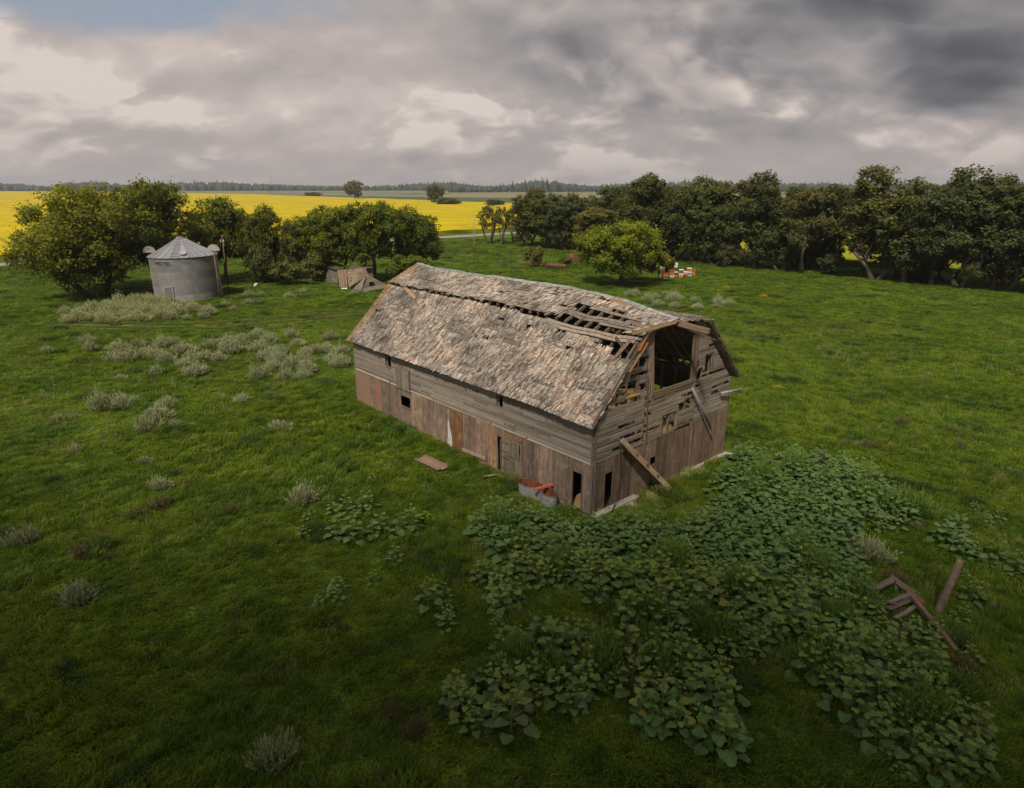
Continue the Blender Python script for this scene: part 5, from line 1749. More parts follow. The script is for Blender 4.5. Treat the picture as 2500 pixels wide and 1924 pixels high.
wheel(Vector((10.35, 118.9, 0.42)) - ML, (0.86, -0.5, 0), 0.45, MA)
wheel(Vector((6.2, 121.2, 0.42)) - ML, (0.86, -0.5, 0), 0.45, MA)
beam('drawbar', Vector((1.4, 119.7, 0.35)) - ML, Vector((5.6, 121.1, 0.72)) - ML, 0.14, 0.12, MA, (0.7, 0.45, 0.35))
beam('drawbar', Vector((1.5, 119.9, 0.50)) - ML, Vector((4.0, 120.7, 0.45)) - ML, 0.20, 0.10, MA, (0.6, 0.4, 0.3))
obj('seed_box', MB().box(-0.35, 0.45, -0.25, 0.25, 0.05, 0.45, M=Matrix.Translation(Vector((1.75, 119.75, 0.08)) - ML) @ Matrix.Rotation(0.3, 4, 'Z')).build('seed_box'), M_rust, MA)
obj('bracket', MB().box(-0.10, 0.10, -0.08, 0.08, 0.1, 1.15, M=Matrix.Translation(Vector((5.42, 120.9, 0)) - ML) @ Matrix.Rotation(0.1, 4, 'Y')).box(-0.22, 0.2, -0.06, 0.06, 0.65, 0.8, M=Matrix.Translation(Vector((5.42, 120.9, 0)) - ML)).build('bracket'), M_rust, MA, color=(2.6, 1.6, 0.8))
for k in range(9):
    f_ = 0.06 + k * 0.11
    p = a.lerp(b, f_)
    obj('tine', MB().tube([p + Vector((0, -0.3, -0.1)), p + Vector((0.05, -0.52, -0.3)), p + Vector((0.05, -0.45, -0.5))], 0.022, 4).build('tine'), M_rust, MA)
tk = empty('rusty_tank', (12.4, 131.0, 0.62), (0, 0.2, 0.55))
tag(tk, 'rusty round tank end beyond the seed drill left of the yard tree', 'tank')
obj('shell', MB().tube([(0, -0.7, 0), (0, 0.9, 0)], 0.98, 20).build('shell', True), M_rust, tk, color=(1.3, 1.1, 1.1))
obj('end_ring', MB().tube([(0, -0.76, 0), (0, -0.70, 0)], 1.02, 20).build('end_ring'), M_rust, tk, color=(1.5, 1.3, 1.2))
up = empty('utility_pole', (-8.5, 148.9, 0))
tag(up, 'thin bare utility pole in the yard behind the barn', 'pole')
obj('pole', MB().tube([(0, 0, -0.3), (0, 0, 4), (0.1, 0, 8.1)], [0.13, 0.11, 0.08], 8).build('pole', True), M_beam, up, color=(1.4, 1.4, 1.35))
obj('pole_cap', MB().tube([(0.1, 0, 8.1), (0.1, 0, 8.25)], [0.10, 0.05], 8).build('pole_cap'), M_galv, up)
# ------------------------------------------------------------------ things against the barn
TA = Vector(bw(-0.62, 2.9, 0.0))
TK = empty('stock_tank', (TA.x, TA.y, 0.0), (0, 0, math.atan2(0.746, -0.666)))
tag(TK, 'pinched galvanised stock tank with rusty inside beside the barn wall', 'trough')


def outline(sc_, n=56):
    pts = []
    for k in range(n):
        th = 2 * math.pi * k / n
        x = 1.22 * math.cos(th)
        wv = 0.37 * (1 - 0.52 * math.exp(-((x + 0.1) / 0.36) ** 2)) + (0.06 if x > 0.3 else 0)
        pts.append((x * (1 - (1 - sc_) * 0.4), wv * math.copysign(abs(math.sin(th)) ** 0.75, math.sin(th)) * sc_ + 0.16 * math.exp(-((x + 0.1) / 0.5) ** 2) * -1))
    return pts


def ring_mesh(name, levels, close_bottom=None):
    V, F = [], []
    n = 56
    for sc_, z_ in levels:
        V += [(x, y, z_) for x, y in outline(sc_, n)]
    for j in range(len(levels) - 1):
        for k in range(n):
            F.append((j * n + k, j * n + (k + 1) % n, (j + 1) * n + (k + 1) % n, (j + 1) * n + k))
    if close_bottom is not None:
        F.append(tuple(close_bottom * n + k for k in range(n)))
    return mesh(name, V, F, False)


lv = [(0.95, -0.05), (0.97, 0.16), (0.985, 0.17), (0.985, 0.20), (0.97, 0.21), (0.98, 0.36), (1.0, 0.37), (1.0, 0.40), (0.98, 0.41), (0.99, 0.52), (1.0, 0.60)]
obj('tank_wall', ring_mesh('tank_wall', lv), M_galv, TK, color=(1.25, 1.28, 1.3))
obj('tank_inside', ring_mesh('tank_inside', [(0.985, 0.60), (0.95, 0.3), (0.92, 0.04)], 2), M_rust, TK, color=(1.25, 1.1, 1.0))
rim = MB().tube([(x, y, 0.605) for x, y in outline(1.0)] + [(outline(1.0)[0][0], outline(1.0)[0][1], 0.605)], 0.022, 5, cap=False)
obj('tank_rim', rim.build('tank_rim', True), M_rust, TK, color=(1.1, 0.9, 0.9))
p0, p1 = bw(-1.02, 2.78, 0.66), bw(-0.08, 2.42, 0.76)
tag(obj('red_plank', UBEAM[0], None, None, beam_matrix(p0, p1, 0.10, 0.12), (2.3, 0.75, 0.55)), 'red painted plank lying across the stock tank', 'plank')
# hanging white cloth
V, F = [], []
for j in range(13):
    f_ = j / 12
    z_ = 2.35 - 2.2 * f_
    wd = 0.02 if f_ < 0.28 else 0.06 + 0.20 * (f_ - 0.28) / 0.72
    for i in range(7):
        g = i / 6 - 0.5
        V.append(bw(-0.07 - 0.03 * math.sin(i * 2.1 + j * 0.5) - 0.02 * f_, 10.74 + g * wd * 2 + 0.05 * math.sin(j * 0.6) * f_, z_ + (0.08 * math.sin(i * 1.9) if j == 12 else 0)))
for j in range(12):
    for i in range(6):
        k = j * 7 + i
        F.append((k, k + 1, k + 8, k + 7))
tag(obj('torn_cloth', mesh('torn_cloth', V, F, True), M_cloth), 'torn white cloth hanging from a seam of the barn wall', 'cloth')
p0, p1 = bw(-0.12, 9.5, 0.38), bw(-0.12, 7.45, 0.48)
tag(obj('low_plank', UB[1], None, None, beam_matrix(p0, p1, 0.20, 0.05), (1.15, 1.1, 1.0)), 'grey plank set edgewise low against the barn wall', 'plank')
# weathered board sheet in the grass
bs = empty('board_sheet', bw(-2.1, 9.6, 0.05), (0, 0, math.atan2(0.746, -0.666) + 0.05))
tag(bs, 'reddish brown board sheet lying flat in the grass', 'board')
for k in range(4):
    obj('plank', UB[k], None, bs, axes((1, 0, 0), (0, 1, 0), (0, 0, 1), (-1.05 + rng.uniform(-.1, .1), -0.40 + k * 0.205, 0.06), (2.1, 0.20, 0.03)), (0.95, 0.68, 0.6))
for lab, p0, p1 in (('pale bent plank lying in grass before the stable door, left piece', bw(-1.15, 6.4, 0.12), bw(-0.55, 5.95, 0.20)), ('pale plank lying in grass before the stable door, right piece', bw(-0.5, 5.95, 0.18), bw(-0.5, 5.0, 0.08))):
    tag(obj('grass_plank', UB[2], None, None, beam_matrix(p0, p1, 0.20, 0.05, upv=(1, 0.3, 0)), (1.5, 1.3, 1.1)), lab, 'plank', 'planks in the grass by the stable door')
# barn conveyor / ladder leaning on the gable
CV = empty('conveyor', (0, 0, 0))
tag(CV, 'old timber conveyor leaning down from the gable siding', 'conveyor')
c0, c1 = bw(1.40, -0.16, 3.55), bw(4.85, -0.60, 0.16)
sd = (c1 - c0).normalized().cross(Vector((0, 0, 1))).normalized()
obj('side_rail', UBEAM[1], None, CV, beam_matrix(c0 - sd * 0.20, c1 - sd * 0.20, 0.26, 0.05), (1.8, 1.25, 0.7) )
obj('side_rail', UBEAM[2], None, CV, beam_matrix(c0.lerp(c1, 0.02) + sd * 0.20, c1 + sd * 0.20, 0.26, 0.05), (2.0, 1.85, 1.65))
for f_ in (0.30, 0.52, 0.74):
    p = c0.lerp(c1, f_)
    obj('cleat', UBEAM[3], None, CV, beam_matrix(p - sd * 0.28 + Vector((0, 0, 0.08)), p + sd * 0.30 + Vector((0, 0, 0.08)), 0.10, 0.12), (1.3, 0.95, 0.6))
obj('trough_floor', UB[4], None, CV, beam_matrix(c0.lerp(c1, 0.05), c1, 0.36, 0.03, upv=sd), (0.9, 0.68, 0.42))
obj('chain_box', MB().box(-0.1, 0.1, -0.1, 0.1, -0.12, 0.16, M=Matrix.Translation(c0.lerp(c1, 0.50))).build('chain_box'), M_rust, CV, color=(1.4, 1.2, 1.0))
for lab, p0, p1 in (('long grey pipe hanging slantwise down the gable face', bw(7.10, -0.20, 4.72), bw(9.20, -0.30, 1.95)), ('short pale pipe jutting past the right gable corner', bw(9.95, -0.20, 3.84), bw(11.72, -0.35, 3.72))):
    po = empty('pipe', p0)
    tag(po, lab, 'pipe', 'grey pipes on the gable')
    obj('pipe_length', MB().tube([Vector((0, 0, 0)), p1 - p0], 0.065, 10).build('pipe_length', True), M_pipe, po)
    obj('pipe_end', MB().tube([(p1 - p0) * 0.97, p1 - p0 + (p1 - p0).normalized() * 0.03], 0.078, 10).build('pipe_end'), M_pipe, po, color=(0.85, 0.85, 0.85))
hs = MB().tube([bw(1.62, -0.12, 3.4), bw(1.72, -0.14, 2.6), bw(1.80, -0.14, 1.6), bw(1.62, -0.18, 0.85), bw(1.25, -0.3, 0.25), bw(0.75, -0.5, 0.02), bw(0.55, -0.62, -0.08)], 0.028, 6)
tag(obj('hose', hs.build('hose', True), M_hose), 'black hose hanging from the gable to the concrete footing', 'hose')

# ------------------------------------------------------------------ broken woodwork and post in the weeds
PO = empty('fence_post', (14.85, 19.16, 0), (0, 0, 0))
tag(PO, 'leaning weathered round fence post at the right', 'post')
obj('post_shaft', MB().tube([(-0.03, -0.02, -0.3), (0.08, 0.05, 0.3), (0.22, 0.11, 0.75), (0.37, 0.17, 1.25), (0.50, 0.24, 1.65), (0.61, 0.30, 2.02)], [0.15, 0.135, 0.14, 0.12, 0.13, 0.105], 9).build('post_shaft', True), M_beam, PO, color=(1.0, 0.92, 0.84))
obj('post_top', MB().tube([(0.605, 0.297, 2.01), (0.625, 0.305, 2.08)], [0.105, 0.06], 9).build('post_top'), M_beam, PO, color=(1.8, 1.2, 0.7))
GT = empty('broken_gate', (14.0, 20.0, 0))
tag(GT, 'broken heap of old gate boards sunk in the weeds', 'gate')
GL = Vector((14.0, 20.0, 0))
for p0, p1, wd, tn in (((13.25, 20.25, 0.40), (14.38, 20.95, 0.40), 0.30, (0.85, 0.76, 0.68)), ((14.20, 20.95, 0.42), (14.50, 19.95, 0.40), 0.22, (0.85, 0.76, 0.68)), ((14.36, 20.15, 0.44), (14.52, 19.42, 0.40), 0.16, (1.25, 0.85, 0.44)),
                       ((13.25, 19.36, 0.46), (14.45, 20.02, 0.40), 0.20, (0.95, 0.85, 0.85)), ((13.10, 19.12, 0.38), (14.35, 19.72, 0.40), 0.24, (1.1, 0.88, 0.68)), ((13.15, 18.72, 0.30), (14.15, 19.30, 0.34), 0.18, (1.15, 1.0, 0.9))):
    beam('gate_board', Vector(p0) - GL, Vector(p1) - GL, wd, 0.05, GT, tuple(c_ * q_ for c_, q_ in zip(tn, (0.80, 0.84, 0.90))), upv=(0.4, -0.9, 0.2), me=rng.choice(UBR))
for p in ((14.3, 20.7), (14.35, 19.75), (13.4, 19.3)):
    beam('gate_post', Vector((p[0], p[1], -0.2)) - GL, Vector((p[0], p[1], 0.47)) - GL, 0.12, 0.12, GT, (0.9, 0.8, 0.7), upv=(1, 0, 0))
tag(obj('fallen_rail', UBEAM[3], None, None, beam_matrix((14.10, 19.52, 0.62), (14.28, 17.25, 0.16), 0.14, 0.10, upv=(1, 0, 0)), (0.85, 0.72, 0.58)), 'long fallen rail slanting through the weeds below the post', 'rail')

# ------------------------------------------------------------------ far small things
PY = empty('transmission_tower', (-784, 1610, 0))
tag(PY, 'thin lattice transmission tower at the far edge of the canola', 'tower')
for sx, sy in ((-1, -1), (1, -1), (-1, 1), (1, 1)):
    obj('tower_leg', MB().tube([(sx * 3.6, sy * 3.6, -0.5), (sx * 0.7, sy * 0.7, 22), (sx * 0.4, sy * 0.4, 29)], [0.28, 0.24, 0.16], 4).build('tower_leg'), M_beam, PY, color=(1.9, 1.8, 1.7))
for k in range(6):
    z0, z1 = k * 4.2, k * 4.2 + 4.2
    w0, w1 = 3.6 - z0 * 0.132, 3.6 - z1 * 0.132
    for s_ in (-1, 1):
        obj('lattice_bar', MB().tube([(-w0, s_ * w0, z0), (w1, s_ * w1, z1)], 0.11, 4).tube([(w0, s_ * w0, z0), (-w1, s_ * w1, z1)], 0.11, 4).build('lattice_bar'), M_beam, PY, color=(1.8, 1.7, 1.6))
for zz, ww in ((24.5, 4.0), (28.0, 2.6)):
    obj('cross_arm', MB().box(-ww, ww, -0.2, 0.2, zz, zz + 0.35).build('cross_arm'), M_beam, PY, color=(1.8, 1.7, 1.6))
RM = empty('radio_mast', (-774, 2175, 0))
tag(RM, 'hair-thin radio mast above the far woods', 'mast')
obj('mast_tube', MB().tube([(0, 0, 0), (0, 0, 50)], [0.5, 0.4], 6).build('mast_tube'), M_rust, RM)
obj('mast_tip', MB().tube([(0, 0, 50), (0, 0, 56)], [0.2, 0.1], 5).build('mast_tip'), M_rust, RM)
for k in range(8):
    x = -905 + k * 11.5
    fb = empty('far_grain_bin', (x, 2480, 0))
    tag(fb, 'tiny white grain bin in the row before the far woods', 'grain bin', 'row of white bins before the far woods')
    obj('bin_wall', MB().tube([(0, 0, -0.3), (0, 0, 6.5)], 4.0, 12).build('bin_wall', True), M_white, fb)
    obj('bin_roof', MB().tube([(0, 0, 6.5), (0, 0, 9.0)], [4.3, 0.4], 12).build('bin_roof', True), M_white, fb)
for (x, y, lab) in ((-700, 2050, 'pale far pole below the radio mast'), (-340, 1700, 'pale far pole left of the lone round tree'), (-60, 1500, 'pale far pole between the two lone trees'), (330, 1450, 'pale far pole above the first windbreak tree')):
    fp = empty('far_pole', (x, y, 0))
    tag(fp, lab, 'pole', 'poles in the far fields')
    obj('pole', MB().tube([(0, 0, -0.3), (0, 0, 13)], [0.3, 0.22], 5).build('pole'), M_beam, fp, color=(2.2, 2.1, 2.0))
    obj('cross_arm', MB().box(-1.6, 1.6, -0.12, 0.12, 11.8, 12.15).build('cross_arm'), M_beam, fp, color=(2.2, 2.1, 2.0))

# ------------------------------------------------------------------ scatter tool: one object, many instanced plants
def scatter(name, pts, rots, scls, idx, protos, label, cat):
    pc = bpy.data.collections.new(name + '_kinds')
    for k, (me_, mt_) in enumerate(protos):
        po_ = bpy.data.objects.new('%s_kind_%d' % (name, k), me_)
        if not me_.materials:
            me_.materials.append(mt_)
        pc.objects.link(po_)
    me_ = bpy.data.meshes.new(name)
    n = len(pts)
    me_.vertices.add(n)
    me_.vertices.foreach_set('co', np.asarray(pts, np.float32).ravel())
    at = me_.attributes.new('rot', 'FLOAT_VECTOR', 'POINT')
    at.data.foreach_set('vector', np.asarray(rots, np.float32).ravel())
    at = me_.attributes.new('scl', 'FLOAT_VECTOR', 'POINT')
    at.data.foreach_set('vector', np.asarray(scls, np.float32).ravel())
    at = me_.attributes.new('idx', 'INT', 'POINT')
    at.data.foreach_set('value', np.asarray(idx, np.int32))
    o = bpy.data.objects.new(name, me_)
    COL.objects.link(o)
    ng = bpy.data.node_groups.new(name + '_scatter', 'GeometryNodeTree')
    ng.interface.new_socket('Geometry', in_out='INPUT', socket_type='NodeSocketGeometry')
    ng.interface.new_socket('Geometry', in_out='OUTPUT', socket_type='NodeSocketGeometry')
    N = ng.nodes
    gi, go_ = N.new('NodeGroupInput'), N.new('NodeGroupOutput')
    ip = N.new('GeometryNodeInstanceOnPoints')
    ci = N.new('GeometryNodeCollectionInfo')
    ci.inputs['Collection'].default_value = pc
    ci.inputs['Separate Children'].default_value = True
    ci.inputs['Reset Children'].default_value = True
    ip.inputs['Pick Instance'].default_value = True
    ng.links.new(gi.outputs[0], ip.inputs['Points'])
    ng.links.new(ci.outputs[0], ip.inputs['Instance'])
    for nm, typ, sock in (('rot', 'FLOAT_VECTOR', 'Rotation'), ('scl', 'FLOAT_VECTOR', 'Scale'), ('idx', 'INT', 'Instance Index')):
        na = N.new('GeometryNodeInputNamedAttribute')
        na.data_type = typ
        na.inputs['Name'].default_value = nm
        src = [s_ for s_ in na.outputs if s_.enabled and s_.name == 'Attribute'][0]
        ng.links.new(src, ip.inputs[sock])
    ng.links.new(ip.outputs[0], go_.inputs[0])
    md = o.modifiers.new('scatter', 'NODES')
    md.node_group = ng
    return tag(o, label, cat, kind='stuff')


def in_poly(x, y, poly):
    x = np.asarray(x)
    y = np.asarray(y)
    ins = np.zeros(x.shape, bool)
    n = len(poly)
    for i in range(n):
        x0, y0 = poly[i][:2]
        x1, y1 = poly[(i + 1) % n][:2]
        cnd = ((y0 > y) != (y1 > y))
        with np.errstate(divide='ignore', invalid='ignore'):
            xi = (x1 - x0) * (y - y0) / (y1 - y0 + 1e-12) + x0
        ins ^= cnd & (x < xi)
    return ins


# ------------------------------------------------------------------ wormwood (pale grey-green tufts)
def make_sage(seed, n=150, hgt_=0.85, spread=0.55):
    """fine upright sprays, uneven in height, thinning to stray stems at the rim"""
    r = np.random.RandomState(seed)
    V, F, T = [], [], []
    lob = [(r.uniform(-0.5, 0.5) * spread, r.uniform(-0.5, 0.5) * spread, r.uniform(0.6, 1.15)) for _ in range(4)]
    for k in range(n):
        a = r.uniform(0, 6.283)
        q = r.rand() ** 0.7 * (1.35 if r.rand() < 0.15 else 1.0)
        lx, ly, lh = lob[r.randint(4)]
        b = np.array([lx + math.cos(a) * q * spread * 0.45, ly + math.sin(a) * q * spread * 0.45, 0])
        lean = np.array([math.cos(a) * q * spread * 0.5, math.sin(a) * q * spread * 0.5, hgt_ * lh * r.uniform(0.5, 1.05) * (1.05 - 0.5 * min(q, 1.0))])
        tv = r.uniform(0.15, 1.0)
        for j in range(8):
            f0 = 0.22 + 0.78 * j / 8
            p = b + lean * f0 + r.normal(size=3) * 0.012
            d = lean / np.linalg.norm(lean) * 0.135 + r.normal(size=3) * 0.035
            s_ = np.cross(d, r.normal(size=3))
            s_ = s_ / (np.linalg.norm(s_) + 1e-9) * 0.013
            o_ = len(V)
            V += [p - s_, p + d * 0.5 - s_ * 1.1, p + d, p + d * 0.5 + s_ * 1.1]
            F.append((o_, o_ + 1, o_ + 2, o_ + 3))
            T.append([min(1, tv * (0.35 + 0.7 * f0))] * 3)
    return mesh('leaves', V, F, False, T)


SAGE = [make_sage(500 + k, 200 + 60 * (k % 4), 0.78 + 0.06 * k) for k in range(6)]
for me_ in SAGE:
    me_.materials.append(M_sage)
stem_me = MB()
for k in range(9):
    a = k * 0.7
    stem_me.tube([(0.03 * math.cos(a), 0.03 * math.sin(a), -0.05), (0.2 * math.cos(a), 0.2 * math.sin(a), 0.5)], [0.014, 0.006], 4, cap=False)
stem_me = stem_me.build('stems')
stem_me.materials.append(M_bark)


def place_sage(x, y, s_, label, group=None, name='wormwood_bush', mat=None, tint=(1, 1, 1), cat='bush', zs=1.0):
    root = empty(name, (x, y, gz(x, y) - 0.02), (0, 0, rng.uniform(0, 6.28)))
    root.scale = (s_ * 1.10, s_ * 1.10, s_ * zs * rng.uniform(0.9, 1.25))
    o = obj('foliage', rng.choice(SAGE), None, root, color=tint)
    if mat:
        o.material_slots[0].link = 'OBJECT'
        o.material_slots[0].material = mat
    obj('stems', stem_me, None, root)
    return tag(root, label, cat, group)


DRIFT = [(-49.4,69.8),(-45.9,69.0),(-43.3,70.6),(-40.6,70.6),(-38.4,71.9),(-38.0,76.4),(-43.2,82.7),(-48.5,86.8),(-51.2,82.7),(-51.1,75.5)]
SAGE_BIN = [(-38.8,76.9,1),(-35.5,74.6,1.3),(-36.7,71.9,0.8),(-35.0,72.3,1),(-36.1,80.5,0.8),(-35.6,86.8,1),(-33.7,81.6,0.8),(-34.0,87.4,0.7),(-30.3,86.8,0.9),(-29.4,90.6,0.8),(-33.7,77.4,0.6),(-52.8,75.5,1)]
SAGE_MID = [(-41.7,56.2,0.8),(-40.2,59.6,1),(-38.5,57.3,0.9),(-36.5,57.9,1.2),(-34.3,53.6,1),(-33.2,53.6,1.2),(-33.4,55.1,0.9),(-35.5,59.6,1),(-32.4,55.7,1),(-31.6,55.1,1),(-33.1,59.0,0.9),(-29.7,54.1,1.1),(-32.3,60.3,0.8),(-29.7,56.8,1.4),(-29.7,57.9,1),(-27.5,52.6,1),(-27.2,53.6,1.2),(-26.8,54.6,1),(-25.3,49.5,1.3),(-28.3,59.0,0.9),(-28.5,60.9,0.8),(-25.7,54.6,1),(-27.8,61.5,1),(-25.2,56.8,1.4),(-25.9,60.3,0.9),(-26.6,62.2,0.8),(-25.9,62.8,0.9),(-25.8,64.2,0.8),(-23.3,57.9,1.2),(-23.6,60.3,1.1),(-22.0,56.8,1.1),(-21.7,54.6,1),(-20.3,53.6,1),(-19.6,53.1,1.1),(-18.8,52.2,1),(-18.0,51.7,1.1),(-17.7,52.6,1.1),(-16.9,50.8,1),(-16.4,50.3,1),(-23.9,62.2,0.9),(-21.5,57.9,0.8),(-21.9,62.8,0.9),(-20.4,59.9,1),(-17.8,57.3,1),(-16.9,57.3,0.9),(-18.0,62.2,0.9),(-15.4,53.6,1),(-16.0,56.8,1),(-14.3,51.7,1),(-15.3,56.8,0.9),(-18.5,56.2,0.8),(-20.0,48.6,1),(-19.6,50.8,0.9),(-20.0,51.7,0.8),(-28.4,49.5,0.8),(-30.7,48.6,0.6),(-17.6,48.2,0.8),(-16.6,49.0,0.8)]
SAGE_LOW = [(-27.1,40.8,1.4,'left half of the broad pale wormwood clump in the left meadow'),(-26.5,41.3,1.3,'right half of the broad pale wormwood clump in the left meadow'),(-23.2,41.1,0.9,'small wormwood tuft just right of the broad left clump'),(-22.5,38.5,1.3,'upper tuft of the wormwood pair below the broad left clump'),(-22.0,36.5,1.2,'lower tuft of the wormwood pair below the broad left clump'),(-20.5,37.0,0.7,'little wormwood sprig right of the lower pair'),(-19.9,37.7,0.5,'tiniest wormwood sprig right of the lower pair'),(-29.1,38.8,0.6,'thin wormwood tuft near the left edge below the broad clump'),(-28.1,39.1,0.4,'wispy wormwood sprig left of the broad clump'),(-14.2,37.0,1.1,'lone wormwood tuft left of the barn wall'),(-20.8,43.4,0.7,'sparse wormwood above the lower pair'),(-18.6,42.1,0.8,'sparse wormwood tuft halfway to the barn corner'),(-17.3,29.1,0.8,'dull wormwood tuft in the dark lower left meadow'),(-19.8,32.0,0.6,'faint wormwood sprig in the dark left meadow'),(-24.7,33.7,0.6,'faint wormwood tuft among brown weeds at left'),(-9.9,27.7,1.2,'tan wormwood bush left of the scattered broad weeds')]
SAGE_BACK = [(16.0,88.0,1),(17.1,89.2,0.9),(17.5,83.8,1.1),(19.1,85.9,1),(21.0,88.0,0.9),(21.1,83.8,1.2),(22.0,85.4,1),(18.2,80.0,1),(20.2,78.6,1),(23.6,82.4,1),(26.2,80.5,1.1),(26.9,79.5,1),(25.2,78.6,0.8),(22.5,77.8,0.9)]
r_ = np.random.RandomState(77)
pts = []
while len(pts) < 70:
    x, y = r_.uniform(-53, -37), r_.uniform(68, 87)
    if in_poly(x, y, DRIFT) and all((x - a) ** 2 + (y - b) ** 2 > 0.9 for a, b in pts) and math.hypot(x + 43.5, y - 87.2) > 4.6:
        pts.append((x, y))
for x, y in pts:
    if y > 80: lab, grp = 'wormwood tuft in the drift tight against the grain bin wall', 'wormwood against the bin wall'
    elif x < -48.3: lab, grp = 'wormwood tuft at the left tip of the drift below the maples', 'left tip of the wormwood drift'
    elif y < 72.2: lab, grp = 'wormwood tuft on the front edge of the drift by the wheel tracks', 'front edge of the wormwood drift'
    elif x > -42: lab, grp = 'wormwood tuft in the right end of the drift below the bin door', 'right end of the wormwood drift'
    else: lab, grp = 'wormwood tuft in the thick middle of the drift below the bin', 'middle of the wormwood drift'
    place_sage(x, y, rng.uniform(0.95, 1.5), lab, grp, tint=(1.1, 1.08, 0.95))
for x, y, s_ in SAGE_BIN:
    place_sage(x, y, s_ * 1.1, 'scattered wormwood tuft right of the grain bin drift', 'wormwood tufts right of the bin')
for x, y, s_ in SAGE_MID:
    if x < -32.8: lab, grp = 'wormwood tuft in the left end of the meadow band below the tracks', 'left end of the wormwood band'
    elif x < -27.9: lab, grp = 'wormwood tuft in the thick left middle of the meadow band', 'left middle of the wormwood band'
    elif x < -22.5: lab, grp = 'wormwood tuft in the centre of the meadow band', 'centre of the wormwood band'
    elif y < 53.8: lab, grp = 'wormwood tuft on the lower right fringe of the meadow band', 'lower right of the wormwood band'
    else: lab, grp = 'wormwood tuft in the right end of the band near the barn eave', 'right end of the wormwood band'
    place_sage(x, y, s_ * 1.15, lab, grp)
for x, y, s_, lab in SAGE_LOW:
    place_sage(x, y, s_ * 1.0, lab, 'single wormwoods in the left meadow', tint=(0.95, 0.95, 0.9))
for x, y, s_ in SAGE_BACK:
    place_sage(x, y, s_ * 1.1, 'wormwood tuft behind the barn roof below the yard tree', 'wormwood tufts behind the barn')
for x, y, s_, lab in ((-15.8, 20.2, 1.0, 'grey bushy wormwood alone in the dark lower left'), (-6.1, 13.0, 0.95, 'grey wormwood cut by the bottom edge'), (-20.5, 23.9, 0.9, 'grey wormwood near the lower left edge'), (14.3, 22.8, 1.2, 'grey-green wormwood above the broken gate boards')):
    place_sage(x, y, s_, lab, 'grey wormwoods in the near meadow', tint=(0.85, 0.86, 0.85))
DRY = [(-16.4,27.0,1.3,'largest brown seed-head patch in the lower left meadow'),(-17.0,26.3,1,'brown seed-head tuft joined to the largest patch'),(-13.0,26.6,0.9,'brown seed-head tuft right of the largest patch'),(-16.1,27.4,0.8,'brown tuft behind the largest patch'),(-17.5,23.0,0.9,'dull brown weed above the lone grey wormwood'),(-16.2,22.8,0.7,'small dull brown weed right above the lone grey wormwood'),(17.2,32.9,1,'brown dock patch at the top edge of the leafy mass'),(24.5,38.0,1.2,'brown dock patch far out in the right meadow'),(25.7,34.4,1,'brown dock patch nearest the right edge'),(20.4,34.7,1,'brown dock tuft beyond the leafy mass'),(26.7,36.6,0.9,'brown dock tuft above the right edge patch'),(17.7,41.2,0.8,'brown dock tuft right of the gable'),(-3.4,14.6,0.8,'pinkish seed head at the bottom left of the leafy clumps'),(-2.8,14.1,0.9,'pinkish seed head cut by the bottom edge'),(14.0,16.5,1,'brown weed at the lower right by the fallen rail'),(17.8,25.5,1.1,'tall brown grass behind the grey wormwood at right'),(16.6,25.7,1,'tall brown grass at the edge of the leafy mass')]
for x, y, s_, lab in DRY:
    place_sage(x, y, s_ * 0.70, lab, 'brown seed-head weeds', 'dry_weed', M_dry, (0.9, 0.95, 0.85), cat='weed', zs=0.75)
place_sage(14.6, 21.5, 0.8, 'heap of dry tan stalks above the broken gate boards', None, 'dry_stalks', M_dry, (1.15, 1.0, 0.95), cat='weed', zs=0.7)
for x, y, lab in ((31.5, 95.0, 'yellow flower clump right of the hives'), (33.8, 86.5, 'yellow flower clump in the meadow below the windbreak'), (-15.6, 61.5, 'yellow flower clump at the wormwood band left of the barn roof'), (19.8, 45.5, 'yellowish weed tuft right of the gable')):
    place_sage(x, y, 0.75, lab, 'yellow flower clumps', 'goldenrod', M_gold, cat='flowers', zs=0.7)
for v, u, s_, lab in ((-0.6, 13.6, 0.8, 'green weed against the foot of the barn long wall'), (3.2, -0.75, 0.75, 'pale weed at the end of the concrete footing'), (4.6, -0.7, 0.8, 'pale weed at the foot of the conveyor'), (7.4, -0.7, 0.95, 'seeding weed under the middle of the gable'), (6.6, -0.6, 0.7, 'smaller seeding weed under the middle of the gable')):
    p = bw(v, u, 0)
    place_sage(p.x, p.y, s_ * 0.8, lab, 'weeds along the barn foot', 'wall_weed', M_weed if u > 5 else M_sage, (1.1, 1.1, 0.8), cat='weed', zs=0.8)


# ------------------------------------------------------------------ broad-leaved weeds
def leaf_mesh(seed):
    r = random.Random(seed)
    n = 22
    V = [(0.0, 0.0, 0.0), (0.0, 0.5, 0.035), (0.0, 1.0, -0.10)]
    F = []
    ring = []
    for k in range(n):
        a = -math.pi / 2 + 2 * math.pi * (k + 0.5) / n
        # heart-shaped, shallowly three-lobed outline with toothed edge
        c = math.sin(a)
        rad = 0.49 + 0.035 * math.cos(3 * (a - math.pi / 2)) + (0.022 if k % 2 else -0.022) + r.uniform(-0.02, 0.02)
        x = math.cos(a) * rad * 1.02
        y = 0.47 + c * rad * 0.98
        if c < -0.8: y += 0.16
        if c > 0.85: y += 0.08
        z_ = -0.42 * x * x - 0.30 * max(0, y - 0.5) ** 2 + 0.10 * abs(x) + r.uniform(-0.035, 0.035)
        ring.append(len(V))
        V.append((x, y, z_))
    for k in range(n):
        F.append((1, ring[k], ring[(k + 1) % n]))
    tv = [[r.uniform(0.2, 0.75)] * 3 for _ in F]
    return mesh('leaf', V[:2] + V[2:], F, True, tv)


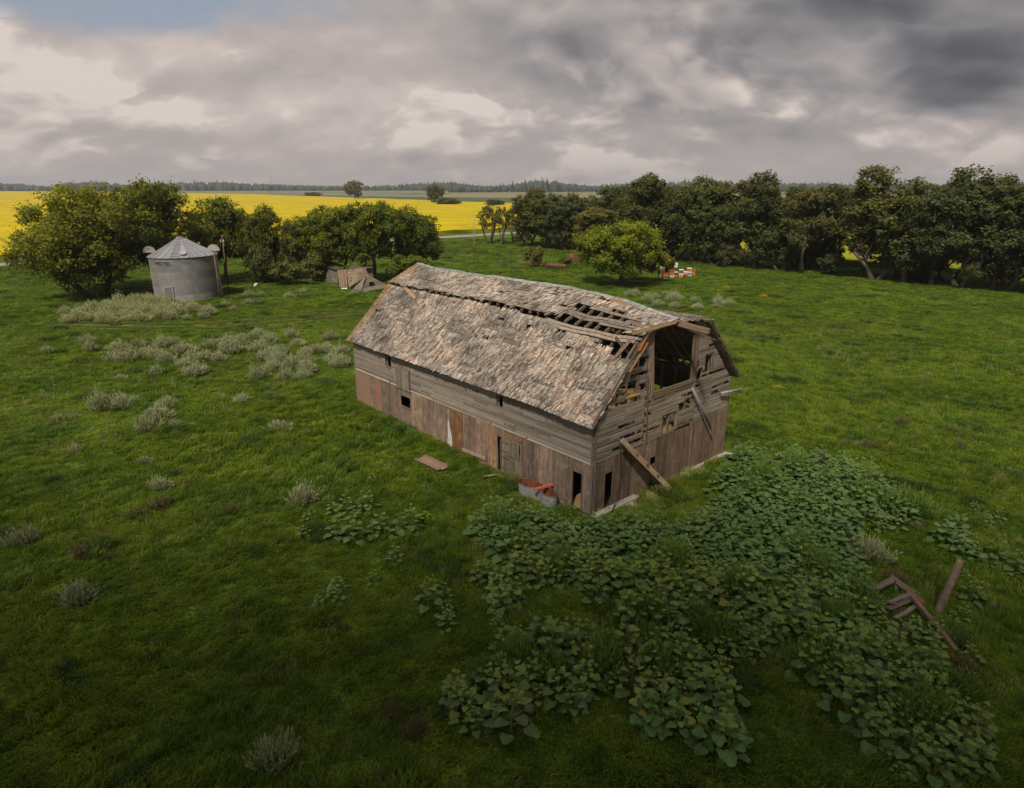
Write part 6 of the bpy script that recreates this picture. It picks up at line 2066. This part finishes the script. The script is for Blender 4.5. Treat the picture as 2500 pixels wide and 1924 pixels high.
LEAF = [leaf_mesh(900 + k) for k in range(4)]
for me_ in LEAF:
    me_.materials.append(M_weed)


def weed_layout(seed, hgt_=0.95, n=15):
    """list of (matrix, leaf index) of one plant of unit size"""
    r = random.Random(seed)
    out_ = []
    a = r.random() * 6.28
    for k in range(n):
        f_ = k / (n - 1)
        a += 2.4 + r.uniform(-0.3, 0.3)
        z_ = 0.18 + f_ * (hgt_ - 0.18)
        size = (0.335 - 0.20 * f_ ** 1.5) * r.uniform(0.6, 1.2)
        reach = (0.34 - 0.26 * f_) * r.uniform(0.8, 1.2)
        pitch = (-0.30 + 0.55 * f_) + r.uniform(-0.2, 0.2)      # lower leaves droop, top leaves rise
        M = Matrix.Translation((math.cos(a) * reach, math.sin(a) * reach, z_ + 0.04 * math.sin(pitch))) @ Matrix.Rotation(a - math.pi / 2, 4, 'Z') @ Matrix.Rotation(pitch, 4, 'X') @ Matrix.Rotation(r.uniform(-0.25, 0.25), 4, 'Y') @ Matrix.Scale(size, 4)
        out_.append((M, r.randrange(4)))
    return out_


WEEDS = [weed_layout(60 + k, 0.80 + 0.15 * (k % 4), 17 + k % 4) for k in range(8)]


def weed_stem(layout, seed):
    mb = MB()
    top = max(M.translation.z for M, _ in layout)
    mb.tube([(0, 0, -0.05), (0.02, 0.01, top * 0.5), (0.0, 0.02, top)], [0.022, 0.016, 0.006], 5, cap=False)
    for M, _ in layout:
        t = M.translation
        mb.tube([(0.01, 0.01, max(0.02, t.z - 0.14)), tuple(t)], [0.010, 0.006], 3, cap=False)
    me_ = mb.build('stem')
    me_.materials.append(M_weedstem)
    return me_


M_weedstem = plain_mat('weed_stems', (0.09, 0.11, 0.03), (0.16, 0.16, 0.05), 3.0, 0.8)
WSTEM = [weed_stem(l, k) for k, l in enumerate(WEEDS)]
WTOP = [max(M.translation.z for M, _ in l) for l in WEEDS]


def joined_weed(layout):
    Vs, Fs, Ts, off = [], [], [], 0
    r = random.Random(len(layout))
    for M, li in layout:
        me_ = LEAF[li]
        co = np.empty(len(me_.vertices) * 3, np.float32)
        me_.vertices.foreach_get('co', co)
        co = co.reshape(-1, 3)
        M3 = np.array(M)
        Vs.append(co @ M3[:3, :3].T + M3[:3, 3])
        f_ = np.array([list(p.vertices) for p in me_.polygons])
        Fs.append(f_ + off)
        off += len(co)
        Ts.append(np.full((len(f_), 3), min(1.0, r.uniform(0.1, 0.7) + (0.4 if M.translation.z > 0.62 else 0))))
    return mesh('weed', np.concatenate(Vs), np.concatenate(Fs), True, np.concatenate(Ts))


def place_weed(x, y, s_, label, group=None, tint=(1, 1, 1), mat=None, flat=1.0):
    k = rng.randrange(len(WEEDS))
    root = empty('broadleaf_weed', (x, y, gz(x, y)), (rng.uniform(-.12, .12), rng.uniform(-.12, .12), rng.uniform(0, 6.28)))
    root.scale = (s_, s_, s_ * flat)
    obj('stem', WSTEM[k], None, root)
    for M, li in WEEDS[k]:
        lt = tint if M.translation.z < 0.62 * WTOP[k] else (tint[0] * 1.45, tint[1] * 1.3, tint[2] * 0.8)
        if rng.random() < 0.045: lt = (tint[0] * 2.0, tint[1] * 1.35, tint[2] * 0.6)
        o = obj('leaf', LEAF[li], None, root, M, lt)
        if mat:
            o.material_slots[0].link = 'OBJECT'
            o.material_slots[0].material = mat
    return tag(root, label, 'weed', group)


def noise2(x, y, s_, seed):
    p = np.random.RandomState(seed).uniform(0, 6.28, 8)
    return (np.sin(x * s_ + p[0] + 1.7 * np.sin(y * s_ * 0.7 + p[1])) + np.sin(y * s_ * 1.1 + p[2] + 1.5 * np.sin(x * s_ * 0.6 + p[3])) + 0.6 * np.sin((x + y) * s_ * 2.1 + p[4])) / 2.6


MASS_A = [(12.4,33.0),(14.5,32.0),(16.2,33.1),(16.8,32.0),(18.4,31.1),(18.5,27.8),(17.9,25.5),(15.8,25.0),(14.2,24.1),(13.7,22.7),(13.3,21.3),(13.0,20.3),(12.8,18.7),(12.9,17.6),(12.9,16.5),(13.0,15.3),(12.0,12.6),(9.8,12.6),(9.2,15.7),(8.6,17.4),(7.1,17.6),(6.8,16.9),(5.2,16.3),(4.0,16.9),(4.8,21.7),(7.7,23.8),(8.1,25.5),(9.9,26.1),(9.4,27.5),(10.1,28.8)]
MASS_B = [(10.1,26.1),(7.9,25.1),(7.2,24.8),(6.1,24.1),(6.4,25.5),(5.2,24.8),(4.2,24.7),(3.1,25.1),(2.3,25.1),(1.7,25.8),(0.6,26.0),(-0.4,26.3),(-1.0,25.5),(-1.5,24.5),(-0.2,22.9),(1.4,22.6),(1.6,21.9),(0.0,22.3),(0.4,21.2),(1.8,20.5),(2.8,20.4),(3.9,20.7),(4.9,20.5),(5.8,20.1),(7.5,18.3)]
MASS_C = [(4.8,20.4),(4.1,19.1),(4.0,18.6),(3.5,17.2),(3.1,17.0),(2.7,16.7),(2.5,17.5),(2.1,17.5),(0.9,17.5),(0.6,17.2),(-0.2,17.2),(-0.5,16.4),(-0.9,15.5),(-0.6,15.2),(-0.4,14.1),(0.2,13.9),(0.5,14.8),(0.9,14.9),(1.8,15.1),(2.2,15.5),(2.6,15.6),(2.8,15.0),(3.2,15.7),(3.6,15.6),(3.7,14.8),(3.6,14.3),(4.5,13.7),(5.4,13.4),(5.9,13.9),(6.2,15.4),(5.9,16.2),(6.8,17.1),(7.1,17.9),(6.3,19.9)]
MASS_D = [(19.4,25.3),(18.3,24.7),(18.1,24.0),(18.1,22.6),(18.3,21.3),(19.1,20.9),(19.8,21.9),(19.6,23.1),(19.2,23.8)]
ISO = [(-7.2,30.1,0.6),(-4.3,29.3,0.4),(-9.7,29.8,0.5),(-9.1,28.4,0.8),(-8.8,27.7,0.5),(-9.2,26.6,0.4),(-8.2,26.6,0.8),(-7.5,26.4,1.1),(-6.8,27.0,1.1),(-9.1,25.7,0.7),(-8.9,24.4,0.8),(-7.5,24.5,1.2),(-6.7,24.2,1.2),(-5.7,25.0,1.2),(-4.4,25.0,1.2),(-7.1,24.8,1.1),(-6.0,24.6,1.0),(-4.9,24.7,1.0),(-7.0,26.6,0.9),(-4.7,22.5,0.8),(-5.3,21.2,0.6),(-6.5,20.7,0.8),(-6.4,20.0,0.8),(-6.9,19.6,0.6),(-3.0,19.8,1.1),(-2.5,20.2,0.7),(-2.3,19.0,0.7),(-2.2,18.6,0.8),(-1.2,21.4,1),(-0.9,21.2,1),(-0.4,20.9,1.2),(-0.6,20.3,1.1),(-0.3,19.8,1.2),(-0.0,20.0,1.2),(-0.4,19.5,1.1),(-0.5,18.5,0.6),(-0.2,17.4,1.1),(0.1,17.2,1),
       (-1.6,15.2,1),(-1.7,15.1,0.9),(-1.2,14.5,1.1),(-1.4,14.8,1),(-1.0,14.1,0.8),(1.8,14.6,0.9),(2.1,15.2,0.8),(3.8,14.3,1),(3.8,14.7,0.8),(3.0,19.9,1),(3.2,20.3,0.7),(-0.6,24.3,0.9),(-1.3,24.6,1),(-0.5,23.7,0.7),(5.7,13.3,1.2),(5.9,13.7,0.9),
       (19.1,26.7,0.6),(21.7,25.8,0.7),(20.9,25.4,0.7),(21.4,26.8,0.5),(14.7,34.1,0.5),(16.6,20.0,0.9),(17.2,21.3,0.6),(15.5,18.8,0.7),(15.2,18.9,0.5),(14.2,18.2,0.7),(13.6,17.5,0.9),(13.5,18.2,0.8),(13.0,16.6,0.9),(14.5,16.9,0.7),(11.9,16.5,0.9),(7.7,17.4,1),(7.6,17.0,0.8)]


def iso_label(x, y, s_):
    if x < -3.9 and y > 23.5:
        return 'broad-leaved weed scattered in the grass left of the barn trough', 'scattered weeds left of the trough'
    if x < -4 and y <= 23.5:
        return 'small broad-leaved weed alone in the darker grass lower left', 'lone small weeds in the near grass'
    if x < -1.9 and y > 17:
        return 'young broad-leaved weed left of the central leafy clump', 'young weeds left of the central clump'
    if x < 1.0 and 17 < y < 22:
        return 'broad-leaved weed in the round central clump before the barn corner', 'central weed clump'
    if y < 16 and x < 0:
        return 'broad-leaved weed in the lower clump left of the big leafy row', 'lower left weed clump'
    if x > 12.9 and y < 21.5:
        return 'broad-leaved weed beside the broken gate and fallen rail', 'weeds beside the broken gate'
    if x > 14:
        return 'sparse broad-leaved weed at the right margin of the meadow', 'weeds at the right margin'
    if y > 23:
        return 'broad-leaved weed at the left tip of the weed belt by the trough', 'weeds at the left tip of the belt'
    return 'broad-leaved weed standing apart in the grass between leafy masses', 'weeds apart between the masses'


for x, y, s_ in ISO:
    lab, grp = iso_label(x, y, s_)
    place_weed(x, y, s_ * 0.88, lab, grp, tint=(rng.uniform(0.90, 1.14), rng.uniform(0.92, 1.10), rng.uniform(0.85, 1.05)))
for x, y, s_, lab in ((-3.9, 26.1, 0.75, 'bright yellow-green big-leaved plant in the grass, right one'), (-4.6, 26.6, 0.6, 'bright yellow-green big-leaved plant in the grass, left one')):
    place_weed(x, y, s_, lab, 'bright big-leaved plants', mat=M_bright, flat=0.5)

r_ = np.random.RandomState(31)
mass = []
grid = {}
for poly, dmin, nm in ((MASS_A, 0.45, 'A'), (MASS_B, 0.45, 'B'), (MASS_C, 0.43, 'C'), (MASS_D, 0.55, 'D')):
    xs_, ys_ = [p[0] for p in poly], [p[1] for p in poly]
    cand = np.stack([r_.uniform(min(xs_), max(xs_), 9000), r_.uniform(min(ys_), max(ys_), 9000)], 1)
    cand = cand[in_poly(cand[:, 0], cand[:, 1], poly)]
    for x, y in cand:
        key = (int(x / 0.6), int(y / 0.6))
        if any((x - a) ** 2 + (y - b) ** 2 < dmin ** 2 for i in (-1, 0, 1) for j in (-1, 0, 1) for a, b in grid.get((key[0] + i, key[1] + j), ())):
            continue
        # stay off the barn, the gate boards and the post
        v, u = (x - 3.628) * 0.746 + (y - 26.366) * 0.666, -(x - 3.628) * 0.666 + (y - 26.366) * 0.746
        if -0.3 < v < 11.6 and u > -1.1: continue
        if 13.4 < x < 15.0 and 18.4 < y < 21.2: continue
        # a grassy bay between the masses
        if 6.9 < x < 8.9 and y < 16.6 and nm == 'A': continue
        if noise2(x, y, 1.5, 21) > (0.62 if nm == 'A' else 0.45): continue          # grass shows between the clumps
        grid.setdefault(key, []).append((x, y))
        mass.append((x, y, nm))
mass.sort(key=lambda p: p[1] ** 2 + p[0] ** 2)
NAMED = 300 - len(ISO) - 2
GL_ = {'A': ('broad-leaved weed in the great leafy mass right of the barn corner', 'great leafy mass'), 'B': ('broad-leaved weed in the leafy belt below the barn corner', 'leafy belt below the barn'),
       'C': ('broad-leaved weed in the near leafy row at the bottom centre', 'near leafy row'), 'D': ('broad-leaved weed in the leafy patch by the right edge', 'leafy patch by the right edge')}


def mass_label(x, y, nm):
    if nm == 'A':
        if y > 29.5: return 'broad-leaved weed along the far upper edge of the great leafy mass', 'far edge of the great leafy mass'
        if x > 15.5: return 'broad-leaved weed on the right flank of the great leafy mass', 'right flank of the great leafy mass'
        if x > 11.8 and y > 20: return 'broad-leaved weed of the great leafy mass just left of the grey wormwood and gate boards', 'leafy mass left of the gate boards'
        if x > 11.2 and y <= 20: return 'broad-leaved weed of the leafy mass along the fallen rail', 'leafy mass along the fallen rail'
        if y < 15.2: return 'broad-leaved weed in the lower right corner of the leafy mass', 'lower right corner of the leafy mass'
        if x > 8.8 and y <= 20: return 'broad-leaved weed of the leafy mass right of the grassy bay', 'leafy mass right of the grassy bay'
        if y <= 19.2: return 'broad-leaved weed of the leafy mass just above the grassy bay', 'leafy mass above the grassy bay'
        if x < 7: return 'broad-leaved weed of the leafy mass straight below the barn corner', 'leafy mass straight below the barn corner'
        if y > 25: return 'broad-leaved weed of the great leafy mass facing the gable foot', 'leafy mass facing the gable'
        return 'broad-leaved weed in the thick middle of the great leafy mass', 'middle of the great leafy mass'
    if nm == 'B':
        if x < 1.5: return 'broad-leaved weed in the left end of the leafy belt below the stock tank', 'left end of the leafy belt'
        if y > 23.2: return 'broad-leaved weed in the leafy belt close under the barn corner', 'leafy belt under the barn corner'
        return 'broad-leaved weed on the near side of the leafy belt below the barn', 'near side of the leafy belt'
    if nm == 'C':
        if x < 0.9: return 'broad-leaved weed at the left end of the near leafy row', 'left end of the near leafy row'
        if x < 3.3: return 'broad-leaved weed in the middle of the near leafy row', 'middle of the near leafy row'
        if y < 16: return 'broad-leaved weed in the rounded lower lobe of the near leafy row', 'lower lobe of the near leafy row'
        return 'broad-leaved weed where the near leafy row joins the great mass', 'joint of near row and great mass'
    return GL_['D']


for x, y, nm in mass[:NAMED]:
    lab, grp = mass_label(x, y, nm)
    q = rng.choice((0.6, 0.8, 0.95, 1.05, 1.2)) * rng.uniform(0.9, 1.12)
    place_weed(x, y, q, lab, grp, tint=(rng.uniform(0.90, 1.14), rng.uniform(0.92, 1.10), rng.uniform(0.85, 1.05)))
rest = mass[NAMED:]
for x, y, nm in rng.sample([m_ for m_ in mass if 14 < m_[1] < 31 and m_[2] != 'D'], 34):
    lab = {'A': 'upright feathery weed poking out of the great leafy mass', 'B': 'upright feathery weed poking out of the leafy belt below the barn', 'C': 'upright feathery weed poking out of the near leafy row'}[nm]
    place_sage(x + 0.25, y + 0.2, rng.uniform(0.9, 1.25), lab, 'upright weeds in the leafy patches ' + nm.replace('A', 'right').replace('B', 'upper').replace('C', 'near'), 'feathery_weed', M_weed, (1.15, 1.15, 0.7), cat='weed', zs=1.25)
if rest:
    n = len(rest)
    pp = np.array([(x, y, gz(x, y)) for x, y, _ in rest])
    rt = np.stack([r_.uniform(-.12, .12, n), r_.uniform(-.12, .12, n), r_.uniform(0, 6.28, n)], 1)
    sc_ = np.repeat(r_.choice([0.6, 0.8, 0.95, 1.1, 1.2], n)[:, None], 3, 1)
    scatter('weed_bed', pp, rt, sc_, r_.randint(0, 8, n), [(joined_weed(l), M_weed) for l in WEEDS], 'farther rosettes of the broad-leaved weed mass right of the barn', 'weeds')


# ------------------------------------------------------------------ grass
def tuft(seed, n, hgt_, spread, wid, bend=0.5, wind=(0.25, 0.1)):
    r = np.random.RandomState(seed)
    V, F, T = [], [], []
    for k in range(n):
        a = r.uniform(0, 6.283)
        q = r.rand() ** 0.5 * spread
        b = np.array([math.cos(a) * q, math.sin(a) * q, -0.03])
        da = r.uniform(0, 6.283)
        ln = hgt_ * r.uniform(0.55, 1.1)
        o_ = np.array([math.cos(da) * bend * r.uniform(0.2, 1) + wind[0], math.sin(da) * bend * r.uniform(0.2, 1) + wind[1], 0]) * ln
        side = np.array([-math.sin(da), math.cos(da), 0]) * wid * r.uniform(0.6, 1.2)
        m = b + o_ * 0.35 + np.array([0, 0, ln * 0.62])
        e = b + o_ + np.array([0, 0, ln * (0.95 - 0.35 * bend)])
        i0 = len(V)
        V += [b - side, b + side, m + side * 0.8, m - side * 0.8, e]
        F += [(i0, i0 + 1, i0 + 2, i0 + 3), (i0 + 3, i0 + 2, i0 + 4)]
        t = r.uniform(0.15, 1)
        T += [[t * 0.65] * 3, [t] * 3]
    return mesh('tuft', V, F, False, T)


M_straw = leaf_mat('dry_grass_stalks', (0.16, 0.14, 0.05), (0.34, 0.28, 0.12), 0.2, 0.8)
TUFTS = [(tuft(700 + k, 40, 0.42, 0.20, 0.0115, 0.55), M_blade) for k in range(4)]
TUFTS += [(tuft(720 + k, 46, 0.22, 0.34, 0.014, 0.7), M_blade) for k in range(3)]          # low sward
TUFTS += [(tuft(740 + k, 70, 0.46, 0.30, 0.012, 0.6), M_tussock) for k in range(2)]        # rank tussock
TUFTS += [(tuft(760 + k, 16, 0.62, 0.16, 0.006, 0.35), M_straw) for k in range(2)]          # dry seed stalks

r_ = np.random.RandomState(99)


def field_pts(y0, y1, dens):
    """random meadow points inside a fan a little wider than the view"""
    n = int(dens * 0.94 * (y1 ** 2 - y0 ** 2))
    y = np.sqrt(r_.uniform(y0 ** 2, y1 ** 2, n))
    x = r_.uniform(-1, 1, n) * (y * 0.90 + 4)
    return x, y


PX, PYY, SCL, IDX = [], [], [], []
for y0, y1, dens, k in ((9, 30, 26, 1.0), (30, 48, 14, 1.25), (48, 80, 5.5, 1.7), (80, 125, 2.2, 2.3), (125, 190, 0.8, 3.2)):
    x, y = field_pts(y0, y1, dens)
    PX.append(x)
    PYY.append(y)
    SCL.append(np.full(len(x), k))
# rank growth against the walls, the tank, the posts and the boards
ex, ey = [], []
for _ in range(2600):
    if r_.rand() < 0.62:
        v_, u_ = -0.16 - abs(r_.normal()) * 0.28, r_.uniform(0.9, 22.0)
    else:
        v_, u_ = r_.uniform(0.0, 11.6), -0.42 - abs(r_.normal()) * 0.28
    p = bw(v_, u_, 0)
    ex.append(p.x)
    ey.append(p.y)
for cx, cy, rad, m_ in ((14.1, 19.8, 1.4, 420), (14.9, 19.2, 0.5, 60), (14.3, 18.3, 0.9, 160)):
    for _ in range(m_):
        ex.append(cx + r_.normal() * rad * 0.5)
        ey.append(cy + r_.normal() * rad * 0.5)
for _ in range(260):
    a_ = r_.uniform(0, 6.283)
    ex.append(-43.7 + math.cos(a_) * r_.uniform(4.1, 4.8))
    ey.append(87.2 + math.sin(a_) * r_.uniform(4.1, 4.8))
PX.append(np.array(ex))
PYY.append(np.array(ey))
SCL.append(np.full(len(ex), 1.25))
x, y, k = np.concatenate(PX), np.concatenate(PYY), np.concatenate(SCL)
v, u = (x - 3.628) * 0.746 + (y - 26.366) * 0.666, -(x - 3.628) * 0.666 + (y - 26.366) * 0.746
q = (x - ROAD_P.x) * ROAD_N.x + (y - ROAD_P.y) * ROAD_N.y
keep = ~((v > -0.10) & (v < 11.3) & (u > -0.45) & (u < 21.7)) & (q < -4.0) & ~((np.abs(v + 0.62) < 0.5) & (np.abs(u - 2.9) < 1.3)) & ~((np.abs(v + 2.1) < 0.38) & (np.abs(u - 9.6) < 0.95))
keep &= np.hypot(x + 43.7, y - 87.2) > 4.0
keep &= ~((v > -0.2) & (v < 3.15) & (u > -0.85) & (u < 0.0)) & ~((v > 10.5) & (v < 11.7) & (u > -0.85) & (u < 0))
x, y, k, v, u = x[keep], y[keep], k[keep], v[keep], u[keep]
n = len(x)
rank = noise2(x, y, 0.16, 1)
fine = noise2(x, y, 0.9, 2)
tus = (fine > 0.74) & (r_.rand(n) < 0.45)
clump = noise2(x, y, 2.6, 9)
hs = np.clip(0.80 + 0.45 * rank + 0.25 * fine + 0.45 * clump, 0.30, 1.7)
tall = (r_.rand(n) < np.clip(0.55 + 0.5 * rank, 0.1, 0.95)) & ((y < 48) | (r_.rand(n) < 0.3))
hs = np.where(y > 48, 0.35 * hs + 0.45, hs)
idx = np.where(tus, 7 + r_.randint(0, 2, n), np.where(tall, r_.randint(0, 4, n), 4 + r_.randint(0, 3, n)))
tr_ = np.full(n, 9.0)
for P0, P1 in TRACKS:
    ax, ay, bx_, by_ = P0[0], P0[1], P1[0], P1[1]
    tt = np.clip(((x - ax) * (bx_ - ax) + (y - ay) * (by_ - ay)) / ((bx_ - ax) ** 2 + (by_ - ay) ** 2), 0, 1)
    tr_ = np.minimum(tr_, np.hypot(x - ax - tt * (bx_ - ax), y - ay - tt * (by_ - ay)))
hs = np.where(tr_ < 0.85, 0.04, hs)
k = np.where(tr_ < 0.85, 0.2, k)
straw = (r_.rand(n) < 0.022 + 0.05 * (rank < -0.35)) & (y < 70)
idx = np.where(straw, 9 + r_.randint(0, 2, n), idx)
s_ = k * r_.uniform(0.65, 1.35, n)
sc_ = np.stack([s_, s_, np.minimum(s_, 1.0 + 0.25 * (s_ - 1)) * hs], 1)
rt = np.stack([np.zeros(n), np.zeros(n), noise2(x, y, 0.25, 5) * 2.2 + r_.uniform(-0.7, 0.7, n)], 1)
gp = np.stack([x, y, hgt(x, y)], 1)
scatter('grass', gp, rt, sc_, idx, TUFTS, 'long rough meadow grass all round the barn', 'grass')
print('grass tufts', n, 'weeds in mass', len(mass))


# ------------------------------------------------------------------ summer haze over the flat land
hz = MB().box(-5100, 5100, -450, 6100, -1.2, 62).build('haze')
mh = bpy.data.materials.new('thin_haze')
mh.use_nodes = True
ht = NT(mh.node_tree)
pv = ht.n('ShaderNodeVolumePrincipled', ins={'Color': (0.86, 0.88, 0.93), 'Density': 0.00013, 'Anisotropy': 0.2})
ho = ht.n('ShaderNodeOutputMaterial')
ht.t.links.new(pv.outputs[0], ho.inputs['Volume'])
hz.materials.append(mh)
tag(bpy.data.objects.new('haze', hz), 'thin pale haze over the fields', kind='stuff')
COL.objects.link(bpy.data.objects['haze'])
SC.cycles.volume_bounces = 0
